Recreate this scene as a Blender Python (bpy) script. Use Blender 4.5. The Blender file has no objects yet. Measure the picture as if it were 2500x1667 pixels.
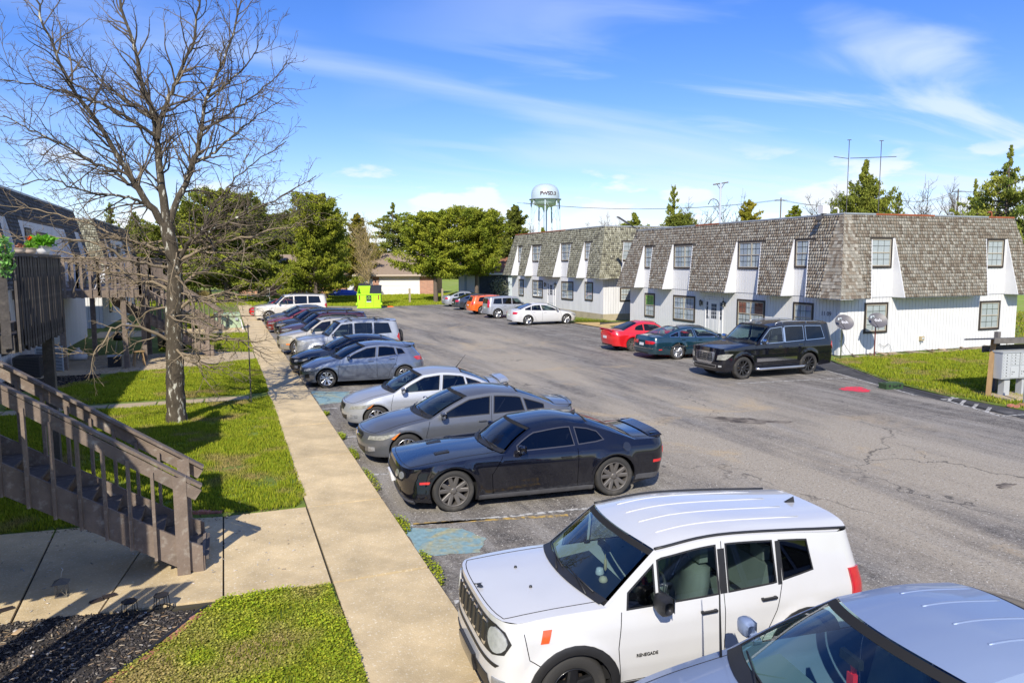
import bpy, bmesh, math, random
import numpy as np
from mathutils import Vector, Matrix, Euler
from mathutils.geometry import delaunay_2d_cdt

random.seed(7); rng = np.random.default_rng(11)
R = math.radians
scene = bpy.context.scene
COL = scene.collection

# ------------------------------------------------------------------ camera
CAM_H = 4.2
cam_d = bpy.data.cameras.new('camera'); cam = bpy.data.objects.new('camera', cam_d); COL.objects.link(cam)
cam_d.sensor_width = 36.0; cam_d.lens = 1800.0/2500.0*36.0
cam_d.clip_start = 0.1; cam_d.clip_end = 3000.0
_h, _p, _r = R(21.25), math.atan((833.5-641.0)/1800.0), R(0.25)
_f = Vector((math.sin(_h)*math.cos(_p), math.cos(_h)*math.cos(_p), -math.sin(_p)))
_x = Vector((math.cos(_h), -math.sin(_h), 0)); _u = _x.cross(_f)
_x, _u = _x*math.cos(_r) - _u*math.sin(_r), _x*math.sin(_r) + _u*math.cos(_r)
cam.matrix_world = Matrix((( _x.x, _u.x, -_f.x, 0), (_x.y, _u.y, -_f.y, 0), (_x.z, _u.z, -_f.z, CAM_H), (0,0,0,1)))
scene.camera = cam

# ------------------------------------------------------------------ sun and sky
SUN_AZ = R(29.0); SUN_EL = R(37.0)        # light travels towards (+sin, +cos) of SUN_AZ
sd = bpy.data.lights.new('sun', 'SUN'); sun = bpy.data.objects.new('sun', sd); COL.objects.link(sun)
sd.energy = 4.6; sd.angle = R(0.5); sd.color = (1.0, 0.93, 0.80)
ldir = Vector((math.sin(SUN_AZ)*math.cos(SUN_EL), math.cos(SUN_AZ)*math.cos(SUN_EL), -math.sin(SUN_EL)))
sun.rotation_euler = ldir.to_track_quat('-Z', 'Y').to_euler()
sun.location = (0, -20, 30)
world = bpy.data.worlds.new('World'); scene.world = world; world.use_nodes = True
def build_world():
    nt = world.node_tree; nt.nodes.clear(); N = nt.nodes; Lk = nt.links
    def nd(t, **k):
        n = N.new(t)
        for a, b in k.items(): setattr(n, a, b)
        return n
    out = nd('ShaderNodeOutputWorld'); bg = nd('ShaderNodeBackground'); bg.inputs['Strength'].default_value = 0.116
    sky = nd('ShaderNodeTexSky', sky_type='NISHITA'); sky.sun_disc = False
    sky.sun_elevation = SUN_EL; sky.sun_rotation = math.atan2(-math.sin(SUN_AZ), -math.cos(SUN_AZ))
    sky.altitude = 350; sky.air_density = 1.15; sky.dust_density = 0.15; sky.ozone_density = 4.0
    hsv = nd('ShaderNodeHueSaturation'); hsv.inputs['Saturation'].default_value = 1.25; hsv.inputs['Value'].default_value = 1.05; hsv.inputs['Hue'].default_value = 0.509
    tn = nd('ShaderNodeMix', data_type='RGBA'); tn.blend_type = 'MULTIPLY'; tn.inputs['Factor'].default_value = 1.0; tn.inputs['B'].default_value = (0.97, 0.93, 1.08, 1)
    Lk.new(sky.outputs[0], tn.inputs['A']); Lk.new(tn.outputs['Result'], hsv.inputs['Color'])
    tc = nd('ShaderNodeTexCoord'); sep = nd('ShaderNodeSeparateXYZ'); Lk.new(tc.outputs['Generated'], sep.inputs[0])
    def m(op, a, b=None, c=None, clamp=False):
        n = nd('ShaderNodeMath', operation=op, use_clamp=clamp)
        for i, q in enumerate((a, b, c)):
            if q is None: continue
            if isinstance(q, (int, float)): n.inputs[i].default_value = q
            else: Lk.new(q, n.inputs[i])
        return n.outputs[0]
    X, Y, Z = sep.outputs
    zc = m('MAXIMUM', Z, 0.02)
    # high thin cirrus: direction projected on a flat layer, streaks stretched one way
    px = m('DIVIDE', X, m('ADD', zc, 0.12)); py = m('DIVIDE', Y, m('ADD', zc, 0.12))
    cmb = nd('ShaderNodeCombineXYZ'); Lk.new(px, cmb.inputs[0]); Lk.new(py, cmb.inputs[1])
    mp = nd('ShaderNodeMapping'); mp.inputs['Rotation'].default_value = (0, 0, R(24)); mp.inputs['Scale'].default_value = (0.36, 1.0, 1)
    mp.inputs['Location'].default_value = (2.6, 1.75, 0)
    Lk.new(cmb.outputs[0], mp.inputs[0])
    n1 = nd('ShaderNodeTexNoise'); n1.inputs['Scale'].default_value = 0.95; n1.inputs['Detail'].default_value = 5.0; n1.inputs['Roughness'].default_value = 0.46; n1.inputs['Distortion'].default_value = 0.9
    Lk.new(mp.outputs[0], n1.inputs['Vector'])
    r1 = nd('ShaderNodeMapRange'); r1.interpolation_type = 'SMOOTHSTEP'
    r1.inputs['From Min'].default_value = 0.45; r1.inputs['From Max'].default_value = 0.68; Lk.new(n1.outputs['Fac'], r1.inputs['Value'])
    n2 = nd('ShaderNodeTexNoise'); n2.inputs['Scale'].default_value = 0.36; n2.inputs['Detail'].default_value = 2.0
    Lk.new(cmb.outputs[0], n2.inputs['Vector'])
    side = m('ADD', m('MULTIPLY', X, 0.70), 0.52, clamp=True)          # more cloud to the right of the lot
    mpb = nd('ShaderNodeMapping'); mpb.inputs['Rotation'].default_value = (0, 0, R(52)); mpb.inputs['Scale'].default_value = (0.42, 1.15, 1); mpb.inputs['Location'].default_value = (4.1, 0.35, 0)
    Lk.new(cmb.outputs[0], mpb.inputs[0]); n1b = nd('ShaderNodeTexNoise'); n1b.inputs['Scale'].default_value = 1.25; n1b.inputs['Detail'].default_value = 6.0; n1b.inputs['Roughness'].default_value = 0.5; n1b.inputs['Distortion'].default_value = 1.2
    Lk.new(mpb.outputs[0], n1b.inputs['Vector']); r1b = nd('ShaderNodeMapRange'); r1b.interpolation_type = 'SMOOTHSTEP'; r1b.inputs['From Min'].default_value = 0.42; r1b.inputs['From Max'].default_value = 0.62; Lk.new(n1b.outputs['Fac'], r1b.inputs['Value'])
    cir = m('MAXIMUM', m('MULTIPLY', m('MULTIPLY', r1.outputs[0], side), .72), m('MULTIPLY', r1b.outputs[0], m('MULTIPLY_ADD', X, 1.5, -.22, clamp=True)))
    # low cumulus near the horizon
    az = m('ARCTAN2', X, Y); cm2 = nd('ShaderNodeCombineXYZ'); Lk.new(m('MULTIPLY', az, 4.6), cm2.inputs[0]); Lk.new(m('MULTIPLY', Z, 13.0), cm2.inputs[1])
    n3 = nd('ShaderNodeTexNoise'); n3.inputs['Scale'].default_value = 1.5; n3.inputs['Detail'].default_value = 7.0; n3.inputs['Roughness'].default_value = 0.5
    Lk.new(cm2.outputs[0], n3.inputs['Vector'])
    hm = nd('ShaderNodeMapRange'); hm.inputs['From Min'].default_value = 0.15; hm.inputs['From Max'].default_value = 0.06; Lk.new(Z, hm.inputs['Value'])
    cu = nd('ShaderNodeMapRange'); cu.interpolation_type = 'SMOOTHSTEP'; cu.inputs['From Min'].default_value = 0.60; cu.inputs['From Max'].default_value = 0.67
    Lk.new(m('MULTIPLY_ADD', hm.outputs[0], 0.13, n3.outputs['Fac']), cu.inputs['Value'])
    cum = m('MULTIPLY', cu.outputs[0], m('MULTIPLY', hm.outputs[0], 2.0, clamp=True))
    mix1 = nd('ShaderNodeMix', data_type='RGBA'); Lk.new(m('MULTIPLY', cir, 0.80, clamp=True), mix1.inputs['Factor'])
    Lk.new(hsv.outputs[0], mix1.inputs['A']); mix1.inputs['B'].default_value = (5.4, 6.2, 7.4, 1)
    mix2 = nd('ShaderNodeMix', data_type='RGBA'); Lk.new(m('MULTIPLY', cum, 0.85, clamp=True), mix2.inputs['Factor'])
    Lk.new(mix1.outputs['Result'], mix2.inputs['A']); mix2.inputs['B'].default_value = (6.4, 6.7, 7.1, 1)
    Lk.new(mix2.outputs['Result'], bg.inputs['Color']); Lk.new(bg.outputs[0], out.inputs[0])
build_world()
scene.view_settings.view_transform = 'Standard'; scene.view_settings.look = 'None'
scene.view_settings.exposure = 0.42; scene.view_settings.gamma = 1.0; scene.view_settings.use_curve_mapping = False
scene.render.engine = 'CYCLES'; scene.cycles.max_bounces = 8; scene.cycles.transparent_max_bounces = 16

# ------------------------------------------------------------------ object helpers
class MB:
    """collects geometry; build() links it as one mesh object"""
    def __init__(s): s.v = []; s.f = []; s.m = []; s.s = []
    def add(s, verts, faces, mi=0, smooth=False):
        b = len(s.v); s.v.extend([tuple(map(float, p)) for p in verts])
        for f in faces: s.f.append(tuple(b+i for i in f)); s.m.append(mi); s.s.append(smooth)
    def box(s, a, b, mi=0, M=None):
        (x0,y0,z0),(x1,y1,z1) = a, b
        vs = [(x0,y0,z0),(x1,y0,z0),(x1,y1,z0),(x0,y1,z0),(x0,y0,z1),(x1,y0,z1),(x1,y1,z1),(x0,y1,z1)]
        if M is not None: vs = [tuple(M @ Vector(p)) for p in vs]
        s.add(vs, [(0,3,2,1),(4,5,6,7),(0,1,5,4),(1,2,6,5),(2,3,7,6),(3,0,4,7)], mi)
    def hexa(s, vs, mi=0):
        s.add(vs, [(0,3,2,1),(4,5,6,7),(0,1,5,4),(1,2,6,5),(2,3,7,6),(3,0,4,7)], mi)
    def bar(s, p, q, w, h=None, mi=0, up=(0,0,1)):
        h = h or w; p, q = Vector(p), Vector(q); d = (q-p).normalized(); u = Vector(up)
        if abs(d.dot(u)) > .98: u = Vector((1,0,0))
        a = d.cross(u).normalized(); b = a.cross(d).normalized()
        o = [(-w/2,-h/2),(w/2,-h/2),(w/2,h/2),(-w/2,h/2)]
        vs = [p+a*x+b*y for x,y in o] + [q+a*x+b*y for x,y in o]
        s.add(vs, [(3,2,1,0),(4,5,6,7),(0,1,5,4),(1,2,6,5),(2,3,7,6),(3,0,4,7)], mi)
    def tube(s, pts, r, n=8, mi=0, cap=True, smooth=True):
        pts = [Vector(p) for p in pts]; rs = r if isinstance(r, (list, tuple, np.ndarray)) else [r]*len(pts)
        vs = []; prev = None
        for i, p in enumerate(pts):
            d = (pts[min(i+1, len(pts)-1)] - pts[max(i-1, 0)]).normalized()
            a = prev - d*prev.dot(d) if prev is not None else d.cross(Vector((0,0,1)) if abs(d.z) < .9 else Vector((1,0,0)))
            a.normalize(); prev = a; b = d.cross(a)
            for k in range(n):
                t = 2*math.pi*k/n; vs.append(p + (a*math.cos(t)+b*math.sin(t))*rs[i])
        fs = [(i*n+k, i*n+(k+1)%n, (i+1)*n+(k+1)%n, (i+1)*n+k) for i in range(len(pts)-1) for k in range(n)]
        s.add(vs, fs, mi, smooth)
        if cap:
            b0 = len(s.v)-len(vs)
            s.f.append(tuple(b0+k for k in reversed(range(n)))); s.m.append(mi); s.s.append(False)
            s.f.append(tuple(b0+(len(pts)-1)*n+k for k in range(n))); s.m.append(mi); s.s.append(False)
    def lathe(s, prof, n=24, mi=0, axis='z', c=(0,0,0), smooth=True):
        vs = []
        for r_, h in prof:
            for k in range(n):
                t = 2*math.pi*k/n; a, b = r_*math.cos(t), r_*math.sin(t)
                p = (a,b,h) if axis == 'z' else ((a,h,b) if axis == 'y' else (h,a,b))
                vs.append((p[0]+c[0], p[1]+c[1], p[2]+c[2]))
        fs = [(i*n+k, i*n+(k+1)%n, (i+1)*n+(k+1)%n, (i+1)*n+k) for i in range(len(prof)-1) for k in range(n)]
        if axis == 'y': fs = [tuple(reversed(f)) for f in fs]
        s.add(vs, fs, mi, smooth)
    def grid(s, fn, nu, nv, mi=0, smooth=True, flip=False):
        vs = [fn(i/(nu-1), j/(nv-1)) for i in range(nu) for j in range(nv)]
        fs = [(i*nv+j, (i+1)*nv+j, (i+1)*nv+j+1, i*nv+j+1) for i in range(nu-1) for j in range(nv-1)]
        if flip: fs = [tuple(reversed(f)) for f in fs]
        s.add(vs, fs, mi, smooth)
    def prism(s, poly, z0, z1, mi=0):
        n = len(poly); vs = [(x,y,z0) for x,y in poly] + [(x,y,z1) for x,y in poly]
        s.add(vs, [tuple(reversed(range(n))), tuple(range(n,2*n))] + [(i,(i+1)%n,n+(i+1)%n,n+i) for i in range(n)], mi)
    def mesh(s, name, mats):
        me = bpy.data.meshes.new(name); me.from_pydata(s.v, [], s.f)
        mats = mats if isinstance(mats, (list, tuple)) else [mats]
        for m_ in mats: me.materials.append(m_)
        if len(mats) > 1: me.polygons.foreach_set('material_index', s.m)
        if any(s.s): me.polygons.foreach_set('use_smooth', s.s)
        me.update(); return me
    def build(s, name, mats, parent=None, loc=None, rot=None):
        return link(name, s.mesh(name, mats), parent, loc, rot)
def link(name, me, parent=None, loc=None, rot=None):
    o = bpy.data.objects.new(name, me); COL.objects.link(o)
    if parent is not None: o.parent = parent
    if loc is not None: o.location = loc
    if rot is not None: o.rotation_euler = rot
    return o
def tag(o, label=None, cat=None, group=None, kind=None):
    if label: o['label'] = label
    if cat: o['category'] = cat
    if group: o['group'] = group
    if kind: o['kind'] = kind
    return o
def thing(name, label, cat, loc=(0,0,0), rz=0.0, group=None):
    o = bpy.data.objects.new(name, None); COL.objects.link(o); o.location = loc; o.rotation_euler = (0,0,rz)
    o.empty_display_size = .2
    return tag(o, label, cat, group)
def copy_tree(o, parent=None):
    c = o.copy(); COL.objects.link(c)
    if parent is not None: c.parent = parent
    for ch in list(o.children): copy_tree(ch, c)
    return c
def np_mesh(name, V, F, mats, mi=None, smooth=False, colors=None):
    """V (n,3), F (m,k) numpy -> mesh, fast"""
    me = bpy.data.meshes.new(name); n, m_, k = len(V), len(F), F.shape[1]
    me.vertices.add(n); me.vertices.foreach_set('co', V.astype(np.float32).ravel())
    me.loops.add(m_*k); me.loops.foreach_set('vertex_index', F.astype(np.int32).ravel())
    me.polygons.add(m_); me.polygons.foreach_set('loop_start', np.arange(0, m_*k, k, dtype=np.int32))
    me.polygons.foreach_set('loop_total', np.full(m_, k, dtype=np.int32))
    for q in (mats if isinstance(mats, (list,tuple)) else [mats]): me.materials.append(q)
    if mi is not None: me.polygons.foreach_set('material_index', mi.astype(np.int32))
    if smooth: me.polygons.foreach_set('use_smooth', np.ones(m_, dtype=bool))
    me.update(calc_edges=True)
    if colors is not None:
        a = me.color_attributes.new('Col', 'FLOAT_COLOR', 'POINT')
        a.data.foreach_set('color', colors.astype(np.float32).ravel())
    return me
def text_mesh(body, size, depth, mat, align='CENTER', bold=0.0):
    cu = bpy.data.curves.new('lettering', 'FONT'); cu.body = body; cu.size = size; cu.extrude = depth
    cu.align_x = align; cu.align_y = 'CENTER'; cu.offset = bold; cu.resolution_u = 3
    o = bpy.data.objects.new('lettering', cu); COL.objects.link(o)
    dg = bpy.context.evaluated_depsgraph_get(); me = bpy.data.meshes.new_from_object(o.evaluated_get(dg))
    bpy.data.objects.remove(o); bpy.data.curves.remove(cu)
    me.materials.clear(); me.materials.append(mat)
    return me

# ------------------------------------------------------------------ materials
MATS = {}
def mat(name, col, rough=.6, metal=0., spec=.5, coat=0., var=0., vscale=4., bump=0., bscale=40., col2=None, c2scale=3., c2lo=.45, c2hi=.6, stretch=None, objvar=0.0, detail=4., distort=0., alpha=None):
    if name in MATS: return MATS[name]
    m = bpy.data.materials.new(name); MATS[name] = m; m.use_nodes = True
    nt = m.node_tree; N, Lk = nt.nodes, nt.links; b = N['Principled BSDF']
    b.inputs['Roughness'].default_value = rough; b.inputs['Metallic'].default_value = metal
    b.inputs['Specular IOR Level'].default_value = spec; b.inputs['Coat Weight'].default_value = coat; b.inputs['Coat Roughness'].default_value = .03; b.inputs['Coat IOR'].default_value = 1.75 if coat >= 1 else 1.5
    c4 = (*col, 1); b.inputs['Base Color'].default_value = c4; cur = None
    if var or col2 or bump or objvar:
        tc = N.new('ShaderNodeTexCoord'); mp = N.new('ShaderNodeMapping'); Lk.new(tc.outputs['Object'], mp.inputs[0])
        if stretch: mp.inputs['Scale'].default_value = stretch
    if col2:
        n = N.new('ShaderNodeTexNoise'); n.inputs['Scale'].default_value = c2scale; n.inputs['Detail'].default_value = detail; n.inputs['Roughness'].default_value = .6
        n.inputs['Distortion'].default_value = distort
        Lk.new(mp.outputs[0], n.inputs['Vector'])
        r = N.new('ShaderNodeMapRange'); r.inputs['From Min'].default_value = c2lo; r.inputs['From Max'].default_value = c2hi; Lk.new(n.outputs['Fac'], r.inputs['Value'])
        x = N.new('ShaderNodeMix'); x.data_type = 'RGBA'; x.inputs['A'].default_value = c4; x.inputs['B'].default_value = (*col2, 1)
        Lk.new(r.outputs[0], x.inputs['Factor']); cur = x.outputs['Result']
    def mul(fac_out, amt, cur):
        r = N.new('ShaderNodeMapRange'); r.inputs['From Min'].default_value = .25; r.inputs['From Max'].default_value = .75
        r.inputs['To Min'].default_value = 1-amt; r.inputs['To Max'].default_value = 1+amt; Lk.new(fac_out, r.inputs['Value'])
        h = N.new('ShaderNodeHueSaturation'); Lk.new(r.outputs[0], h.inputs['Value'])
        if cur is None: h.inputs['Color'].default_value = c4
        else: Lk.new(cur, h.inputs['Color'])
        return h.outputs[0]
    if var:
        n = N.new('ShaderNodeTexNoise'); n.inputs['Scale'].default_value = vscale; n.inputs['Detail'].default_value = 5; n.inputs['Roughness'].default_value = .65
        Lk.new(mp.outputs[0], n.inputs['Vector']); cur = mul(n.outputs['Fac'], var, cur)
    if objvar:
        oi = N.new('ShaderNodeObjectInfo'); r = N.new('ShaderNodeMapRange'); r.inputs['To Min'].default_value = 1-objvar; r.inputs['To Max'].default_value = 1+objvar
        Lk.new(oi.outputs['Random'], r.inputs['Value']); h = N.new('ShaderNodeHueSaturation'); Lk.new(r.outputs[0], h.inputs['Value'])
        if cur is None: h.inputs['Color'].default_value = c4
        else: Lk.new(cur, h.inputs['Color'])
        cur = h.outputs[0]
    if cur is not None: Lk.new(cur, b.inputs['Base Color'])
    if bump:
        n = N.new('ShaderNodeTexNoise'); n.inputs['Scale'].default_value = bscale; n.inputs['Detail'].default_value = 6; Lk.new(mp.outputs[0], n.inputs['Vector'])
        bp = N.new('ShaderNodeBump'); bp.inputs['Strength'].default_value = bump; bp.inputs['Distance'].default_value = .02
        Lk.new(n.outputs['Fac'], bp.inputs['Height']); Lk.new(bp.outputs[0], b.inputs['Normal'])
    return m
def paint(name, col, metal=0.0, rough=.35, dust=0.04, spec=.5, coat=1.0):
    """car paint: coat over base, faint dust noise"""
    if name in MATS: return MATS[name]
    m = mat(name, col, rough=rough, metal=metal, spec=spec, coat=coat)
    nt = m.node_tree; N, Lk = nt.nodes, nt.links; b = N['Principled BSDF']
    tc = N.new('ShaderNodeTexCoord'); n = N.new('ShaderNodeTexNoise'); n.inputs['Scale'].default_value = 3.; n.inputs['Detail'].default_value = 7
    Lk.new(tc.outputs['Object'], n.inputs['Vector'])
    r = N.new('ShaderNodeMapRange'); r.inputs['From Min'].default_value = .42; r.inputs['From Max'].default_value = .75; r.inputs['To Max'].default_value = dust
    Lk.new(n.outputs['Fac'], r.inputs['Value'])
    x = N.new('ShaderNodeMix'); x.data_type = 'RGBA'; x.inputs['A'].default_value = (*col, 1); x.inputs['B'].default_value = (.30,.27,.23,1)
    Lk.new(r.outputs[0], x.inputs['Factor']); Lk.new(x.outputs['Result'], b.inputs['Base Color'])
    r2 = N.new('ShaderNodeMapRange'); r2.inputs['To Min'].default_value = .015; r2.inputs['To Max'].default_value = .09; Lk.new(n.outputs['Fac'], r2.inputs['Value'])
    Lk.new(r2.outputs[0], b.inputs['Coat Roughness'])
    return m
def glass(name, tint, ior=1.62):
    """car / house glass: sees through a tint, mirrors by Fresnel"""
    if name in MATS: return MATS[name]
    m = bpy.data.materials.new(name); MATS[name] = m; m.use_nodes = True
    nt = m.node_tree; N, Lk = nt.nodes, nt.links; N.clear()
    o = N.new('ShaderNodeOutputMaterial'); t = N.new('ShaderNodeBsdfTransparent'); g = N.new('ShaderNodeBsdfGlossy'); fr = N.new('ShaderNodeFresnel')
    fr.inputs['IOR'].default_value = ior; g.inputs['Roughness'].default_value = .015; g.inputs['Color'].default_value = (1,1,1,1)
    t.inputs['Color'].default_value = (*tint, 1); mx = N.new('ShaderNodeMixShader')
    ge = N.new('ShaderNodeNewGeometry'); iv = N.new('ShaderNodeMath'); iv.operation = 'SUBTRACT'; iv.inputs[0].default_value = 1.0; Lk.new(ge.outputs['Backfacing'], iv.inputs[1])
    mf = N.new('ShaderNodeMath'); mf.operation = 'MULTIPLY'; Lk.new(fr.outputs[0], mf.inputs[0]); Lk.new(iv.outputs[0], mf.inputs[1])
    Lk.new(mf.outputs[0], mx.inputs[0]); Lk.new(t.outputs[0], mx.inputs[1]); Lk.new(g.outputs[0], mx.inputs[2]); Lk.new(mx.outputs[0], o.inputs[0])
    return m
# ------------------------------------------------------------------ car builder
BLACKTRIM = mat('black_trim', (.018,.018,.019), rough=.5, var=.2, vscale=6)
DARKIN = mat('dark_void', (.006,.006,.007), rough=.9)
TYRE = mat('tyre_rubber', (.028,.027,.026), rough=.82, col2=(.075,.068,.058), c2scale=5, c2lo=.5, c2hi=.75)
CHROME = mat('chrome', (.75,.76,.78), rough=.12, metal=1.)
ALLOY = mat('alloy_silver', (.58,.59,.61), rough=.28, metal=.9)
ALLOYD = mat('alloy_dark_bronze', (.13,.12,.11), rough=.45, metal=.4)
ALLOYB = mat('alloy_black', (.014,.014,.015), rough=.3, coat=.4)
BRAKE = mat('brake_disc', (.16,.13,.11), rough=.5, metal=.8)
LENS = mat('headlight_lens', (.40,.41,.41), rough=.12, coat=1., var=.25, vscale=14)
LENSY = mat('headlight_hazed', (.27,.27,.24), rough=.12, coat=.9, var=.45, vscale=16)
LENSD = mat('headlight_dark_lens', (.20,.21,.23), rough=.1, coat=1., var=.5, vscale=16)
AMBER = mat('amber_lens', (.75,.22,.04), rough=.15, coat=1.)
REDL = mat('red_lens', (.50,.012,.015), rough=.12, coat=1., var=.2, vscale=10)
PLATE = mat('plate_white', (.62,.63,.66), rough=.4, var=.25, vscale=30)
SEATG = mat('seat_grey', (.15,.16,.16), rough=.8, var=.15)
SEATD = mat('seat_dark', (.022,.022,.024), rough=.8)
SEATB = mat('seat_beige', (.33,.31,.27), rough=.8, var=.1)
DASH = mat('dashboard_plastic', (.03,.03,.032), rough=.55)
GLS = glass('window_glass_green', (.62,.74,.70)); GLW = glass('windshield_glass', (.50,.62,.62), 1.95); GLD = glass('window_glass_dark', (.10,.11,.12)); GLM = glass('window_glass_medium', (.30,.36,.37))

def smooth_tab(pts, lo, hi, n=220, k=7):
    x = np.linspace(lo, hi, n); p = np.array(pts); y = np.interp(x, p[:,0], p[:,1])
    ker = np.hanning(2*k+3)[1:-1]; ker /= ker.sum(); yp = np.pad(y, k, mode='edge'); return x, np.convolve(yp, ker, 'valid')
def spl(pts, n):
    """smooth curve through a few points, n samples (quadratic / catmull-rom)"""
    p = np.array(pts, float)
    if len(p) == 2: t = np.linspace(0,1,n)[:,None]; return p[0]*(1-t)+p[1]*t
    P = np.vstack([2*p[0]-p[1], p, 2*p[-1]-p[-2]]); out = []
    m = len(p)-1
    for q in np.linspace(0, m, n):
        i = min(int(q), m-1); t = q-i; a,b,c,d = P[i],P[i+1],P[i+2],P[i+3]
        out.append(.5*((2*b)+(-a+c)*t+(2*a-5*b+4*c-d)*t*t+(-a+3*b-3*c+d)*t**3))
    return np.array(out)
def pip(px, py, poly):
    c = np.zeros(len(px), bool); n = len(poly); j = n-1
    for i in range(n):
        xi, yi = poly[i]; xj, yj = poly[j]
        m = ((yi > py) != (yj > py)) & (px < (xj-xi)*(py-yi)/((yj-yi) if yj != yi else 1e-9)+xi)
        c ^= m; j = i
    return c
def dens(poly, h, closed=True):
    out = []; n = len(poly)
    for i in range(n if closed else n-1):
        a = np.array(poly[i]); b = np.array(poly[(i+1)%n]); k = max(1, int(np.ceil(np.linalg.norm(b-a)/h)))
        for t in range(k): out.append(tuple(a+(b-a)*t/k))
    if not closed: out.append(tuple(poly[-1]))
    return out
def inset(poly, d):
    """crude inward offset of a simple polygon"""
    p = np.array(poly); n = len(p); a = 0.5*sum(p[i][0]*p[(i+1)%n][1]-p[(i+1)%n][0]*p[i][1] for i in range(n)); s = 1 if a > 0 else -1
    out = []
    for i in range(n):
        e0 = p[i]-p[i-1]; e1 = p[(i+1)%n]-p[i]; e0 = e0/(np.linalg.norm(e0)+1e-9); e1 = e1/(np.linalg.norm(e1)+1e-9)
        n0 = np.array([-e0[1], e0[0]])*s; n1 = np.array([-e1[1], e1[0]])*s; nn = n0+n1; l = nn.dot(nn)
        out.append(tuple(p[i] + (nn*2/l if l > .35 else nn*1.6)*d))
    return out

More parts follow.
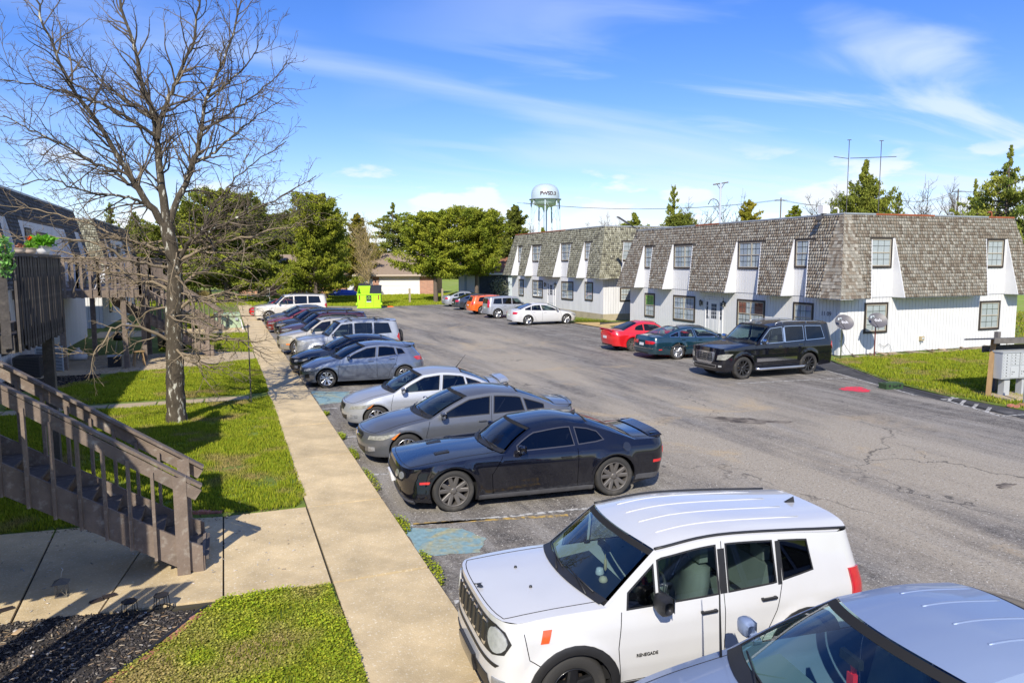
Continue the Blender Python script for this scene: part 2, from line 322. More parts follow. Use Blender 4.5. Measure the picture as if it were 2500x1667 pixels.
class Car:
    def __init__(c, **k):
        c.__dict__.update(dict(L=4.8, W=1.84, cf=.75, cr=.6, nf=2.6, nr=3.0, belt=.95, tum=.48, r=.33, xf=.95, wb=2.8, h=.07,
            lean_f=[(.1,.16),(.3,.03),(.45,.0),(.6,.02),(.85,.12)], lean_r=[(.1,.12),(.3,.02),(.5,.0),(.8,.03),(1.1,.10),(1.9,.55)],
            sec=[(.12,.13),(.22,.06),(.42,.012),(.6,.0),(.78,.008),(.95,.055)], bot=.21, botf=.20, botr=.26, mh=2.7, flare=.018, arch=.055, taper=.03))
        c.__dict__.update(k)
        Wh = c.W/2
        th = np.linspace(0, math.pi/2, 50)
        fx = c.cf*(1-np.cos(th)**(2/c.nf)); fy = (Wh-c.taper)*np.sin(th)**(2/c.nf)
        rx = c.L-c.cr*(1-np.cos(th)**(2/c.nr)); ry = (Wh-c.taper)*np.sin(th)**(2/c.nr)
        sx = np.linspace(c.cf, c.L-c.cr, 60)[1:-1]; sy = Wh-c.taper*(np.abs(2*(sx-c.cf)/(c.L-c.cr-c.cf)-1))**2.5
        c.ox = np.concatenate([fx, sx, rx[::-1]]); c.oy = np.concatenate([fy, sy, ry[::-1]])
        d = np.hypot(np.diff(c.ox), np.diff(c.oy)); c.os = np.concatenate([[0], np.cumsum(d)]); c.S = c.os[-1]
        zmax = c.H+.1
        c.tlf = smooth_tab(c.lean_f, 0, zmax); c.tlr = smooth_tab(c.lean_r, 0, zmax)
        sec = list(c.sec)+[(zmax, c.sec[-1][1]+c.tum*(zmax-c.sec[-1][0]))]
        c.tse = smooth_tab(sec, 0, zmax, k=4)
        c.zw = c.r; c.xr = c.xf+c.wb; c.Ra = c.r+c.arch
        c.sxa = lambda x: np.interp(x, c.ox, c.os)          # s from x (monotone)
        c.sya = lambda y: np.interp(y, fy, c.os[:50])        # s from y on the nose
        c.syr = lambda y: c.S-np.interp(y, ry, np.cumsum(np.concatenate([[0], np.hypot(np.diff(rx), np.diff(ry))])))
        # section loft curves; nose and tail ends lie on the wrap
        C0 = c.segC[0][0]; c.segC[0] = [(float(np.interp(C0[1], *c.tlf)), C0[1])]+list(c.segC[0][1:])
        C1 = c.segC[-1][-1]; c.segC[-1] = list(c.segC[-1][:-1])+[(c.L-float(np.interp(C1[1], *c.tlr)), C1[1])]
        c.Cc = []; c.Ec = []
        for cs, es in zip(c.segC, c.segE): c.Cc.append(spl(cs, 40)); c.Ec.append(spl(es, 40))
        c.Eall = np.vstack(c.Ec)
        c.xe0, c.ze0 = c.Eall[0]; c.xe1, c.ze1 = c.Eall[-1]
        c.se0 = float(c.sxa(c.xe0)); c.se1 = float(c.sxa(c.xe1))
        def wrap_edge(sA, sB, zc, ze, m_):
            ss = np.linspace(sA, sB, 60); yy = np.interp(ss, c.os, c.oy); q = c.P(ss, zc+(ze-zc)*np.minimum(1, yy*.985/max(yy.max(), 1e-6))**m_)
            o = np.argsort(q[:,1]); return q[o]
        c.edge0 = wrap_edge(0, c.se0, c.Cc[0][0][1], c.ze0, c.mh); c.edge1 = wrap_edge(c.se1, c.S, c.Cc[-1][-1][1], c.ze1, c.mh)
    def P(c, s, z):
        s = np.asarray(s, float); z = np.asarray(z, float)
        x0 = np.interp(s, c.os, c.ox); y0 = np.interp(s, c.os, c.oy)
        wf = np.clip(1-x0/c.cf, 0, 1)**.8; wr = np.clip(1-(c.L-x0)/max(c.cr, .9), 0, 1)**.8
        x = x0+np.interp(z, *c.tlf)*wf-np.interp(z, *c.tlr)*wr
        k = 1-np.interp(z, *c.tse)/(c.W/2); y = y0*k
        for xa in (c.xf, c.xr):
            dd = np.hypot(x0-xa, z-c.zw); y = y + c.flare*np.exp(-((dd-c.Ra-.02)/.07)**2)*(y0 > .7*c.W/2)
        return np.stack([x, y, z], -1)
    def Nn(c, s, z):
        e = .012; a = c.P(s+e, z)-c.P(s-e, z); b = c.P(s, z+e)-c.P(s, z-e); n = np.cross(b, a)
        n /= np.linalg.norm(n, axis=-1, keepdims=True)+1e-9; return n*np.where((n[...,1:2] < 0) & (np.abs(n[...,1:2]) > .3), -1, 1)
    def Ez(c, x): return np.interp(x, c.Eall[:,0], c.Eall[:,1])
    def top(c, seg, tau, t):
        """point on the hood / windshield / roof / rear / deck loft; t in -1..1"""
        q = tau*39; i = min(int(q), 38); f = q-i
        C = c.Cc[seg][i]*(1-f)+c.Cc[seg][i+1]*f; E = c.Ec[seg][i]*(1-f)+c.Ec[seg][i+1]*f
        ye = float(c.P(c.sxa(E[0]), E[1])[1]); xe = float(c.P(c.sxa(E[0]), E[1])[0]); a = abs(t)
        m = c.mh if seg != 1 else 2.3
        if c.kinds[seg] in ('rear',): m = 2.6
        p = [C[0]+(xe-C[0])*a**2.2, ye*t, C[1]+(E[1]-C[1])*a**m]
        for on, ed, tt, Ci, Ei in ((seg == 0, c.edge0, tau, 0, 0), (seg == len(c.kinds)-1, c.edge1, 1-tau, -1, -1)):
            if not on or tt > .5: continue
            C0, E0 = c.Cc[seg][Ci], c.Ec[seg][Ei]; pe = c.P(c.sxa(E0[0]), E0[1]); w = (1-tt/.5)**2
            x_ = np.interp(a*pe[1], ed[:,1], ed[:,0]); z_ = np.interp(a*pe[1], ed[:,1], ed[:,2])
            p[0] += (x_-(C0[0]+(pe[0]-C0[0])*a**2.2))*w; p[2] += (z_-(C0[1]+(E0[1]-C0[1])*a**m))*w
        return tuple(p)
    # --- triangulated piece of the wrap (both sides optional)
    def cdt(c, loops, seams, bounds, h):
        pts = []; edges = []
        def addl(pl, closed):
            b = len(pts); pts.extend(pl); n = len(pl)
            edges.extend([(b+i, b+(i+1)%n) for i in range(n if closed else n-1)])
        for l in loops: addl(l, True)
        for l in seams: addl(l, False)
        s0, s1, z0, z1 = bounds; base = np.array(pts)
        gs = np.arange(s0+h*.5, s1, h); gz = np.arange(z0+h*.3, z1, h)
        G = np.array([(a+(.5*h if j%2 else 0), b) for j, b in enumerate(gz) for a in gs]).reshape(-1,2)
        ok = pip(G[:,0], G[:,1], loops[0]); G = G[ok]
        if len(G):
            D = np.hypot(G[:,None,0]-base[None,:,0], G[:,None,1]-base[None,:,1]).min(1); G = G[D > h*.45]
        allp = [Vector(p) for p in pts]+[Vector(p) for p in G]
        v, e, f, *_ = delaunay_2d_cdt(allp, edges, [], 0, 1e-5)
        return np.array([(q[0], q[1]) for q in v]), np.array([t for t in f if len(t) == 3], dtype=int).reshape(-1,3)
    def emit(c, name, V, T, mats, parent, off=0., sides=(1,-1), mesh_only=False, smooth=True):
        """map (s,z) triangles to 3D with analytic normals"""
        if len(T) == 0: return None
        used = np.unique(T); remap = -np.ones(len(V), int); remap[used] = range(len(used)); T = remap[T]; V = V[used]
        Pt = c.P(V[:,0], V[:,1]); Nm = c.Nn(V[:,0], V[:,1]); Pt = Pt+Nm*off
        a = Pt[T]; fn = np.cross(a[:,1]-a[:,0], a[:,2]-a[:,0]); flip = (fn*Nm[T[:,0]]).sum(1) < 0; T = T.copy(); T[flip] = T[flip][:, ::-1]
        VV, TT, NN = [], [], []
        for sd_ in sides:
            q = Pt.copy(); q[:,1] *= sd_; nn = Nm.copy(); nn[:,1] *= sd_
            TT.append((T if sd_ > 0 else T[:, ::-1])+sum(len(x_) for x_ in VV)); VV.append(q); NN.append(nn)
        VV = np.vstack(VV); TT = np.vstack(TT); NN = np.vstack(NN); VV[:,0] -= c.L/2
        me = np_mesh(name, VV, TT, mats, smooth=True); me.normals_split_custom_set_from_vertices([tuple(n) for n in NN])
        return link(name, me, parent)
    def patch(c, name, poly, mat_, parent, off=.006, h=.05, sides=(1,-1), skirt=True, sep=True):
        poly = dens(poly, h); xs = [p[0] for p in poly]; zs = [p[1] for p in poly]
        V, T = c.cdt([poly], [], (min(xs), max(xs), min(zs), max(zs)), h)
        cen = V[T].mean(1); T = T[pip(cen[:,0], cen[:,1], poly)]
        if not len(T): return None
        out = []
        for sgrp in ([(sd_,) for sd_ in sides] if sep else [sides]): out.append(c.emit(name, V, T, mat_, parent, off, sgrp))
        if skirt:
            pb = np.array(poly); A = c.P(pb[:,0], pb[:,1]); Nm = c.Nn(pb[:,0], pb[:,1]); B = A+Nm*off; A = A-Nm*.01
            for o, sgrp in zip(out, ([(sd_,) for sd_ in sides] if sep else [sides])):
                bm = bmesh.new(); bm.from_mesh(o.data)
                for sd_ in sgrp:
                    va = [bm.verts.new((a[0]-c.L/2, a[1]*sd_, a[2])) for a in A]; vb = [bm.verts.new((b[0]-c.L/2, b[1]*sd_, b[2])) for b in B]
                    n = len(va)
                    for i in range(n): bm.faces.new((va[i], va[(i+1)%n], vb[(i+1)%n], vb[i]))
                bm.to_mesh(o.data); bm.free(); o.data.update()
        return out
    def ribbon(c, mb, pl, w, off, mi=0, sides=(1,-1)):
        """thin strip along a polyline in (s,z)"""
        pl = np.array(pl); n = len(pl); d = np.gradient(pl, axis=0); d /= np.linalg.norm(d, axis=1, keepdims=True)+1e-9; q = np.stack([-d[:,1], d[:,0]], 1)*w/2
        A = c.P(*(pl-q).T)+c.Nn(*(pl-q).T)*off; B = c.P(*(pl+q).T)+c.Nn(*(pl+q).T)*off
        for sd_ in sides:
            a = A.copy(); b = B.copy(); a[:,1] *= sd_; b[:,1] *= sd_; a[:,0] -= c.L/2; b[:,0] -= c.L/2
            mb.add(list(a)+list(b), [(i,i+1,n+i+1,n+i) for i in range(n-1)], mi, True)

def wheel(c, parent, x, y, sd_, style, matr):
    """one wheel: brake disc hub > tyre, rim"""
    r = c.r; w = .115; rr = r*style.get('rr', .70)
    hub = MB(); hub.lathe([(.001,.02),(rr*.72,.02),(rr*.74,.0),(rr*.72,-.02),(.001,-.02)], 20, axis='y')
    rot = (0,0,0) if sd_ > 0 else (0,0,math.pi)
    h = hub.build('wheel', BRAKE, parent, loc=(x, y-sd_*.07, r), rot=rot)
    key = ('w', r, id(style)); 
    if key not in WCACHE:
        t = MB(); prof = [(rr*.98,-w),(rr,-w*1.0),(r*.90,-w*1.02),(r*.975,-w*.86),(r,-w*.62),(r*1.003,0),(r,w*.62),(r*.975,w*.86),(r*.94,w*1.0),(r*.90,w*1.04),(r*.80,w*1.05),(rr*1.03,w*.97),(rr*.985,w*.90),(rr*.97,w*.6)]
        t.lathe(prof, 40, axis='y'); tm = t.mesh('tyre', TYRE)
        q = MB(); q.lathe([(rr*.99,w*.92),(rr*.985,w*1.0),(rr*.93,w*.97),(rr*.90,w*.55),(rr*.86,.0),(rr*.85,-w*.5)], 40, axis='y')
        n = style['n']; dbl = style.get('dbl', 0); sw = style.get('sw', .045)
        def spoke(a0, a1, wi, wo):
            """tapered spoke from hub to rim"""
            ys = [(w*.62, .05), (w*.86, .05)]
            p0 = Vector((math.cos(a0)*rr*.12, w*style.get('dish', .62), math.sin(a0)*rr*.12)); p1 = Vector((math.cos(a1)*rr*.95, w*.90, math.sin(a1)*rr*.95))
            d = (p1-p0); t_ = Vector((-math.sin((a0+a1)/2), 0, math.cos((a0+a1)/2))); th = Vector((0,-.045,0))
            vs = [p0-t_*wi+th, p1-t_*wo+th, p1+t_*wo+th, p0+t_*wi+th, p0-t_*wi, p1-t_*wo, p1+t_*wo, p0+t_*wi]
            vs2 = [p0-t_*wi*.55+Vector((0,.008,0)), p1-t_*wo*.55+Vector((0,.006,0)), p1+t_*wo*.55+Vector((0,.006,0)), p0+t_*wi*.55+Vector((0,.008,0))]
            q.add(vs+vs2, [(0,3,2,1),(0,1,5,4),(1,2,6,5),(2,3,7,6),(3,0,4,7),(4,5,9,8),(5,6,10,9),(6,7,11,10),(7,4,8,11),(8,9,10,11)], 0)
        for i in range(n):
            a = 2*math.pi*i/n+.3
            if dbl: spoke(a-.06, a-dbl, sw*.5, sw*.42); spoke(a+.06, a+dbl, sw*.5, sw*.42)
            else: spoke(a, a, sw*.75, sw*.6)
        q.lathe([(.001,w*.80),(.032,w*.80),(.06,w*.74),(rr*.22,w*.62),(rr*.24,w*.3)], 20, axis='y')
        for i in range(5):
            a = 2*math.pi*i/5; q.lathe([(.001,w*.80),(.009,w*.80),(.011,w*.6)], 6, axis='y', c=(math.cos(a)*.055,0,math.sin(a)*.055))
        WCACHE[key] = (tm, q.mesh('rim', matr))
    tm, rm = WCACHE[key]
    link('tyre', tm, h, loc=(0,.07,0)); link('rim', rm, h, loc=(0,.07,0))
    return h
WCACHE = {}

def build_car(spec, name, label, loc, yaw, body, cat='car', group=None, lod=1.0, tint=None):
    c = Car(**spec); h = c.h*lod; L2 = c.L/2
    root = thing(name, label, cat, (loc[0], loc[1], 0.0), yaw, group)
    dark_roof = getattr(c, 'roof_mat', None)
    lower = getattr(c, 'lower_mat', None)
    # ---- side / nose / tail wrap outline in (s,z)
    zc0 = c.Cc[0][0][1]; ze0 = c.ze0; ye0 = float(c.P(c.se0, ze0)[1])
    zc1 = c.Cc[-1][-1][1]; ze1 = c.ze1; ye1 = float(c.P(c.se1, ze1)[1])
    topl = []
    for s in np.linspace(0, c.se0, 14):
        y = float(np.interp(s, c.os, c.oy)); topl.append((s, zc0+(ze0-zc0)*min(1, y*.985/ye0)**c.mh))
    for x, z in c.Eall[1:-1:2]: topl.append((float(c.sxa(x)), z))
    mm = c.mh
    for s in np.linspace(c.se1, c.S, 12):
        y = float(np.interp(s, c.os, c.oy)); topl.append((s, zc1+(ze1-zc1)*min(1, y*.985/ye1)**mm))
    bot = []
    def arch(xa):
        a0 = math.asin(min(.9, max(-.5, (c.bot-c.zw)/c.Ra))); out = []
        for a in np.linspace(math.pi-a0, a0, 18): out.append((float(c.sxa(xa+c.Ra*math.cos(a))), c.zw+c.Ra*math.sin(a)))
        return out
    A1 = arch(c.xf); A2 = arch(c.xr)
    bot = [(0, c.botf), (float(c.sxa(c.cf*.6)), c.botf), *A1, *A2, (float(c.sxa(c.L-c.cr*.6)), c.botr), (c.S, c.botr)]
    outer = dens(topl+bot[::-1], h)
    # ---- windows
    wins = []
    zb = lambda x: float(np.interp(x, [p[0] for p in c.beltl], [p[1] for p in c.beltl]))
    dl = c.div      # list of ((xb,xt),(xb,xt)) per window: front and rear edge
    for (f, g) in dl:
        n = 13
        xs_b = np.linspace(f[0], g[0], n); xs_t = np.linspace(f[1], g[1], n)
        bl = [(x, zb(x)+.015) for x in xs_b]; tl = [(x, max(float(c.Ez(x))-c.wtop, zb(x)+.03)) for x in xs_t]
        poly = bl+tl[::-1]; wins.append([(float(c.sxa(x)), z) for x, z in poly])
    trims = [dens(w, h*.8) for w in wins]; panes = [dens(inset(w, .018), h*.8) for w in wins]
    loops = [outer]+trims+panes; seams = []
    for sm in c.seams:
        pl = [(float(c.sxa(x)), z) for x, z in sm]; pl = dens(pl, h, False); seams.append(pl)
    gap = .0045
    seamlines = []
    for pl in seams:
        p = np.array(pl); d = np.gradient(p, axis=0); d /= np.linalg.norm(d, axis=1, keepdims=True)+1e-9; q = np.stack([-d[:,1], d[:,0]], 1)*gap
        seamlines += [list(map(tuple, p-q)), list(map(tuple, p+q))]
    zs = [p[1] for p in outer]
    allseam = seamlines
    lowz = c.lowz if hasattr(c, 'lowz') else None
    if lowz: allseam = allseam+[dens([(float(c.sxa(x)) if x > 0 else 0, z) for x, z in lowz], h, False)]
    V, T = c.cdt(loops, allseam, (0, c.S, min(zs), max(zs)), h)
    cen = V[T].mean(1); cx, cz = cen[:,0], cen[:,1]
    ins = pip(cx, cz, outer)
    inwin = np.zeros(len(T), bool); inpane = np.zeros((len(wins), len(T)), bool); intrim = inpane.copy()
    for i in range(len(wins)): inpane[i] = pip(cx, cz, panes[i]); intrim[i] = pip(cx, cz, trims[i]) & ~inpane[i]; inwin |= inpane[i] | intrim[i]
    gapm = np.zeros(len(T), bool)
    for a, b in zip(seamlines[::2], seamlines[1::2]): gapm |= pip(cx, cz, a+b[::-1])
    doors = []
    taken = inwin | ~ins | gapm
    for dp in c.doors:
        poly = [(float(c.sxa(x)), z) for x, z in dp]; m = pip(cx, cz, poly) & ~taken; doors.append(m); taken |= m
    body_m = ins & ~inwin & ~gapm
    for m in doors: body_m &= ~m
    if lowz:
        zl = np.interp(cx, [float(c.sxa(x)) if x > 0 else 0 for x, z in lowz], [z for x, z in lowz]); isl = cz < zl
        c.emit('lower_body', V, T[body_m & isl], [lower], root); body_m &= ~isl
    bo = c.emit('body', V, T[body_m], [body], root)
    gm = c.glm if hasattr(c, 'glm') else [GLM]*len(wins)
    trimmat = getattr(c, 'trim', BLACKTRIM)
    for i in range(len(wins)):
        for sgn in (1,-1):
            w_ = c.emit('side_window', V, T[inpane[i]], [gm[i]], root, -.006, (sgn,))
            c.emit('window_trim', V, T[intrim[i]], [trimmat], root, .002, (sgn,))
    for di, m in enumerate(doors):
        for sgn in (1,-1):
            dd = c.emit('door', V, T[m], [body], root, 0, (sgn,))
            hx, hz = c.handles[di]; s0 = float(c.sxa(hx)); p = c.P(s0, hz)
            mb = MB(); hm = getattr(c, 'handle_mat', body)
            cup = []
            y0 = float(p[1])*sgn; X = hx-L2
            mb.bar((X-.085, y0+sgn*.028, hz), (X+.085, y0+sgn*.028, hz+.004), .026, .022)
            mb.box((X-.088, min(y0,y0+sgn*.03), hz-.01), (X-.06, max(y0,y0+sgn*.03), hz+.012)); mb.box((X+.06, min(y0,y0+sgn*.03), hz-.01), (X+.088, max(y0,y0+sgn*.03), hz+.012))
            mb.build('handle', hm, dd)
    # ---- top surfaces
    nmh = int(14/lod)+2
    for seg, kd in enumerate(c.kinds):
        nx = {'hood':14,'windshield':10,'roof':16,'rear':8,'deck':7}[kd]; ny = 21
        tt = np.linspace(-1, 1, ny)
        def gridmesh(nm, t0, t1, a0, a1, mt, off=0., n1=nx, n2=ny):
            vs = np.array([[c.top(seg, t0+(t1-t0)*i/(n1-1), a0+(a1-a0)*j/(n2-1)) for j in range(n2)] for i in range(n1)])
            du = np.gradient(vs, axis=0); dv = np.gradient(vs, axis=1); nn = np.cross(du, dv); nn /= np.linalg.norm(nn, axis=2, keepdims=True)+1e-9
            nn *= np.where(nn[...,2:3] < 0, -1, 1); vs = vs+nn*off; vs[...,0] -= L2
            F = np.array([(i*n2+j, (i+1)*n2+j, (i+1)*n2+j+1, i*n2+j+1) for i in range(n1-1) for j in range(n2-1)])
            me = np_mesh(nm, vs.reshape(-1,3), F, [mt], smooth=True); me.normals_split_custom_set_from_vertices([tuple(n) for n in nn.reshape(-1,3)])
            return link(nm, me, root)
        if kd == 'hood':
            gridmesh('hood', 0, 1, -1, 1, body)
            # shut line of the hood
            mb = MB()
            for sg in (1,-1):
                pl = [c.top(seg, t, sg*c.hoodcut) for t in np.linspace(.04, .98, 16)]
                mb.tube([(p[0]-L2, p[1], p[2]+.0) for p in pl], .0045, 4, cap=False)
            pl = [c.top(seg, .04, t) for t in np.linspace(-c.hoodcut, c.hoodcut, 15)]
            mb.tube([(p[0]-L2, p[1], p[2]) for p in pl], .005, 4, cap=False)
            mb.build('hood_seam', DARKIN, root)
            # cowl strip
            vs = [c.top(seg, 1, t) for t in np.linspace(-.93,.93,13)]; ws = [c.top(1, .10, t) for t in np.linspace(-.93,.93,13)]
            mb = MB(); mb.add([(p[0]-L2-.03, p[1], p[2]+.008) for p in vs]+[(q[0]-L2, q[1], q[2]+.004) for q in ws], [(i,i+1,13+i+1,13+i) for i in range(12)], 0, True)
            mb.build('cowl', BLACKTRIM, root)
        elif kd == 'windshield':
            gridmesh('windshield', .04, 1, -.95, .95, getattr(c, 'wsm', GLW))
            for a0, a1 in ((-1,-.95),(.95,1)): gridmesh('pillar', 0, 1, a0, a1, body, n2=3)
            for a0, a1, b0, b1 in ((.9,.985,-.95,.95),(.03,.11,-.95,.95)): gridmesh('windshield_band', a0, a1, b0, b1, DARKIN, .002, 3)
            for s_ in (1,-1): gridmesh('windshield_band', .1, .9, s_*.905, s_*.952, DARKIN, .002, 8, 3)
        elif kd == 'roof':
            gridmesh('roof', 0, 1, -1, 1, dark_roof or body)
        elif kd == 'rear':
            gridmesh('rear_window', .03, .97, -.86, .86, getattr(c, 'rwm', GLD))
            for a0, a1 in ((-1,-.86),(.86,1)): gridmesh('pillar', 0, 1, a0, a1, body, n2=5)
            gridmesh('rear_band', 0, .06, -.86, .86, DARKIN, .001, 3); gridmesh('rear_band', .93, 1, -.86, .86, DARKIN, .001, 3)
        elif kd == 'deck':
            gridmesh('trunk_lid', 0, 1, -1, 1, body)
            mb = MB()
            for sg in (1,-1):
                pl = [c.top(seg, t, sg*.84) for t in np.linspace(.0, 1, 10)]
                mb.tube([(p[0]-L2, p[1], p[2]) for p in pl], .0045, 4, cap=False)
            mb.build('trunk_seam', DARKIN, root)
    # ---- inside: dark tub, floor, dashboard, seats
    mb = MB(); Wi = c.W/2-.10; xa, xd = c.Cc[1][0][0], c.cab_end
    hz_ = min(ze0, zc0)-.06
    mb.box((.28-L2, -Wi+.16, c.bot-.02), (c.xf-c.Ra-.0-L2, Wi-.16, hz_*.85)); mb.box((c.xf-c.Ra-L2, -Wi+.20, c.bot-.02), (c.xf+c.Ra-L2, Wi-.20, min(hz_, c.belt-.2)))
    mb.box((c.xf+c.Ra-L2, -Wi, c.bot-.02), (c.xr-c.Ra-L2, Wi, c.bot+.10))
    mb.box((c.xf+c.Ra-L2, -Wi, c.bot+.1), (xa+.15-L2, Wi, c.belt-.16))
    mb.box((c.xr-c.Ra-L2, -Wi+.20, c.bot-.02), (c.xr+c.Ra-L2, Wi-.20, c.belt-.25)); mb.box((c.xr+c.Ra-L2, -Wi+.16, c.botr-.0), (c.L-.22-L2, Wi-.16, min(zc1, c.belt)-.12))
    mb.build('underbody', DARKIN, root)
    sm = getattr(c, 'seat', SEATD)
    d = MB(); n1 = 8
    zd = c.belt-.07
    x0d = xa+.10
    d.hexa([(x0d-L2,-Wi+.05,zd-.22),(x0d+.62-L2,-Wi+.05,zd-.28),(x0d+.62-L2,Wi-.05,zd-.28),(x0d-L2,Wi-.05,zd-.22),(x0d-L2,-Wi+.08,zd-.05),(x0d+.55-L2,-Wi+.08,zd+.015),(x0d+.55-L2,Wi-.08,zd+.015),(x0d-L2,Wi-.08,zd-.05)])
    d.build('dashboard', getattr(c, 'dash', DASH), root)
    sw = MB(); sy = -.38 if spec.get('drv', 1) > 0 else .38
    cx_, cz_ = x0d+.82-L2, zd+.01; ring = []
    for k in range(17): a = 2*math.pi*k/16; ring.append((cx_+.055*math.sin(a), sy+.185*math.cos(a), cz_+.16*math.sin(a)))
    sw.tube(ring, .016, 6, cap=False); sw.bar((cx_-.25, sy, cz_-.12), (cx_, sy, cz_), .05); sw.bar((cx_, sy-.17, cz_), (cx_, sy+.17, cz_), .04, .02)
    sw.build('steering_wheel', DASH, root)
    def seat(x, y, w=.5, hb=.62):
        m = MB(); zf = c.bot+.28
        def pad(a, b, r_=.05):
            (x0,y0,z0),(x1,y1,z1) = a, b; m.hexa([(x0,y0,z0),(x1,y0,z0),(x1,y1,z0),(x0,y1,z0),(x0+r_*.6,y0+r_,z1),(x1-r_*.6,y0+r_,z1),(x1-r_*.6,y1-r_,z1),(x0+r_*.6,y1-r_,z1)])
        pad((x-L2-.48,y-w/2,zf-.1),(x-L2,y+w/2,zf+.06))
        tl = .16; zt = zf+hb
        prof = [(0,zf-.02,w/2),(.05,zf+hb*.35,w/2),(.11,zf+hb*.75,w/2*.96),(tl,zt,w/2*.66)]
        vs = []
        for dx, z, hw in prof: vs += [(x-L2-.12+dx,y-hw,z),(x-L2-.12+dx,y+hw,z),(x-L2+.0+dx,y+hw*.94,z),(x-L2+dx,y-hw*.94,z)]
        fs = [(i*4+k, i*4+(k+1)%4, (i+1)*4+(k+1)%4, (i+1)*4+k) for i in range(3) for k in range(4)]+[(12,13,14,15)]
        m.add(vs, fs, 0, True)
        m.hexa([(x-L2+.05,y-.12,zt+.04),(x-L2+.15,y-.12,zt+.04),(x-L2+.15,y+.12,zt+.04),(x-L2+.05,y+.12,zt+.04),(x-L2+.08,y-.10,zt+.2),(x-L2+.16,y-.10,zt+.2),(x-L2+.16,y+.10,zt+.2),(x-L2+.08,y+.10,zt+.2)])
        m.bar((x-L2+.09,y-.05,zt-.02),(x-L2+.09,y-.05,zt+.06),.015); m.bar((x-L2+.09,y+.05,zt-.02),(x-L2+.09,y+.05,zt+.06),.015)
        m.build('seat', sm, root)
    hs = min(.66, c.H-c.bot-.28-.36)
    for y in (-.37,.37): seat(c.seat1, y, hb=hs)
    if c.seat2:
        m = MB(); x = c.seat2; zf = c.bot+.30; wy = Wi-.14
        m.hexa([(x-L2-.46,-wy,zf-.12),(x-L2,-wy,zf-.12),(x-L2,wy,zf-.12),(x-L2-.46,wy,zf-.12),(x-L2-.43,-wy+.04,zf+.05),(x-L2,-wy+.04,zf+.05),(x-L2,wy-.04,zf+.05),(x-L2-.43,wy-.04,zf+.05)])
        m.hexa([(x-L2-.10,-wy,zf),(x-L2+.02,-wy,zf),(x-L2+.02,wy,zf),(x-L2-.10,wy,zf),(x-L2+.10,-wy+.08,zf+hs-.06),(x-L2+.20,-wy+.08,zf+hs-.06),(x-L2+.20,wy-.08,zf+hs-.06),(x-L2+.10,wy-.08,zf+hs-.06)])
        for y in (-.38,.38): m.box((x-L2+.12,y-.11,zf+hs-.05),(x-L2+.21,y+.11,zf+hs+.1))
        m.build('rear_seat', sm, root)
    # ---- wheels
    for xw in (c.xf, c.xr):
        for sgn in (1,-1):
            yw = float(c.P(c.sxa(xw), c.zw+c.Ra*.9)[1])-.135-c.arch*.1
            wheel(c, root, xw-L2, sgn*yw, sgn, c.rim, c.rimmat)
    # ---- mirrors
    mx, mz = c.mirror; ym = float(c.P(c.sxa(mx), mz)[1]); msz = getattr(c, 'msize', 1.0)
    for sgn in (1,-1):
        m = MB(); rings = []
        sc = msz
        for dy, k in ((.055,.55),(.075,.9),(.13,1.0),(.19,.95),(.225,.62)):
            ring = []
            for q in range(12):
                a = 2*math.pi*q/12; ca, sa = math.cos(a), math.sin(a); ex = abs(ca)**.6*(1 if ca > 0 else -1); ez = abs(sa)**.6*(1 if sa > 0 else -1)
                ring.append((mx-L2+(.0+ex*.058*k)*sc-.02, sgn*(ym+dy*sc), mz+.07*sc+ez*.078*k*sc))
            rings += ring
        m.add(rings, [(i*12+k, i*12+(k+1)%12, (i+1)*12+(k+1)%12, (i+1)*12+k) for i in range(4) for k in range(12)]+[tuple(range(12)), tuple(48+k for k in reversed(range(12)))], 0, True)
        m.bar((mx-L2, sgn*(ym-.02), mz+.0), (mx-L2, sgn*(ym+.09*sc), mz+.045*sc), .07, .03)
        mo = m.build('mirror', getattr(c, 'mirror_mat', body), root)
        g = MB(); g.box((mx-L2+.040*sc, sgn*ym+min(sgn*.075,sgn*.205)*sc, mz+.015*sc), (mx-L2+.044*sc, sgn*ym+max(sgn*.075,sgn*.205)*sc, mz+.125*sc)); g.build('mirror_glass', CHROME, mo)
    # ---- details: patches on the wrap, given as (surface coordinate kind, polygon)
    def cv(kind, poly):
        if kind == 'f': return [(float(c.sya(abs(a))), z) if True else 0 for a, z in poly]
        if kind == 's': return [(float(c.sxa(a)), z) for a, z in poly]
        if kind == 'r': return [(float(c.syr(abs(a))), z) for a, z in poly]
        return [(a, z) for a, z in poly]   # raw s
    for it in c.details:
        nm, kind, poly, mt = it[:4]; off = it[4] if len(it) > 4 else .006; sides = it[5] if len(it) > 5 else (1,-1); sep = it[6] if len(it) > 6 else True
        pl = cv(kind, poly)
        if kind in 'FR':   # symmetric about the nose or tail centre: one piece over both sides, or a pair
            if max(p[0] for p in poly) < 1e-6: continue
            sides = (1,-1)
            if min(p[0] for p in poly) < -1e-6:
                q = []
                for (a0, z0), (a1, z1) in zip(poly, poly[1:]+poly[:1]):
                    if a0 >= 0: q.append((a0, z0))
                    if (a0 >= 0) != (a1 >= 0): f = a0/(a0-a1); q.append((0., z0+(z1-z0)*f))
                poly = q; sep = False
            fn_ = c.sya if kind == 'F' else c.syr
            pl = [(float(fn_(a)), z) for a, z in poly]
        c.patch(nm, pl, body if mt == 'body' else mt, root, off, .045 if lod < 1.3 else .08, sides, True, sep)
    # wipers
    m = MB()
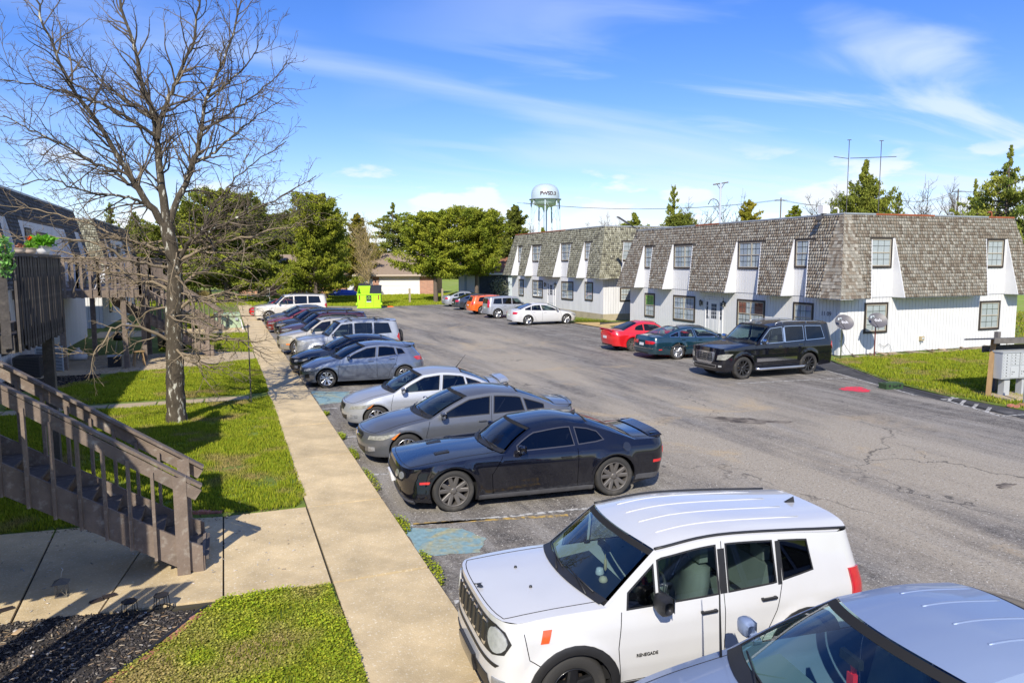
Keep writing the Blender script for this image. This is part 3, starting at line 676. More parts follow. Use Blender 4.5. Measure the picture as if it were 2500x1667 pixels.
    for t0 in (-.75, -.02):
        p = [c.top(1, .085, t0+.0), c.top(1, .12, t0+.38), c.top(1, .15, t0+.70)]
        m.tube([(q[0]-L2-.015, q[1], q[2]+.022) for q in p], .009, 5)
        a = c.top(1, .02, t0+.05); m.tube([(a[0]-L2-.03, a[1], a[2]+.02), (p[1][0]-L2-.02, p[1][1], p[1][2]+.035)], .01, 5)
    m.build('wiper', BLACKTRIM, root)
    if getattr(c, 'rails', None):
        t0, t1, yy = c.rails; ri = c.kinds.index('roof')
        for sgn in (1,-1):
            m = MB(); pl = [c.top(ri, t, sgn*yy) for t in np.linspace(t0, t1, 9)]
            m.tube([(p[0]-L2, p[1], p[2]+.055-(.05 if i in (0,8) else 0)) for i, p in enumerate(pl)], .017, 6)
            for i in (2,6): p = pl[i]; m.bar((p[0]-L2, p[1], p[2]-.01), (p[0]-L2, p[1], p[2]+.06), .05, .025)
            m.build('roof_rail', getattr(c, 'rail_mat', BLACKTRIM), root)
        if getattr(c, 'bars', None):
            for tb in c.bars:
                a, b = c.top(ri, tb, -yy), c.top(ri, tb, yy); m = MB(); m.bar((a[0]-L2, a[1], a[2]+.06), (b[0]-L2, b[1], b[2]+.06), .05, .02); m.build('roof_crossbar', getattr(c, 'rail_mat', BLACKTRIM), root)
    return root, c
# ------------------------------------------------------------------ car shapes (metres, x from the nose)
TINT = mat('tinted_glass', (.008,.010,.013), rough=.03, coat=1.)
GRILLE = mat('grille_mesh', (.012,.012,.013), rough=.4, var=.5, vscale=60)
def scaled(t, sx, sz, sy=1.0):
    o = dict(t)
    def pt(p): return (p[0]*sx, p[1]*sz)
    for k in ('segC','segE'): o[k] = [[pt(p) for p in q] for q in t[k]]
    for k in ('beltl',): o[k] = [pt(p) for p in t[k]]
    o['seams'] = [[pt(p) for p in q] for q in t['seams']]; o['doors'] = [[pt(p) for p in q] for q in t['doors']]
    o['handles'] = [pt(p) for p in t['handles']]; o['div'] = [((f[0]*sx,f[1]*sx),(g[0]*sx,g[1]*sx)) for f, g in t['div']]
    for k in ('xf','wb','seat1','seat2','cab_end','L'):
        if t.get(k): o[k] = t[k]*sx
    o['mirror'] = pt(t['mirror']); o['H'] = t['H']*sz; o['belt'] = t['belt']*sz
    o['lean_f'] = [(z*sz, d) for z, d in t['lean_f']]; o['lean_r'] = [(z*sz, d) for z, d in t['lean_r']]
    o['sec'] = [(z*sz, d) for z, d in t['sec']]
    return o
BASE = dict(lean_f=[(.1,.16),(.3,.03),(.45,.0),(.6,.02),(.85,.12)], lean_r=[(.1,.12),(.3,.02),(.5,.0),(.8,.03),(1.1,.10)],
    sec=[(.12,.13),(.22,.06),(.42,.012),(.6,.0),(.78,.008),(.95,.055)])
SEDAN = dict(BASE, L=4.85, W=1.84, H=1.465, belt=.95, xf=.94, wb=2.80, r=.335, kinds=['hood','windshield','roof','rear','deck'],
    segC=[[(.06,.70),(.55,.88),(1.20,.985)],[(1.20,.985),(1.64,1.235),(2.10,1.42)],[(2.10,1.42),(2.75,1.468),(3.40,1.42)],[(3.40,1.42),(3.86,1.27),(4.28,1.10)],[(4.28,1.10),(4.5,1.085),(4.78,1.06)]],
    segE=[[(.38,.69),(.9,.825),(1.46,.935)],[(1.46,.935),(1.87,1.155),(2.30,1.34)],[(2.30,1.34),(2.85,1.385),(3.38,1.345)],[(3.38,1.345),(3.86,1.20),(4.30,1.035)],[(4.30,1.035),(4.45,1.015),(4.60,.995)]],
    beltl=[(1.4,.915),(3.0,.955),(4.4,1.01)], wtop=.055,
    div=[((1.66,1.66),(2.72,2.78)),((2.80,2.86),(3.52,3.46)),((3.57,3.51),(3.98,3.98))],
    seams=[[(1.37,.27),(1.34,.6),(1.42,.90)],[(2.755,.27),(2.755,.93),(2.81,1.33)],[(3.20,.27),(3.24,.48),(3.46,.74),(3.58,.96)],[(1.37,.27),(3.20,.27)]],
    doors=[[(1.37,.27),(1.34,.6),(1.42,.90),(1.62,1.5),(2.82,1.5),(2.755,.93),(2.755,.27)],[(2.755,.27),(2.755,.93),(2.82,1.5),(3.55,1.5),(3.58,.96),(3.46,.74),(3.24,.48),(3.20,.27)]],
    handles=[(2.55,.845),(3.36,.885)], seat1=2.65, seat2=3.45, cab_end=4.1, mirror=(1.70,.95), hoodcut=.86, rim=dict(n=5,dbl=.22), rimmat=ALLOY)
COUPE = dict(BASE, L=5.02, W=1.92, H=1.45, belt=.95, xf=.93, wb=2.95, r=.36, cf=.50, nf=3.4, cr=.45, nr=3.2, taper=.035, tum=.62, kinds=['hood','windshield','roof','rear','deck'],
    lean_f=[(.1,.30),(.22,.10),(.34,.05),(.48,.02),(.60,.0),(.72,.03),(.9,.10)], lean_r=[(.1,.2),(.35,.05),(.6,.0),(.85,.0),(1.1,.03)],
    sec=[(.12,.12),(.22,.05),(.42,.035),(.60,.012),(.74,.0),(.84,.012),(.95,.075)],
    segC=[[(.06,.795),(.8,.915),(1.60,.975)],[(1.60,.975),(1.86,1.18),(2.18,1.365)],[(2.18,1.365),(2.95,1.43),(3.45,1.385)],[(3.45,1.385),(3.92,1.22),(4.32,1.05)],[(4.32,1.05),(4.6,1.035),(4.95,1.03)]],
    segE=[[(.30,.78),(1.05,.875),(1.84,.925)],[(1.84,.925),(2.10,1.13),(2.38,1.29)],[(2.38,1.29),(3.0,1.345),(3.42,1.30)],[(3.42,1.30),(3.9,1.14),(4.34,.985)],[(4.34,.985),(4.6,.985),(4.88,.98)]],
    beltl=[(1.9,.925),(3.0,.95),(3.55,.985),(3.9,1.04)], wtop=.06,
    div=[((2.06,2.06),(3.14,3.10)),((3.20,3.17),(3.72,3.60))],
    seams=[[(1.62,.25),(1.60,.6),(1.80,.90)],[(3.17,.25),(3.18,.93)],[(1.62,.25),(3.17,.25)]],
    doors=[[(1.62,.25),(1.60,.6),(1.80,.90),(1.95,1.5),(3.12,1.5),(3.18,.93),(3.17,.25)]],
    handles=[(2.95,.80)], seat1=2.95, seat2=3.6, cab_end=4.1, mirror=(2.12,.94), hoodcut=.84, rim=dict(n=5,dbl=.27,sw=.078,rr=.74), rimmat=ALLOYD, arch=.05, flare=.03, bot=.18)
HATCH = dict(BASE, L=4.30, W=1.78, H=1.47, belt=.95, xf=.88, wb=2.65, r=.325, kinds=['hood','windshield','roof'], cr=.62, nr=2.6,
    lean_r=[(.1,.12),(.3,.02),(.5,.0),(.75,.03),(.95,.12),(1.2,.34),(1.42,.56)], tum=.46,
    segC=[[(.06,.70),(.5,.88),(1.08,1.0)],[(1.08,1.0),(1.52,1.25),(2.02,1.43)],[(2.02,1.43),(2.7,1.475),(3.73,1.38)]],
    segE=[[(.38,.69),(.85,.835),(1.38,.95)],[(1.38,.95),(1.78,1.17),(2.22,1.35)],[(2.22,1.35),(2.8,1.385),(3.55,1.27)]],
    beltl=[(1.3,.92),(2.4,.96),(3.8,1.07)], wtop=.055,
    div=[((1.58,1.58),(2.50,2.55)),((2.58,2.63),(3.22,3.16)),((3.27,3.22),(3.62,3.50))],
    seams=[[(1.26,.27),(1.24,.6),(1.33,.92)],[(2.54,.27),(2.54,.95),(2.58,1.34)],[(2.94,.27),(2.98,.48),(3.18,.74),(3.26,1.0)],[(1.26,.27),(2.94,.27)]],
    doors=[[(1.26,.27),(1.24,.6),(1.33,.92),(1.6,1.5),(2.60,1.5),(2.54,.95),(2.54,.27)],[(2.54,.27),(2.54,.95),(2.60,1.5),(3.2,1.5),(3.26,1.0),(3.18,.74),(2.98,.48),(2.94,.27)]],
    handles=[(2.34,.86),(3.06,.91)], seat1=2.45, seat2=3.2, cab_end=3.7, mirror=(1.6,.96), hoodcut=.86, rim=dict(n=5,dbl=.22), rimmat=ALLOY)
SUV = dict(BASE, L=4.6, W=1.84, H=1.72, belt=1.08, xf=.92, wb=2.66, r=.36, kinds=['hood','windshield','roof'], cr=.5, nr=3.2, tum=.36, bot=.26, botf=.28, botr=.34,
    lean_f=[(.1,.2),(.35,.03),(.55,.0),(.75,.01),(1.0,.08)], lean_r=[(.1,.12),(.35,.02),(.6,.0),(.9,.03),(1.1,.09),(1.4,.24),(1.72,.40)],
    sec=[(.15,.12),(.28,.05),(.5,.012),(.7,.0),(.92,.006),(1.08,.04)],
    segC=[[(.06,.92),(.5,1.04),(1.12,1.13)],[(1.12,1.13),(1.45,1.40),(1.85,1.645)],[(1.85,1.645),(2.7,1.72),(4.2,1.64)]],
    segE=[[(.36,.90),(.85,.99),(1.36,1.07)],[(1.36,1.07),(1.68,1.32),(2.03,1.565)],[(2.03,1.565),(2.8,1.635),(4.05,1.55)]],
    beltl=[(1.3,1.05),(2.6,1.08),(4.2,1.13)], wtop=.06,
    div=[((1.52,1.52),(2.42,2.45)),((2.50,2.53),(3.28,3.24)),((3.36,3.32),(4.0,3.88))],
    seams=[[(1.28,.34),(1.25,.7),(1.32,1.05)],[(2.46,.34),(2.46,1.08),(2.49,1.58)],[(2.96,.34),(3.0,.5),(3.20,.8),(3.32,1.1),(3.28,1.55)],[(1.28,.34),(2.96,.34)]],
    doors=[[(1.28,.34),(1.25,.7),(1.32,1.05),(1.6,1.9),(2.50,1.9),(2.46,1.08),(2.46,.34)],[(2.46,.34),(2.46,1.08),(2.50,1.9),(3.27,1.9),(3.32,1.1),(3.20,.8),(3.0,.5),(2.96,.34)]],
    handles=[(2.26,.97),(3.10,1.0)], seat1=2.4, seat2=3.2, cab_end=4.1, mirror=(1.55,1.08), hoodcut=.86, rim=dict(n=5,dbl=.22), rimmat=ALLOY, mh=3.0)
BOXY = dict(SUV, cf=.42, nf=3.8, cr=.35, nr=4.2, tum=.20, lean_r=[(.1,.10),(.35,.02),(.6,.0),(1.0,.01),(1.2,.05),(1.45,.11),(1.72,.18)], mh=3.6,
    lean_f=[(.1,.15),(.35,.03),(.5,.0),(.7,.02),(1.0,.05)],
    segC=[[(.05,.98),(.5,1.06),(1.20,1.12)],[(1.20,1.12),(1.47,1.39),(1.78,1.66)],[(1.78,1.66),(2.7,1.72),(4.35,1.68)]],
    segE=[[(.28,.96),(.8,1.02),(1.38,1.075)],[(1.38,1.075),(1.65,1.34),(1.93,1.60)],[(1.93,1.60),(2.8,1.65),(4.28,1.61)]],
    div=[((1.50,1.50),(2.42,2.42)),((2.50,2.50),(3.28,3.28)),((3.36,3.36),(4.18,4.10))])

def rect(x0, z0, x1, z1): return [(x0,z0),(x1,z0),(x1,z1),(x0,z1)]
def renegade():
    t = scaled(BOXY, 4.24/4.6, 1.69/1.72); t.update(W=1.80, xf=.80, wb=2.57, r=.345, lod=1, lean_r=[(.1,.10),(.35,.02),(.6,.0),(.95,.01),(1.15,.06),(1.4,.13),(1.7,.20)])
    t.update(segC=[[(.05,1.085),(.45,1.12),(.98,1.14)],[(.98,1.13),(1.26,1.36),(1.58,1.60)],[(1.58,1.60),(2.4,1.67),(4.0,1.575)]],
      segE=[[(.24,1.065),(.65,1.09),(1.14,1.10)],[(1.14,1.09),(1.42,1.32),(1.71,1.55)],[(1.71,1.55),(2.5,1.605),(3.96,1.50)]],
      beltl=[(1.1,1.03),(2.2,1.045),(3.0,1.07),(3.9,1.20)],
      div=[((1.34,1.36),(1.66,1.66)),((1.69,1.69),(2.36,2.36)),((2.46,2.46),(3.04,3.02)),((3.11,3.09),(3.52,3.48))],
      seams=[[(1.28,.34),(1.25,.7),(1.29,1.04)],[(2.41,.34),(2.41,1.08),(2.42,1.57)],[(2.78,.34),(2.84,.5),(3.02,.82),(3.10,1.08),(3.07,1.5)],[(1.28,.34),(2.78,.34)],[(.30,.97),(.36,.72),(.52,.62)]],
      doors=[[(1.28,.34),(1.25,.7),(1.29,1.04),(1.45,1.9),(2.42,1.9),(2.41,1.08),(2.41,.34)],[(2.41,.34),(2.41,1.08),(2.42,1.9),(3.07,1.9),(3.10,1.08),(3.02,.82),(2.84,.5),(2.78,.34)]],
      handles=[(2.22,.93),(2.92,.96)], seat1=2.3, seat2=3.0, cab_end=3.9, mirror=(1.66,1.06), msize=1.25, mirror_mat=BLACKTRIM, handle_mat=BLACKTRIM,
      rim=dict(n=5,sw=.08,rr=.64), rimmat=ALLOYB, glm=[GLD,GLS,GLS,GLD], seat=SEATG, wsm=GLW, arch=.06, flare=.03)
    d = []
    d.append(('grille_surround','F',[(-.80,.77),(-.66,.725),(.66,.725),(.80,.77),(.84,.88),(.80,.98),(.70,1.02),(-.70,1.02),(-.80,.98),(-.84,.88)],BLACKTRIM,.006,(1,)))
    d.append(('headlight','f',[(.70+.12*math.cos(a),.88+.115*math.sin(a)) for a in np.linspace(0,2*math.pi,16)[:-1]],LENS,.022))
    for i in range(7):
        y = -.48+.16*i
        d.append(('grille_slot','F',[(y-.052,.775),(y-.03,.75),(y+.03,.75),(y+.052,.775),(y+.052,.97),(y+.03,.995),(y-.03,.995),(y-.052,.97)],CHROME,.016,(1,)))
        d.append(('grille_mesh','F',[(y-.034,.785),(y+.034,.785),(y+.034,.965),(y-.034,.965)],GRILLE,.024,(1,)))
    d.append(('lower_grille','F',[(-.72,.62),(.72,.62),(.76,.655),(-.76,.655)],BLACKTRIM,.006,(1,)))
    d.append(('bumper_insert','F',[(-.66,.30),(.66,.30),(.60,.50),(-.60,.50)],BLACKTRIM,.008,(1,)))
    d.append(('licence_plate_holder','F',[(-.27,.37),(.27,.37),(.27,.53),(-.27,.53)],mat('plate_holder',(.01,.01,.012),rough=.25,coat=.5),.045,(1,)))
    d.append(('fog_light','f',[(.66,.36),(.80,.38),(.82,.52),(.68,.52)],LENSD,.008))
    d.append(('bumper_lip','F',[(-.80,.205),(.80,.205),(.80,.285),(-.80,.285)],BLACKTRIM,.03,(1,)))
    d.append(('side_marker','s',[(.47,.86),(.55,.86),(.585,.98),(.50,.98)],mat('marker_orange',(.85,.10,.02),rough=.2,coat=1.),.008))
    for xa in (.80, 3.37):
        ring = [(xa+.465*math.cos(a), .345+.465*math.sin(a)) for a in np.linspace(math.pi*1.02,-.05,17)]+[(xa+.385*math.cos(a), .345+.385*math.sin(a)) for a in np.linspace(-.05,math.pi*1.02,17)]
        ring = [(x,max(z,.21)) for x,z in ring]
        d.append(('wheel_arch_trim','s',ring,BLACKTRIM,.018))
    d.append(('sill_trim','s',rect(1.27,.22,2.90,.33),BLACKTRIM,.015))
    d.append(('tail_light','s',[(3.98,.84),(4.13,.84),(4.13,1.12),(3.98,1.12)],REDL,.02))
    d.append(('rear_window','R',rect(-.56,1.13,.56,1.40),TINT,.006,(1,)))
    t['details'] = d; t['cowl'] = 1
    return t
def challenger():
    t = dict(COUPE); t.update(glm=[GLD,GLD], wsm=glass('windshield_glass_dark',(.22,.28,.30), 2.05), seat=SEATD, handle_mat=BLACKTRIM, trim=mat('trim_thin_grey',(.10,.10,.11),rough=.3,metal=.6), msize=1.05)
    d = []
    d.append(('grille','F',[(-.74,.57),(.74,.57),(.80,.62),(.80,.70),(.76,.735),(-.76,.735),(-.80,.70),(-.80,.62)],GRILLE,.004,(1,)))
    d.append(('grille_frame','F',[(-.74,.565),(.74,.565),(.74,.585),(-.74,.585)],BLACKTRIM,.02,(1,)))
    for yy in (.70,.52): d.append(('headlight','f',[(yy+.075*math.cos(a),.655+.062*math.sin(a)) for a in np.linspace(0,2*math.pi,13)[:-1]],LENSD,.010))
    d.append(('lower_intake','F',[(-.55,.30),(.55,.30),(.62,.42),(-.62,.42)],GRILLE,.004,(1,)))
    d.append(('licence_plate','F',[(-.17,.42),(.17,.42),(.17,.58),(-.17,.58)],PLATE,.05,(1,)))
    d.append(('front_splitter','f',[(.0,.185),(.86,.185),(.86,.225),(.0,.225)],mat('splitter_grey',(.05,.05,.055),rough=.5),.03))
    d.append(('side_marker','s',[(.345,.52),(.52,.52),(.52,.56),(.345,.56)],mat('marker_red',(.62,.02,.02),rough=.2,coat=1.),.006))
    d.append(('side_marker','s',[(4.66,.56),(4.84,.56),(4.84,.61),(4.66,.61)],MATS['marker_red'],.006))
    d.append(('sill_trim','s',rect(1.36,.17,3.46,.25),mat('sill_grey',(.065,.065,.07),rough=.55,var=.3,vscale=9),.012))
    d.append(('rear_valance','s',rect(4.32,.27,4.80,.36),MATS['sill_grey'],.010))
    d.append(('fuel_cap','s',[(4.13+.075*math.cos(a),.885+.075*math.sin(a)) for a in np.linspace(0,2*math.pi,17)[:-1]],mat('fuel_cap_dark',(.05,.06,.08),rough=.2,metal=.6),.010,(1,-1)))
    d.append(('tail_light','R',[(-.80,.70),(.80,.70),(.80,.82),(-.80,.82)],REDL,.006,(1,)))
    for xa in (.93,3.88):
        d.append(('arch_lip','s',[(xa+.455*math.cos(a), .36+.455*math.sin(a)) for a in np.linspace(math.pi*.95,.15,17)]+[(xa+.415*math.cos(a), .36+.415*math.sin(a)) for a in np.linspace(.15,math.pi*.95,17)],'body',.014))
    t['details'] = d
    return t
def sedan_details(c, lens=LENS, grille=GRILLE, plate=False, low=True, tail=REDL):
    L = c['L']; sz = c['H']/1.465; a = []
    f = lambda z: z*sz
    a.append(('grille','F',[(-.42,f(.56)),(.42,f(.56)),(.50,f(.66)),(.46,f(.695)),(-.46,f(.695)),(-.50,f(.66))],grille,.005,(1,)))
    a.append(('headlight','w',None,lens,.006))
    if low:
        a.append(('lower_intake','F',[(-.50,f(.30)),(.50,f(.30)),(.58,f(.42)),(-.58,f(.42))],GRILLE,.005,(1,)))
        a.append(('fog_recess','f',[(.66,f(.32)),(.80,f(.34)),(.80,f(.46)),(.68,f(.44))],BLACKTRIM,.004))
    if plate: a.append(('licence_plate','F',[(-.16,f(.40)),(.16,f(.40)),(.16,f(.51)),(-.16,f(.51))],PLATE,.02,(1,)))
    return a
def hl(spec, y0, x1, z0, z1, ztip):
    """headlight polygon in raw s that wraps from the nose (half width y0) to side position x1"""
    c = Car(**spec); s0 = float(c.sya(y0)); s1 = float(c.sxa(x1)); m = (s0+s1)/2
    return [(s0, z0), (m, z0+.01), (s1-.02, ztip-.02), (s1, ztip), (m, z1), (s0+.03, z0+(z1-z0)*.75)]
def tl(spec, y0, x1, z0, z1, grow=0.):
    c = Car(**spec); s0 = float(c.sxa(x1)); s1 = float(c.syr(y0)); return [(s0, (z0+z1)/2+.02+grow), (s0+.12, z0+.01), (s1, z0), (s1, z1), (s0+.12, z1)]
# ------------------------------------------------------------------ ground, lot, walks
LZ = 0.10            # walks and lawn stand this far above the lot
def asphalt():
    m = bpy.data.materials.new('asphalt'); m.use_nodes = True; nt = m.node_tree; N, Lk = nt.nodes, nt.links; b = N['Principled BSDF']
    b.inputs['Roughness'].default_value = .85; b.inputs['Specular IOR Level'].default_value = .3
    tc = N.new('ShaderNodeTexCoord'); P = tc.outputs['Object']
    def noise(scale, det, rough=.6, stretch=None, rot=0, dist=0, loc=(0,0,0)):
        mp = N.new('ShaderNodeMapping'); Lk.new(P, mp.inputs[0]); mp.inputs['Location'].default_value = loc
        if stretch: mp.inputs['Scale'].default_value = stretch
        mp.inputs['Rotation'].default_value = (0,0,rot)
        n = N.new('ShaderNodeTexNoise'); n.inputs['Scale'].default_value = scale; n.inputs['Detail'].default_value = det; n.inputs['Roughness'].default_value = rough; n.inputs['Distortion'].default_value = dist
        Lk.new(mp.outputs[0], n.inputs['Vector']); return n.outputs['Fac']
    def mr(v, a, b_, c=0., d=1.):
        n = N.new('ShaderNodeMapRange'); n.inputs['From Min'].default_value = a; n.inputs['From Max'].default_value = b_; n.inputs['To Min'].default_value = c; n.inputs['To Max'].default_value = d; Lk.new(v, n.inputs['Value']); return n.outputs[0]
    def mix(f, a, b_):
        n = N.new('ShaderNodeMix'); n.data_type = 'RGBA'; Lk.new(f, n.inputs['Factor'])
        for k, q in (('A', a), ('B', b_)):
            if isinstance(q, tuple): n.inputs[k].default_value = (*q, 1)
            else: Lk.new(q, n.inputs[k])
        return n.outputs['Result']
    def mth(op, a, b_):
        n = N.new('ShaderNodeMath'); n.operation = op; n.use_clamp = True
        for i, q in enumerate((a, b_)):
            if isinstance(q, (int, float)): n.inputs[i].default_value = q
            else: Lk.new(q, n.inputs[i])
        return n.outputs[0]
    sx = N.new('ShaderNodeSeparateXYZ'); Lk.new(P, sx.inputs[0]); U, V = sx.outputs[0], sx.outputs[1]
    streak = noise(.9, 6, .62, (1.0, .10, 1), R(-38))      # long worn drags
    streak2 = noise(.55, 5, .6, (1.0, .16, 1), R(-30), .3, (3, 8, 0))
    big = noise(.16, 4, .55, None, 0, .5)
    fine = noise(17, 3, .8); grit = noise(42, 3, .85); fstreak = noise(2.6, 6, .7, (1.0,.09,1), R(-36), .2, (5,1,0)); mid = noise(3.2, 6, .7)
    # worn aisle between the two rows
    aisle = mth('MULTIPLY', mr(U, 7.0, 9.8), mr(U, 17.5, 14.2))
    wear = mth('MULTIPLY', aisle, mr(mth('ADD', streak2, mth('MULTIPLY', big, .5)), .62, .84))
    c0 = mix(mr(mid, .36, .62), (.068,.061,.055), (.185,.165,.14))
    c1 = mix(mr(streak, .46, .64), c0, (.255,.23,.195))
    c1b = mix(mr(fstreak, .50, .66, 0., .55), c1, (.31,.295,.27)); c1 = mix(mr(fstreak, .42, .34, 0., .6), c1b, (.055,.053,.054))
    c2 = mix(mth('MULTIPLY', wear, .85), c1, (.36,.31,.235))
    spots = mr(noise(.34, 6, .66, None, 0, .9, (7,2,0)), .57, .68)
    c3 = mix(mth('MULTIPLY', spots, mth('MULTIPLY', aisle, .75)), c2, (.42,.32,.19))
    # stones showing in the binder
    st = mr(fine, .57, .63); st2 = mr(grit, .56, .62)
    c4 = mix(mth('MULTIPLY', st, .6), c3, (.48,.46,.42)); c5 = mix(mth('MULTIPLY', st2, .45), c4, (.62,.59,.54))
    dk = mr(noise(22, 3, .8, None, 0, 0, (3,3,0)), .56, .62); c6 = mix(mth('MULTIPLY', dk, .6), c5, (.025,.025,.026))
    # cracks
    vo = N.new('ShaderNodeTexVoronoi'); vo.feature = 'DISTANCE_TO_EDGE'; vo.inputs['Scale'].default_value = .23
    mp = N.new('ShaderNodeMapping'); Lk.new(P, mp.inputs[0]); nz = N.new('ShaderNodeTexNoise'); nz.inputs['Scale'].default_value = 1.1; nz.inputs['Detail'].default_value = 5; Lk.new(P, nz.inputs['Vector'])
    vm = N.new('ShaderNodeVectorMath'); vm.operation = 'MULTIPLY_ADD'; Lk.new(nz.outputs['Color'], vm.inputs[0]); vm.inputs[1].default_value = (2.2,2.2,0); Lk.new(mp.outputs[0], vm.inputs[2]); Lk.new(vm.outputs[0], vo.inputs['Vector'])
    crk = mth('MULTIPLY', mr(vo.outputs['Distance'], .006, .0015), mr(big, .45, .54)); c7 = mix(mth('MULTIPLY', crk, .7), c6, (.03,.028,.027))
    Lk.new(c7, b.inputs['Base Color'])
    h = mth('ADD', mth('MULTIPLY', fine, .5), mth('MULTIPLY', grit, .5)); bp = N.new('ShaderNodeBump'); bp.inputs['Strength'].default_value = .55; bp.inputs['Distance'].default_value = .012
    Lk.new(h, bp.inputs['Height']); Lk.new(bp.outputs[0], b.inputs['Normal'])
    return m
ASPH = asphalt()
SOIL = mat('soil_under_grass', (.13,.18,.02), rough=1., var=.4, vscale=2., col2=(.17,.13,.06), c2scale=1.3, c2lo=.56, c2hi=.72)
FARGRASS = mat('far_grass', (.22,.30,.03), rough=1., var=.3, vscale=.6, col2=(.32,.32,.10), c2scale=.25, c2lo=.5, c2hi=.7)
CONC = mat('walk_concrete', (.56,.435,.25), rough=.9, var=.34, vscale=1.1, col2=(.74,.66,.50), c2scale=26., c2lo=.57, c2hi=.70, bump=.35, bscale=55, objvar=.05)
CONC2 = mat('patio_concrete', (.46,.36,.225), rough=.92, var=.25, vscale=1.2, col2=(.25,.22,.17), c2scale=2.3, c2lo=.5, c2hi=.7, bump=.3, bscale=50, objvar=.06)
JOINT = mat('joint_dirt', (.05,.045,.03), rough=1.)
PAINTW = mat('line_paint_white', (.50,.49,.46), rough=.8, col2=(.14,.135,.125), c2scale=9., c2lo=.46, c2hi=.56, detail=6)
PAINTY = mat('line_paint_yellow', (.50,.33,.09), rough=.8, col2=(.16,.14,.11), c2scale=7., c2lo=.42, c2hi=.56)
PAINTB = mat('bay_paint_blue', (.20,.32,.345), rough=.8, col2=(.34,.33,.20), c2scale=2.6, c2lo=.50, c2hi=.66, var=.3, vscale=12, detail=7, distort=1.2)
PAINTR = mat('spray_paint_red', (.72,.02,.06), rough=.8, col2=(.16,.12,.11), c2scale=7., c2lo=.50, c2hi=.62, detail=8)

g = MB(); g.add([(-900,-300,-.05),(900,-300,-.05),(900,1200,-.05),(-900,1200,-.05)], [(0,1,2,3)]); tag(g.build('ground', FARGRASS), kind='structure')
def sheet(name, poly, z, m, kind='structure', h=None, thick=None):
    b = MB(); b.prism(poly, z-(thick or .04), z); o = b.build(name, m)
    if kind: o['kind'] = kind
    return o
lotp = [(2.43,-6),(30,-6),(24,5.5),(20.75,12.5),(20.9,16.5),(21.5,19.0),(22.7,21.5),(23.6,23.5),(24.1,24.4),(22.55,27),(22.4,45),(22.6,60),(23.6,72.0),(20.4,72.2),(15.2,71.4),(9.0,74.5),(3.5,78),(2.43,78)]
sheet('parking_lot', lotp, 0.0, ASPH)
# lawns (soil carrying the blades)
sheet('lawn_soil', [(-9,12.66),(1.14,12.66),(1.14,80),(-9,80)], LZ-.015, SOIL)
sheet('lawn_soil', [(-1.9,2.0),(1.14,2.0),(1.14,9.38),(-.20,9.38),(-.40,9.10),(-.75,8.55),(-1.25,7.9),(-1.6,7.3),(-1.9,6.4)], LZ-.012, SOIL)
sheet('lawn_soil', [(30,-6),(60,-6),(60,60),(25.0,60),(22.46,60),(22.46,27),(24.1,24.5),(23.6,23.5),(22.7,21.5),(21.5,19.0),(20.9,16.5),(20.75,12.5),(24,5.5)], .03, SOIL)
MULCH = mat('mulch_bed', (.035,.030,.027), rough=1., var=.5, vscale=30, bump=1., bscale=45, col2=(.10,.075,.055), c2scale=16, c2lo=.6, c2hi=.72)
sheet('planting_bed', [(-9,9.6),(-3.4,9.75),(-1.85,9.62),(-1.2,9.42),(-.42,9.2),(-.75,8.6),(-1.25,7.95),(-1.6,7.35),(-1.95,6.4),(-1.95,2),(-9,2)], LZ-.01, MULCH)
sheet('planting_bed', [(-8,27.3),(-5.5,28.2),(-4.4,30.2),(-4.5,31.2),(-8,31.2)], LZ-.008, MULCH)

# concrete walks in slabs with open joints
def slab_strip(parent, quads, m, z=LZ, th=.16, gap=.018):
    for q in quads:
        cx = sum(p[0] for p in q)/len(q); cy = sum(p[1] for p in q)/len(q)
        pl = [(p[0]+(cx-p[0])/max(.01, math.hypot(cx-p[0], cy-p[1]))*gap, p[1]+(cy-p[1])/max(.01, math.hypot(cx-p[0], cy-p[1]))*gap) for p in q]
        dz = random.uniform(-.006, .006); b = MB(); b.prism([(x-cx, y-cy) for x, y in pl], -th, 0); b.build('concrete_slab', m, parent, loc=(cx, cy, z+dz))
walk = sheet('sidewalk', [(1.14,-4),(2.43,-4),(2.43,78),(1.14,78)], LZ-.03, JOINT, thick=.12)
vs = [-4,.2,3.2,6.5,9.38,12.55,15.9,19.2,22.5,25.8,29.1,32.4,35.7,39,42.4,46,50,54,58,62,66,70,74,78]
slab_strip(walk, [[(1.15,a),(2.42,a+.03),(2.42,b),(1.15,b)] for a, b in zip(vs, vs[1:])], CONC)
patio = sheet('patio', [(-9,9.45),(1.14,9.38),(1.14,12.62),(-9,13.2)], LZ-.035, JOINT, thick=.1)
slab_strip(patio, [[(-.17,9.40),(1.13,9.40),(1.13,12.60),(-.17,12.62)]], CONC)
slab_strip(patio, [[(-1.55,9.55),(-.18,9.42),(-.18,12.62),(-1.1,12.8)],[(-2.45,9.65),(-1.56,9.56),(-1.12,12.8),(-2.6,12.95)],[(-3.9,9.75),(-2.47,9.65),(-2.62,12.95),(-4.2,13.1)],[(-6,9.8),(-3.92,9.75),(-4.22,13.1),(-6,13.15)],[(-9,9.9),(-6.02,9.8),(-6.02,13.15),(-9,13.2)]], CONC)
path = sheet('path', [(-7.2,23.75),(.6,23.75),(1.14,24.2),(1.14,24.4),(.6,24.5),(-7.2,24.5)], LZ-.02, JOINT, thick=.08)
slab_strip(path, [[(a,23.5+.1*(a<-6)),(a+1.28,23.5),(a+1.28,24.2),(a,24.2)] for a in np.arange(-7.2,.4,1.3)], CONC2, LZ+.006, .1)
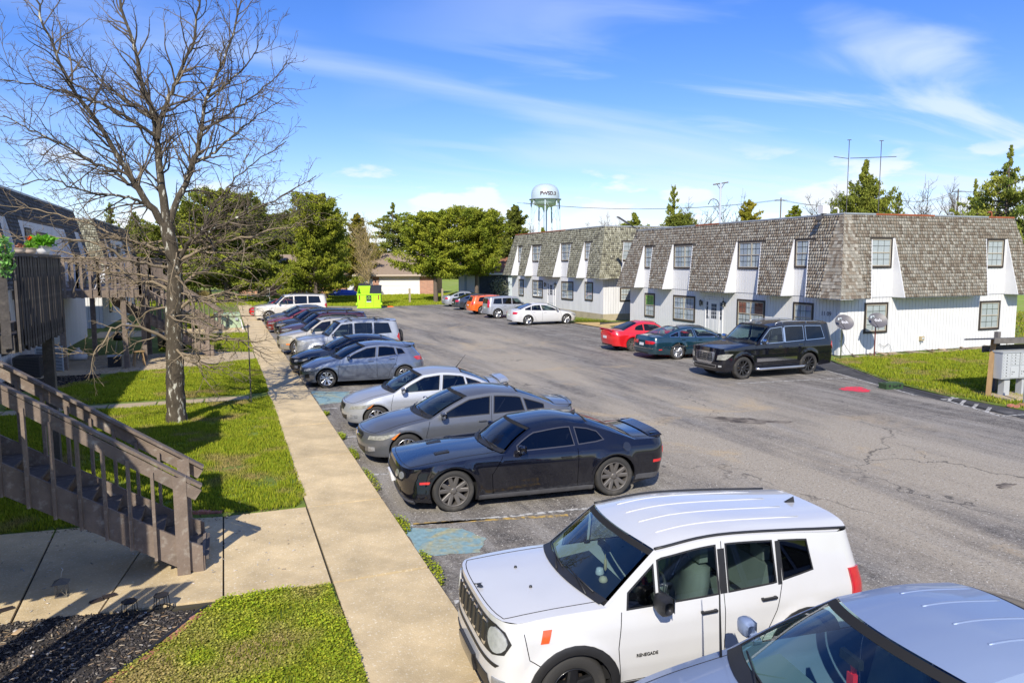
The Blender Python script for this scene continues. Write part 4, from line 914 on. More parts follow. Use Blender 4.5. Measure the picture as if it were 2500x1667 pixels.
pt2 = sheet('patio', [(-7.2,31.2),(-3.9,31.2),(-1.6,32.0),(1.14,33.6),(1.14,36.4),(-.4,37.2),(-7.2,38)], LZ-.03, JOINT, thick=.1)
slab_strip(pt2, [[(-7.2,31.3),(-3.9,31.3),(-3.9,34.5),(-7.2,34.5)],[(-7.2,34.5),(-3.9,34.5),(-3.9,37.7),(-7.2,37.8)],[(-3.9,31.3),(-1.6,32.1),(-1.5,34.6),(-3.9,34.5)],[(-3.9,34.5),(-1.5,34.6),(-1.4,37.3),(-3.9,37.6)],[(-1.6,32.1),(1.13,33.7),(1.13,36.3),(-.4,37.1),(-1.4,37.2)]], CONC2)
pt3 = sheet('patio', [(-7.2,46.5),(1.14,46.5),(1.14,51),(-7.2,51)], LZ-.03, JOINT, thick=.1)
slab_strip(pt3, [[(a,46.6),(a+2.05,46.6),(a+2.05,50.9),(a,50.9)] for a in np.arange(-7.2,.9,2.08)], CONC)
pt4 = sheet('patio', [(-7.2,64),(1.14,64),(1.14,68),(-7.2,68)], LZ-.03, CONC, thick=.1)
# path from the lot to the gap between the white buildings
w2 = sheet('path', [(22.45,39.6),(23.4,42.4),(26.5,43.75),(26.5,45.2),(24.0,45.6),(22.45,46.0)], .045, JOINT, thick=.05)
WALKY = mat('path_yellow_concrete', (.52,.36,.15), rough=.9, var=.12, vscale=2)
slab_strip(w2, [[(22.46,39.9),(23.35,42.5),(23.35,43.6),(22.46,42.6)],[(23.35,42.5),(26.4,43.8),(26.4,45.0),(23.35,43.7)],[(22.46,42.6),(23.35,43.7),(24.2,45.4),(22.46,45.9)]], WALKY, .06, .05)

# painted marks (4 mm sheets)
def line(p, q, w, m, name='parking_line', z=.004):
    p, q = Vector((*p,0)), Vector((*q,0)); d = (q-p).normalized(); n = Vector((-d.y, d.x, 0))*w/2
    b = MB(); b.add([(*(p-n).xy,z),(*(q-n).xy,z),(*(q+n).xy,z),(*(p+n).xy,z)], [(0,1,2,3)]); return b
marks = MB()
ROW = [4.85,8.0,10.85,13.95,17.4,21.2,24.0,27.3,30.6,34.3,37.4,41.6,45.8,50,54.6,60]
for v in ROW:
    b = line((2.5,v+.45),(7.4,v-.05),.10, PAINTW); tag(b.build('painted_line', PAINTW), kind='structure')
tag(line((2.68,11.35),(5.19,10.80),.11,PAINTY).build('painted_line', PAINTY), kind='structure')
for a, b_ in (((21.58,22.0),(20.06,16.58)),((21.05,20.18),(16.4,20.7)),((20.26,15.93),(21.2,15.82)),((20.26,15.93),(19.49,13.54)),((19.49,13.54),(20.9,13.35))):
    tag(line(a, b_, .09, PAINTW).build('painted_line', PAINTW), kind='structure')
for k in range(4):
    t = (k+.6)/4.6; x0 = 20.26+(19.49-20.26)*t; y0 = 15.93+(13.54-15.93)*t; tag(line((x0,y0),(x0+.72,y0+.42),.10,PAINTW,z=.006).build('painted_line', PAINTW), kind='structure')
for k in range(9):
    v = 24.6+k*2.9; tag(line((17.2,v),(22.2,v-.2),.09,PAINTW).build('painted_line', PAINTW), kind='structure')
def blob(cx, cy, rx, ry, z, m, name, n=40, jit=.12, rot=0., kind='structure'):
    b = MB(); pts = []
    ph = [random.uniform(0,6.28) for _ in range(4)]
    for i in range(n):
        a = 2*math.pi*i/n; r = 1+jit*(math.sin(2*a+ph[0])+.7*math.sin(3*a+ph[1])+.5*math.sin(5*a+ph[2])+.4*math.sin(9*a+ph[3]))
        x, y = rx*r*math.cos(a), ry*r*math.sin(a); pts.append((cx+x*math.cos(rot)-y*math.sin(rot), cy+x*math.sin(rot)+y*math.cos(rot), z))
    b.add([(cx,cy,z)]+pts, [(0,i+1,(i+1)%n+1) for i in range(n)]); return tag(b.build(name, m), kind=kind)
def patchpoly(poly, z, m, name):
    b = MB(); pts = dens(poly, .12); pts = [(x+random.uniform(-.03,.03), y+random.uniform(-.03,.03), z) for x, y in pts]
    cx = sum(p[0] for p in pts)/len(pts); cy = sum(p[1] for p in pts)/len(pts); n = len(pts)
    b.add([(cx,cy,z)]+pts, [(0,i+1,(i+1)%n+1) for i in range(n)]); return tag(b.build(name, m), kind='structure')
patchpoly([(2.50,11.25),(3.35,10.85),(3.55,10.3),(3.3,9.85),(2.47,10.0)], .006, PAINTB, 'painted_bay_mark')
patchpoly([(2.50,24.9),(3.7,24.2),(3.4,22.5),(2.50,22.3)], .006, PAINTB, 'painted_bay_mark')
blob(19.22,18.25,.42,.52,.006,PAINTR,'red_paint_mark',jit=.17,rot=.6)
TAR = mat('asphalt_patch', (.075,.060,.048), rough=.9, var=.5, vscale=5, col2=(.20,.17,.135), c2scale=3, c2lo=.44, c2hi=.58, bump=.3)
blob(12.8,15.7,.95,.30,.005,TAR,'asphalt_repair',jit=.34,rot=-.5,n=80)
blob(13.5,9.2,.25,.10,.005,TAR,'asphalt_repair',jit=.25)
# dark seal coat strip along the right bays
SEAL = mat('seal_coat', (.05,.049,.052), rough=.8, var=.3, vscale=5, col2=(.14,.135,.13), c2scale=1.4, c2lo=.55, c2hi=.72, detail=8, bump=.4, bscale=60)
patchpoly([(20.74,12.7),(20.88,16.5),(21.48,19.0),(22.66,21.5),(23.5,23.4),(24.0,24.3),(22.4,26.5),(21.9,25.6),(21.6,22.3),(20.2,16.9),(19.7,12.9)], .003, SEAL, 'seal_coat_strip')

# ------------------------------------------------------------------ grass blades (uncountable)
def attr_mat(name, rough=.7, trans=0.25):
    m = bpy.data.materials.new(name); m.use_nodes = True; nt = m.node_tree; b = nt.nodes['Principled BSDF']
    a = nt.nodes.new('ShaderNodeAttribute'); a.attribute_name = 'Col'; nt.links.new(a.outputs['Color'], b.inputs['Base Color'])
    b.inputs['Roughness'].default_value = rough; b.inputs['Specular IOR Level'].default_value = .25
    if trans:
        tr = nt.nodes.new('ShaderNodeBsdfTranslucent'); nt.links.new(a.outputs['Color'], tr.inputs['Color']); mx = nt.nodes.new('ShaderNodeMixShader'); mx.inputs[0].default_value = trans
        nt.links.new(b.outputs[0], mx.inputs[1]); nt.links.new(tr.outputs[0], mx.inputs[2]); nt.links.new(mx.outputs[0], nt.nodes['Material Output'].inputs[0])
    return m
BLADE = attr_mat('grass_blade')
def vnoise(x, y, s, seed=0):
    """cheap value noise, numpy"""
    r = np.random.default_rng(seed); T = r.random((64,64)); X = x/s; Y = y/s; xi = np.floor(X).astype(int); yi = np.floor(Y).astype(int); fx = X-xi; fy = Y-yi
    fx = fx*fx*(3-2*fx); fy = fy*fy*(3-2*fy); g = lambda a, b: T[a%64, b%64]
    return (g(xi,yi)*(1-fx)+g(xi+1,yi)*fx)*(1-fy)+(g(xi,yi+1)*(1-fx)+g(xi+1,yi+1)*fx)*fy
def grass(name, poly, n, hmin, hmax, w, z, kind='blade', seed=1, dry=.5, bright=1.0, tilt=.5):
    r = np.random.default_rng(seed); xs = [p[0] for p in poly]; ys = [p[1] for p in poly]
    x = r.uniform(min(xs), max(xs), n*3); y = r.uniform(min(ys), max(ys), n*3); k = pip(x, y, poly)
    nn = vnoise(x, y, .55, seed+9)*.6+vnoise(x, y, .22, seed+19)*.4
    k &= (nn > .22+.25*r.random(len(x))-.12)
    x, y, nn = x[k][:n], y[k][:n], nn[k][:n]; n = len(x)
    dr = np.clip((vnoise(x, y, 1.1, seed+4)*.6+vnoise(x, y, .4, seed+5)*.4-dry)*5, 0, 1)[:,None]
    h = r.uniform(hmin, hmax, n)*(.6+.8*nn)*(1-.4*dr[:,0]); a = r.uniform(0, 2*math.pi, n); t = r.uniform(.1, tilt, n)*h; a2 = a+r.uniform(-1.3,1.3,n)
    hue = r.random((n,1)); c = np.array([.22,.33,.014])*(1-hue)+np.array([.47,.48,.035])*hue
    c = c*(1-dr)+np.array([.46,.36,.13])*dr; c = c*bright*r.uniform(.7,1.2,(n,1))
    if kind == 'blade':
        V = np.zeros((n,3,3)); dx, dy = np.cos(a)*w, np.sin(a)*w
        V[:,0] = np.stack([x-dx, y-dy, np.full(n, z)], 1); V[:,1] = np.stack([x+dx, y+dy, np.full(n, z)], 1); V[:,2] = np.stack([x+np.cos(a2)*t, y+np.sin(a2)*t, z+h], 1)
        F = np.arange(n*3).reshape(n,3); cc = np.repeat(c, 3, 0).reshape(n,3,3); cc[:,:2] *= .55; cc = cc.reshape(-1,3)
    else:   # small round leaves on a low mat
        zz = z+h*r.uniform(.3,1,n); V = np.zeros((n,4,3)); ux = np.stack([np.cos(a), np.sin(a), r.uniform(-.5,.5,n)], 1)*w; vx = np.stack([-np.sin(a), np.cos(a), r.uniform(-.5,.5,n)], 1)*w*.8
        P0 = np.stack([x,y,zz],1); V[:,0] = P0-ux; V[:,1] = P0-vx; V[:,2] = P0+ux; V[:,3] = P0+vx
        F = np.arange(n*4).reshape(n,4); cc = np.repeat(c*(.55+.6*(zz-z)/hmax)[:,None], 4, 0)
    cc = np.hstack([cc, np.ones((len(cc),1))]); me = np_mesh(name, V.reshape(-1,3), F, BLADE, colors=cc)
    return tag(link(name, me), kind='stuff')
near = [(-1.55,5.6),(1.12,5.4),(1.16,7.5),(1.1,9.30),(.5,9.42),(-.2,9.38),(-.40,9.10),(-.75,8.55),(-1.25,7.9),(-1.5,7.3)]
grass('clover_groundcover', near, 60000, .02, .075, .014, LZ-.01, 'leaf', 3, dry=.60, bright=1.1)
grass('grass', near, 26000, .02, .07, .005, LZ-.01, 'blade', 4, dry=.56)
grass('grass', [(-6.2,13.15),(-.4,12.9),(.2,12.70),(1.0,12.66),(1.19,13.2),(1.17,16),(1.18,19),(1.20,22),(1.16,23.9),(.6,23.47),(-6.2,23.45)], 150000, .03, .095, .010, LZ-.01, 'blade', 5, dry=.60, bright=1.05)
grass('grass', [(-5.6,28.0),(-6,24.55),(.5,24.55),(1.18,24.7),(1.20,28),(1.16,33.4),(-1.7,31.8),(-3.9,31.1),(-4.3,30.2)], 70000, .04, .11, .015, LZ-.01, 'blade', 6, dry=.60, bright=1.05)
grass('grass', [(-1.2,37.6),(1.15,36.6),(1.18,46.4),(-3,46.4),(-3,38.2)], 22000, .05, .13, .022, LZ-.01, 'blade', 7, dry=.7)
grass('grass', [(-3,51.2),(.8,51.2),(1,64),(-3,64)], 16000, .06, .15, .03, LZ-.01, 'blade', 8, dry=.66)
grass('grass', [(20.9,13.4),(24,8),(34,8),(42,24.0),(26,24.0),(24.2,24.2),(23.7,23.5),(22.85,21.6),(21.6,19.0),(20.98,16.5)], 110000, .05, .13, .018, .03, 'blade', 9, dry=.50, bright=.95)
grass('grass', [(38,24),(60,24),(60,60),(38,60)], 20000, .08, .2, .05, .03, 'blade', 19, dry=.5, bright=.95)
grass('grass', [(4,75.5),(9,76),(15.2,72.2),(20.3,73),(27,73),(34,98),(6,98)], 60000, .08, .2, .045, -.05, 'blade', 10, dry=.72, bright=1.1)
grass('grass', [(-9,68),(3,78),(6,98),(-12,110),(-16,80)], 50000, .08, .2, .05, -.04, 'blade', 12, dry=.70, bright=1.1)
# weeds in the kerb crack
for i, (v0, v1) in enumerate(((8.9,10.1),(10.9,11.7),(13.2,14.8),(15.6,16.6),(17.5,18.2),(20.5,21.0))):
    grass('kerb_weeds', [(2.44,v0),(2.56,v0+.1),(2.6,(v0+v1)/2),(2.53,v1),(2.44,v1)], 420, .03, .12, .016, 0., 'leaf', 30+i, dry=.62, bright=1.05)
grass('kerb_weeds', [(22.5,45.9),(24.9,44.9),(25.0,46.4),(24.2,47.6),(23.4,47.4)], 2500, .05, .25, .03, .04, 'leaf', 37, dry=.45, bright=.8)
# ------------------------------------------------------------------ mansard apartment buildings
WHITEB = mat('white_siding', (.66,.66,.66), rough=.65, var=.09, vscale=2.2, stretch=(1,1,.25), col2=(.58,.58,.58), c2scale=1.6, c2lo=.55, c2hi=.75, objvar=.02)
GROOVE = mat('siding_groove', (.20,.21,.24), rough=.9)
TRIMB = mat('window_trim_brown', (.035,.027,.022), rough=.6, var=.2)
SASH = mat('window_sash_tan', (.42,.37,.29), rough=.5, var=.1)
MUNT = mat('muntin_bars', (.10,.095,.08), rough=.5)
WGL = glass('house_window_glass', (.80,.85,.86))
CURT = mat('curtain_cloth', (.46,.48,.54), rough=.9, var=.25, vscale=5, stretch=(7,7,.4))
BLIND = mat('window_blind', (.52,.52,.52), rough=.8, var=.1)
ROOMD = mat('dark_room', (.05,.06,.08), rough=.9, var=.6, vscale=2.5)
REDC = mat('red_curtain', (.30,.10,.06), rough=.9, var=.2); GREENC = mat('green_curtain', (.25,.55,.08), rough=.8, var=.35, vscale=7)
SH = [mat('shingle_%s' % n, c, rough=.95, var=.22, vscale=14, bump=.3, bscale=60, objvar=.10) for n, c in
      (('brown', (.215,.18,.138)), ('grey', (.255,.235,.195)), ('tan', (.335,.31,.26)), ('dark', (.15,.12,.09)))]
SHG = [mat('shingle_green_%s' % n, c, rough=.95, var=.22, vscale=14, objvar=.08) for n, c in (('a', (.21,.20,.14)), ('b', (.28,.27,.195)), ('c', (.38,.37,.28)), ('d', (.12,.112,.085)))]
SHD = [mat('shingle_shaded_%s' % n, c, rough=.95, var=.22, vscale=14, objvar=.08) for n, c in (('a', (.075,.078,.085)), ('b', (.095,.10,.105)), ('c', (.13,.13,.135)), ('d', (.05,.052,.057)))]  # darker shingle copies; shade of the east faces is put into the colour
FLASH = mat('roof_flashing', (.42,.44,.47), rough=.45, metal=.5, var=.2); RUST = mat('rusted_flashing', (.30,.09,.04), rough=.9, var=.3, vscale=5)
ROOFT = mat('flat_roof', (.25,.25,.25), rough=.95, var=.2)
FOUND = mat('foundation_concrete', (.40,.34,.23), rough=.95, var=.2, vscale=1.5)
SOFFIT = mat('soffit_board', (.55,.56,.58), rough=.8)
WHITEP = mat('white_door_paint', (.66,.66,.67), rough=.45, var=.04)

SPL = .62
class Face:
    """vertical wall plane: local x along the wall, y outward, z up"""
    def __init__(f, o, xd, nd): f.o = Vector((*o, 0)); f.x = Vector((*xd, 0)); f.n = Vector((*nd, 0))
    def p(f, x, y, z): return f.o+f.x*x+f.n*y+Vector((0,0,z))
    def M(f, x, y, z):
        m = Matrix.Identity(4); q = f.p(x,y,z); left = f.x.cross(f.n).z   # +1: right handed
        for i in range(3): m[i][0] = f.x[i]; m[i][1] = f.n[i]*1; m[i][2] = (0,0,1)[i]; m[i][3] = q[i]
        return m
def fbox(mb, f, a, b, mi=0):
    (x0,y0,z0),(x1,y1,z1) = a, b
    vs = [f.p(*q) for q in ((x0,y0,z0),(x1,y0,z0),(x1,y1,z0),(x0,y1,z0),(x0,y0,z1),(x1,y0,z1),(x1,y1,z1),(x0,y1,z1))]
    fs = [(0,3,2,1),(4,5,6,7),(0,1,5,4),(1,2,6,5),(2,3,7,6),(3,0,4,7)]
    if f.x.cross(f.n).z < 0: fs = [tuple(reversed(q)) for q in fs]
    mb.add(vs, fs, mi)
def make_window(parent, f, x0, x1, z0, z1, cols=1, curtain=CURT, trim=.095, grid=3, rows=2, split=True, upper=None, low=None, ctop=None):
    mb = MB(); t = trim
    fbox(mb, f, (x0-t,0,z0-t),(x0,.05,z1+t)); fbox(mb, f, (x1,0,z0-t),(x1+t,.05,z1+t)); fbox(mb, f, (x0,0,z1),(x1,.052,z1+t)); fbox(mb, f, (x0,0,z0-t),(x1,.062,z0))
    w = mb.build('window', TRIMB, parent)
    bk = MB(); fbox(bk, f, (x0,.004,z0),(x1,.008,z1)); bk.build('room_shade', ROOMD, w)
    s = MB(); e = .035
    nb = cols; cw = (x1-x0)/nb
    for i in range(nb):
        a, b = x0+i*cw, x0+(i+1)*cw
        fbox(s, f, (a,.012,z0),(a+e,.045,z1)); fbox(s, f, (b-e,.012,z0),(b,.045,z1)); fbox(s, f, (a+e,.012,z1-e),(b-e,.045,z1)); fbox(s, f, (a+e,.012,z0),(b-e,.045,z0+e))
        if split: fbox(s, f, (a+e,.012,(z0+z1)/2-.02),(b-e,.048,(z0+z1)/2+.02))
    s.build('sash', SASH, w)
    mm = MB()
    for i in range(nb):
        a, b = x0+i*cw+e, x0+(i+1)*cw-e
        for k in range(1, grid): xx = a+(b-a)*k/grid; fbox(mm, f, (xx-.007,.020,z0+e),(xx+.007,.030,z1-e))
        for k in range(1, rows*2):
            if k == rows and split: continue
            zz = z0+(z1-z0)*k/(rows*2); fbox(mm, f, (a,.0205,zz-.007),(b,.0295,zz+.007))
    mm.build('muntins', MUNT, w)
    if curtain is not None:
        c = MB()
        n = 14; zt = z1-.02; zb_ = z0+.02 if ctop is None else z0+(z1-z0)*ctop
        spans = [(x0+.02,x1-.02)] if curtain is BLIND else [(x0+.02, x0+(x1-x0)*.36), (x1-(x1-x0)*.30, x1-.02)]
        if curtain is GREENC: spans = [(x0+.02,x1-.02)]
        for a, b in spans:
            vs = []
            for i in range(n+1):
                x = a+(b-a)*i/n; y = .013+.003*math.sin(i*2.1); vs += [f.p(x,y,zb_), f.p(x,y,zt)]
            c.add(vs, [(2*i,2*i+2,2*i+3,2*i+1) for i in range(n)], 0, True)
        c.build('curtain', curtain, w)
    g_ = MB(); q = [f.p(x0,.035,z0), f.p(x1,.035,z0), f.p(x1,.035,z1), f.p(x0,.035,z1)]; g_.add(q, [(0,1,2,3) if (q[1]-q[0]).cross(q[2]-q[1]).dot(f.n) > 0 else (3,2,1,0)]); g_.build('pane', WGL, w)
    return w
def siding(parent, f, rects, wx0, wx1, z0, z1, pitch, cap, name='siding_board', split_z=None):
    """boards between openings; nearest `cap` become objects"""
    out = []; x = wx0
    while x < wx1-.01:
        b = min(x+pitch, wx1); spans = [(z0, z1)]
        for (rx0, rx1, rz0, rz1) in rects:
            if b > rx0+.001 and x < rx1-.001:
                ns = []
                for a, c in spans:
                    if rz1 <= a or rz0 >= c: ns.append((a,c)); continue
                    if rz0 > a: ns.append((a, rz0))
                    if rz1 < c: ns.append((rz1, c))
                spans = ns
        if split_z: spans = [q for a, c in spans for q in ([(a, split_z-.006),(split_z+.006, c)] if a < split_z-.05 < c-.05 else [(a,c)])]
        for a, c in spans:
            if c-a > .03: out.append((x+.010, b-.010, a, c))
        x = b
    cache = {}; stuff = MB(); out.sort(key=lambda q: (f.p((q[0]+q[1])/2, 0, 0)-Vector((0,0,0))).length)
    for i, (a, b, c, d) in enumerate(out):
        if i < cap:
            mb = MB(); o = f.p((a+b)/2, 0, c); hw = (b-a)/2
            key = (round(hw,3), round(d-c,3), id(f))
            if key not in cache:
                f0 = Face((0,0), f.x.xy, f.n.xy); fbox(mb, f0, (-hw,-.01,0),(hw,.010,d-c)); cache[key] = mb.mesh(name, WHITEB)
            link(name, cache[key], parent, loc=o)
        else: fbox(stuff, f, (a,-.01,c),(b,.010,d))
    if stuff.v: tag(stuff.build('siding', WHITEB, parent), kind='stuff')
    bk = MB()      # backing behind the boards, split round the openings not needed: windows sit on it
    fbox(bk, f, (wx0,-.14,z0),(wx1,-.004,z1)); bk.build('wall', GROOVE, parent)
def shingles(parent, f, x0, x1, zb, zt, off, notches, hipL, hipR, mats, cap, course=.155, tabs=(.11,.185), seed=1):
    """rows of tabs on the sloping mansard. off(z) = distance of the slope from the wall plane"""
    r = random.Random(seed); nrm = (f.n*(zt-zb)+Vector((0,0,1))*(off(zb)-off(zt))).normalized()
    up = (f.n*(off(zt)-off(zb))+Vector((0,0,zt-zb))); L = up.length; up.normalize(); rows = int(round(L/course)); items = []
    corr = {}
    for j in range(rows):
        s = j*L/rows; z = zb+(zt-zb)*j/rows; z2 = zb+(zt-zb)*(j+1.12)/rows
        xl = x0-(off(z) if hipL else 0); xr = x1+(off(z) if hipR else 0); x = xl-r.uniform(0,.1)
        while x < xr:
            w = r.uniform(*tabs); a, b = max(x, xl), min(x+w, xr); x += w
            if b-a < .03: continue
            spans = [(a,b)]
            for (n0, n1, nz) in notches:
                if z < nz-.02:
                    n0 = n0+SPL*(z-zb)/(nz-zb); ns = []
                    for p, q in spans:
                        if q <= n0 or p >= n1: ns.append((p,q)); continue
                        if p < n0: ns.append((p,n0))
                        if q > n1: ns.append((n1,q))
                    spans = ns
            for p, q in spans:
                if q-p > .02: items.append(((p+q)/2, q-p, s, z, r.choices(range(4), weights=(34,36,16,14))[0], r.uniform(0,.012)))
    hL = L/rows*1.10
    def verts(w, th):
        return [(-w/2,0,0),(w/2,0,0),(w/2,hL,0),(-w/2,hL,0),(-w/2,0,th),(w/2,0,th),(w/2,hL,.002),(-w/2,hL,.002)]
    fl = f.x.cross(up).dot(nrm) < 0
    def place(c, s): return f.p(c, off(zb), zb)+up*s
    items.sort(key=lambda q: (f.p(q[0],0,q[3])-Vector((0,0,CAM_H))).length if cap else 0)
    cache = {}
    fs = [(0,3,2,1),(4,5,6,7),(0,1,5,4),(1,2,6,5),(2,3,7,6),(3,0,4,7)]
    if fl: fs = [tuple(reversed(q)) for q in fs]
    B = Matrix(((f.x.x, up.x, nrm.x, 0),(f.x.y, up.y, nrm.y, 0),(f.x.z, up.z, nrm.z, 0),(0,0,0,1)))
    VV = []; FF = []; MI = []
    for i, (c, w, s, z, mi, lift) in enumerate(items):
        th = .016+lift; o = place(c, s)
        if i < cap:
            k = (round(w,2), mi, int(lift*300))
            if k not in cache:
                mb = MB(); mb.add([tuple(B @ Vector(q)) for q in verts(k[0]-.008, th)], fs); cache[k] = mb.mesh('shingle', mats[mi])
            link('shingle', cache[k], parent, loc=o)
        else:
            b = len(VV)*8; VV.append([tuple(B @ Vector(q)+o) for q in verts(w-.008, th)]); MI += [mi]*6; FF.append(np.array(fs)+b)
    if VV:
        me = np_mesh('shingles', np.array(VV).reshape(-1,3), np.vstack(FF), mats, mi=np.array(MI)); tag(link('shingles', me, parent), kind='stuff')
    # deck board under the shingles, cut by the notches
    mb = MB(); cuts = sorted(notches); xs = x0
    def slab(a, b, z0_, z1_, ext=(0,0), sp=0.):
        mb.hexa([f.p(a-(off(z0_)-.0)*ext[0], off(z0_)-.10, z0_), f.p(b+off(z0_)*ext[1], off(z0_)-.10, z0_), f.p(b+off(z0_)*ext[1], off(z0_)-.012, z0_), f.p(a-off(z0_)*ext[0], off(z0_)-.012, z0_),
                 f.p(a-off(z1_)*ext[0], off(z1_)-.10, z1_), f.p(b+sp+off(z1_)*ext[1], off(z1_)-.10, z1_), f.p(b+sp+off(z1_)*ext[1], off(z1_)-.012, z1_), f.p(a-off(z1_)*ext[0], off(z1_)-.012, z1_)])
    nz = cuts[0][2] if cuts else zb
    slab(x0, x1, nz, zt, (hipL, hipR)); xs = x0
    for k, (n0, n1, _) in enumerate(cuts): slab(xs, n0, zb, nz, (hipL if k == 0 else 0, 0), SPL); xs = n1
    if cuts: slab(xs, x1, zb, nz, (0, hipR))
    else: pass
    mb.build('roof_sheathing', SH[3], parent)
def mansard_face(parent, f, length, z0, zb, zw, zt, over, notches, wins, doors, mats, cap_b, cap_s, hipL=1, hipR=1, board=True, seed=1, rects_extra=(), pitch=.2032):
    off = lambda z: over*(zw-z)/(zw-zb)
    rects = [(a-.02,b+.02,c-.02,d+.02) for a,b,c,d,*_ in wins]+[(a,b,c,d) for a,b,c,d in doors]
    if board: siding(parent, f, [], 0, length, z0, zw-.06, pitch, cap_b, split_z=zb)
    shingles(parent, f, 0, length, zb, zt, off, [(a,b,zw-.045) for a,b in notches], hipL, hipR, mats, cap_s, seed=seed)
    mb = MB()
    for k, (a, b) in enumerate(notches):      # white cheek boards on both sides of each notch
        for x, s in ((a, 1), (b, -1)):
            th = .035; xt = x+(SPL if s > 0 else 0); p = [(xt, .012, zw-.05), (x, .012, zb), (x, over+.02, zb), (xt, .03, zw-.05)]
            q = [(x_+s*th, y_, z_) for x_, y_, z_ in p]
            c = MB(); A = [f.p(*t) for t in p]; B_ = [f.p(*t) for t in q]
            c.add(A+B_, [(0,1,2,3),(7,6,5,4),(0,4,5,1),(1,5,6,2),(2,6,7,3),(3,7,4,0)]); c.build('cheek_board', WHITEP, parent)
        lb = MB(); fbox(lb, f, (a,.012,zb-.012),(b,.022,zb+.012)); lb.build('seam_strip', GROOVE, parent)
    # soffit
    cuts = sorted(notches); xs = -over*hipL; s = MB(); k = 0
    for n0, n1 in cuts+[(length+over*hipR, None)]:
        fbox(s, f, (xs, .012, zb-.03),(n0, over-.02, zb-.005)); xs = n1
    s.build('soffit', SOFFIT, parent)
    for w in wins: make_window(parent, f, *w[:4], **(w[4] if len(w) > 4 else {}))

def number_text(parent, f, x, z, body, size, m):
    me = text_mesh(body, size, .004, m); o = link('house_number', me, parent)
    Mx = Matrix.Identity(4); rx = -f.x if f.x.cross(Vector((0,0,1))).dot(f.n) < 0 else f.x
    for i in range(3): Mx[i][0] = rx[i]; Mx[i][1] = (0,0,1)[i]; Mx[i][2] = f.n[i]; Mx[i][3] = f.p(x,.018,z)[i]
    o.matrix_local = Mx; return o
def front_door(parent, f, x0, x1, z0, z1):
    """white door with lites between two sidelights in a frame"""
    fr = MB(); fbox(fr, f, (x0-.34,.010,z0),(x0-.28,.06,z1+.12)); fbox(fr, f, (x1+.28,.010,z0),(x1+.34,.06,z1+.12)); fbox(fr, f, (x0-.34,.010,z1+.06),(x1+.34,.066,z1+.13))
    fbox(fr, f, (x0-.28,.010,z0),(x0,.022,z1+.06)); fbox(fr, f, (x1,.010,z0),(x1+.28,.022,z1+.06)); fbox(fr, f, (x0-.03,.010,z0),(x0,.055,z1+.06)); fbox(fr, f, (x1,.010,z0),(x1+.03,.055,z1+.06))
    dr = fr.build('door_frame', WHITEP, parent)
    d = MB(); fbox(d, f, (x0,.012,z0+.02),(x1,.040,z1)); 
    for k in range(2):
        a = x0+.14+k*(x1-x0-.24)/2; fbox(d, f, (a,.040,z0+.25),(a+(x1-x0-.40)/2,.052,z0+.85))
    do = d.build('door', WHITEP, parent)
    for k in range(3):
        for j in range(4):
            a = x0+.22+k*.16; z = z1-1.02+j*.21; g_ = MB(); fbox(g_, f, (a,.038,z),(a+.13,.046,z+.18)); g_.build('door_pane', ROOMD, do)
    for s0 in (x0-.22, x1+.08):
        for j in range(4):
            z = z1-1.05+j*.24; g_ = MB(); fbox(g_, f, (s0,.020,z),(s0+.14,.028,z+.21)); g_.build('sidelight_pane', ROOMD, dr)
    h = MB(); q = f.p(x1-.09,.07,z0+.98); h.lathe([(.001,.03),(.03,.02),(.034,0),(.02,-.03),(.012,-.05)], 10, c=q); h.build('door_knob', CHROME, do)
def wall_lamp(f, x, z, label, group):
    t = thing('wall_lamp', label, 'lamp', f.p(x,0,z), 0, group); q = lambda a,b,c: f.x*a+f.n*b+Vector((0,0,c))
    b = MB(); b.bar(q(0,.012,-.10), q(0,.012,.12), .09, .02, up=f.n); b.bar(q(0,.02,.1), q(0,.14,.2), .025); b.build('bracket', BLACKTRIM, t)
    l = MB(); o = q(0,.14,0); l.lathe([(.02,.20),(.09,.13),(.08,.12)], 6, c=o); l.lathe([(.05,-.12),(.065,-.11),(.03,-.15),(.001,-.16)], 6, c=o)
    for k in range(6): a = k*math.pi/3; l.bar((o.x+.075*math.cos(a),o.y+.075*math.sin(a),o.z+.12),(o.x+.055*math.cos(a),o.y+.055*math.sin(a),o.z-.11),.010)
    l.build('lantern_cage', BLACKTRIM, t)
    g_ = MB(); g_.lathe([(.045,-.10),(.062,.11)], 6, c=o, smooth=False); g_.build('lantern_glass', LENSY, t)

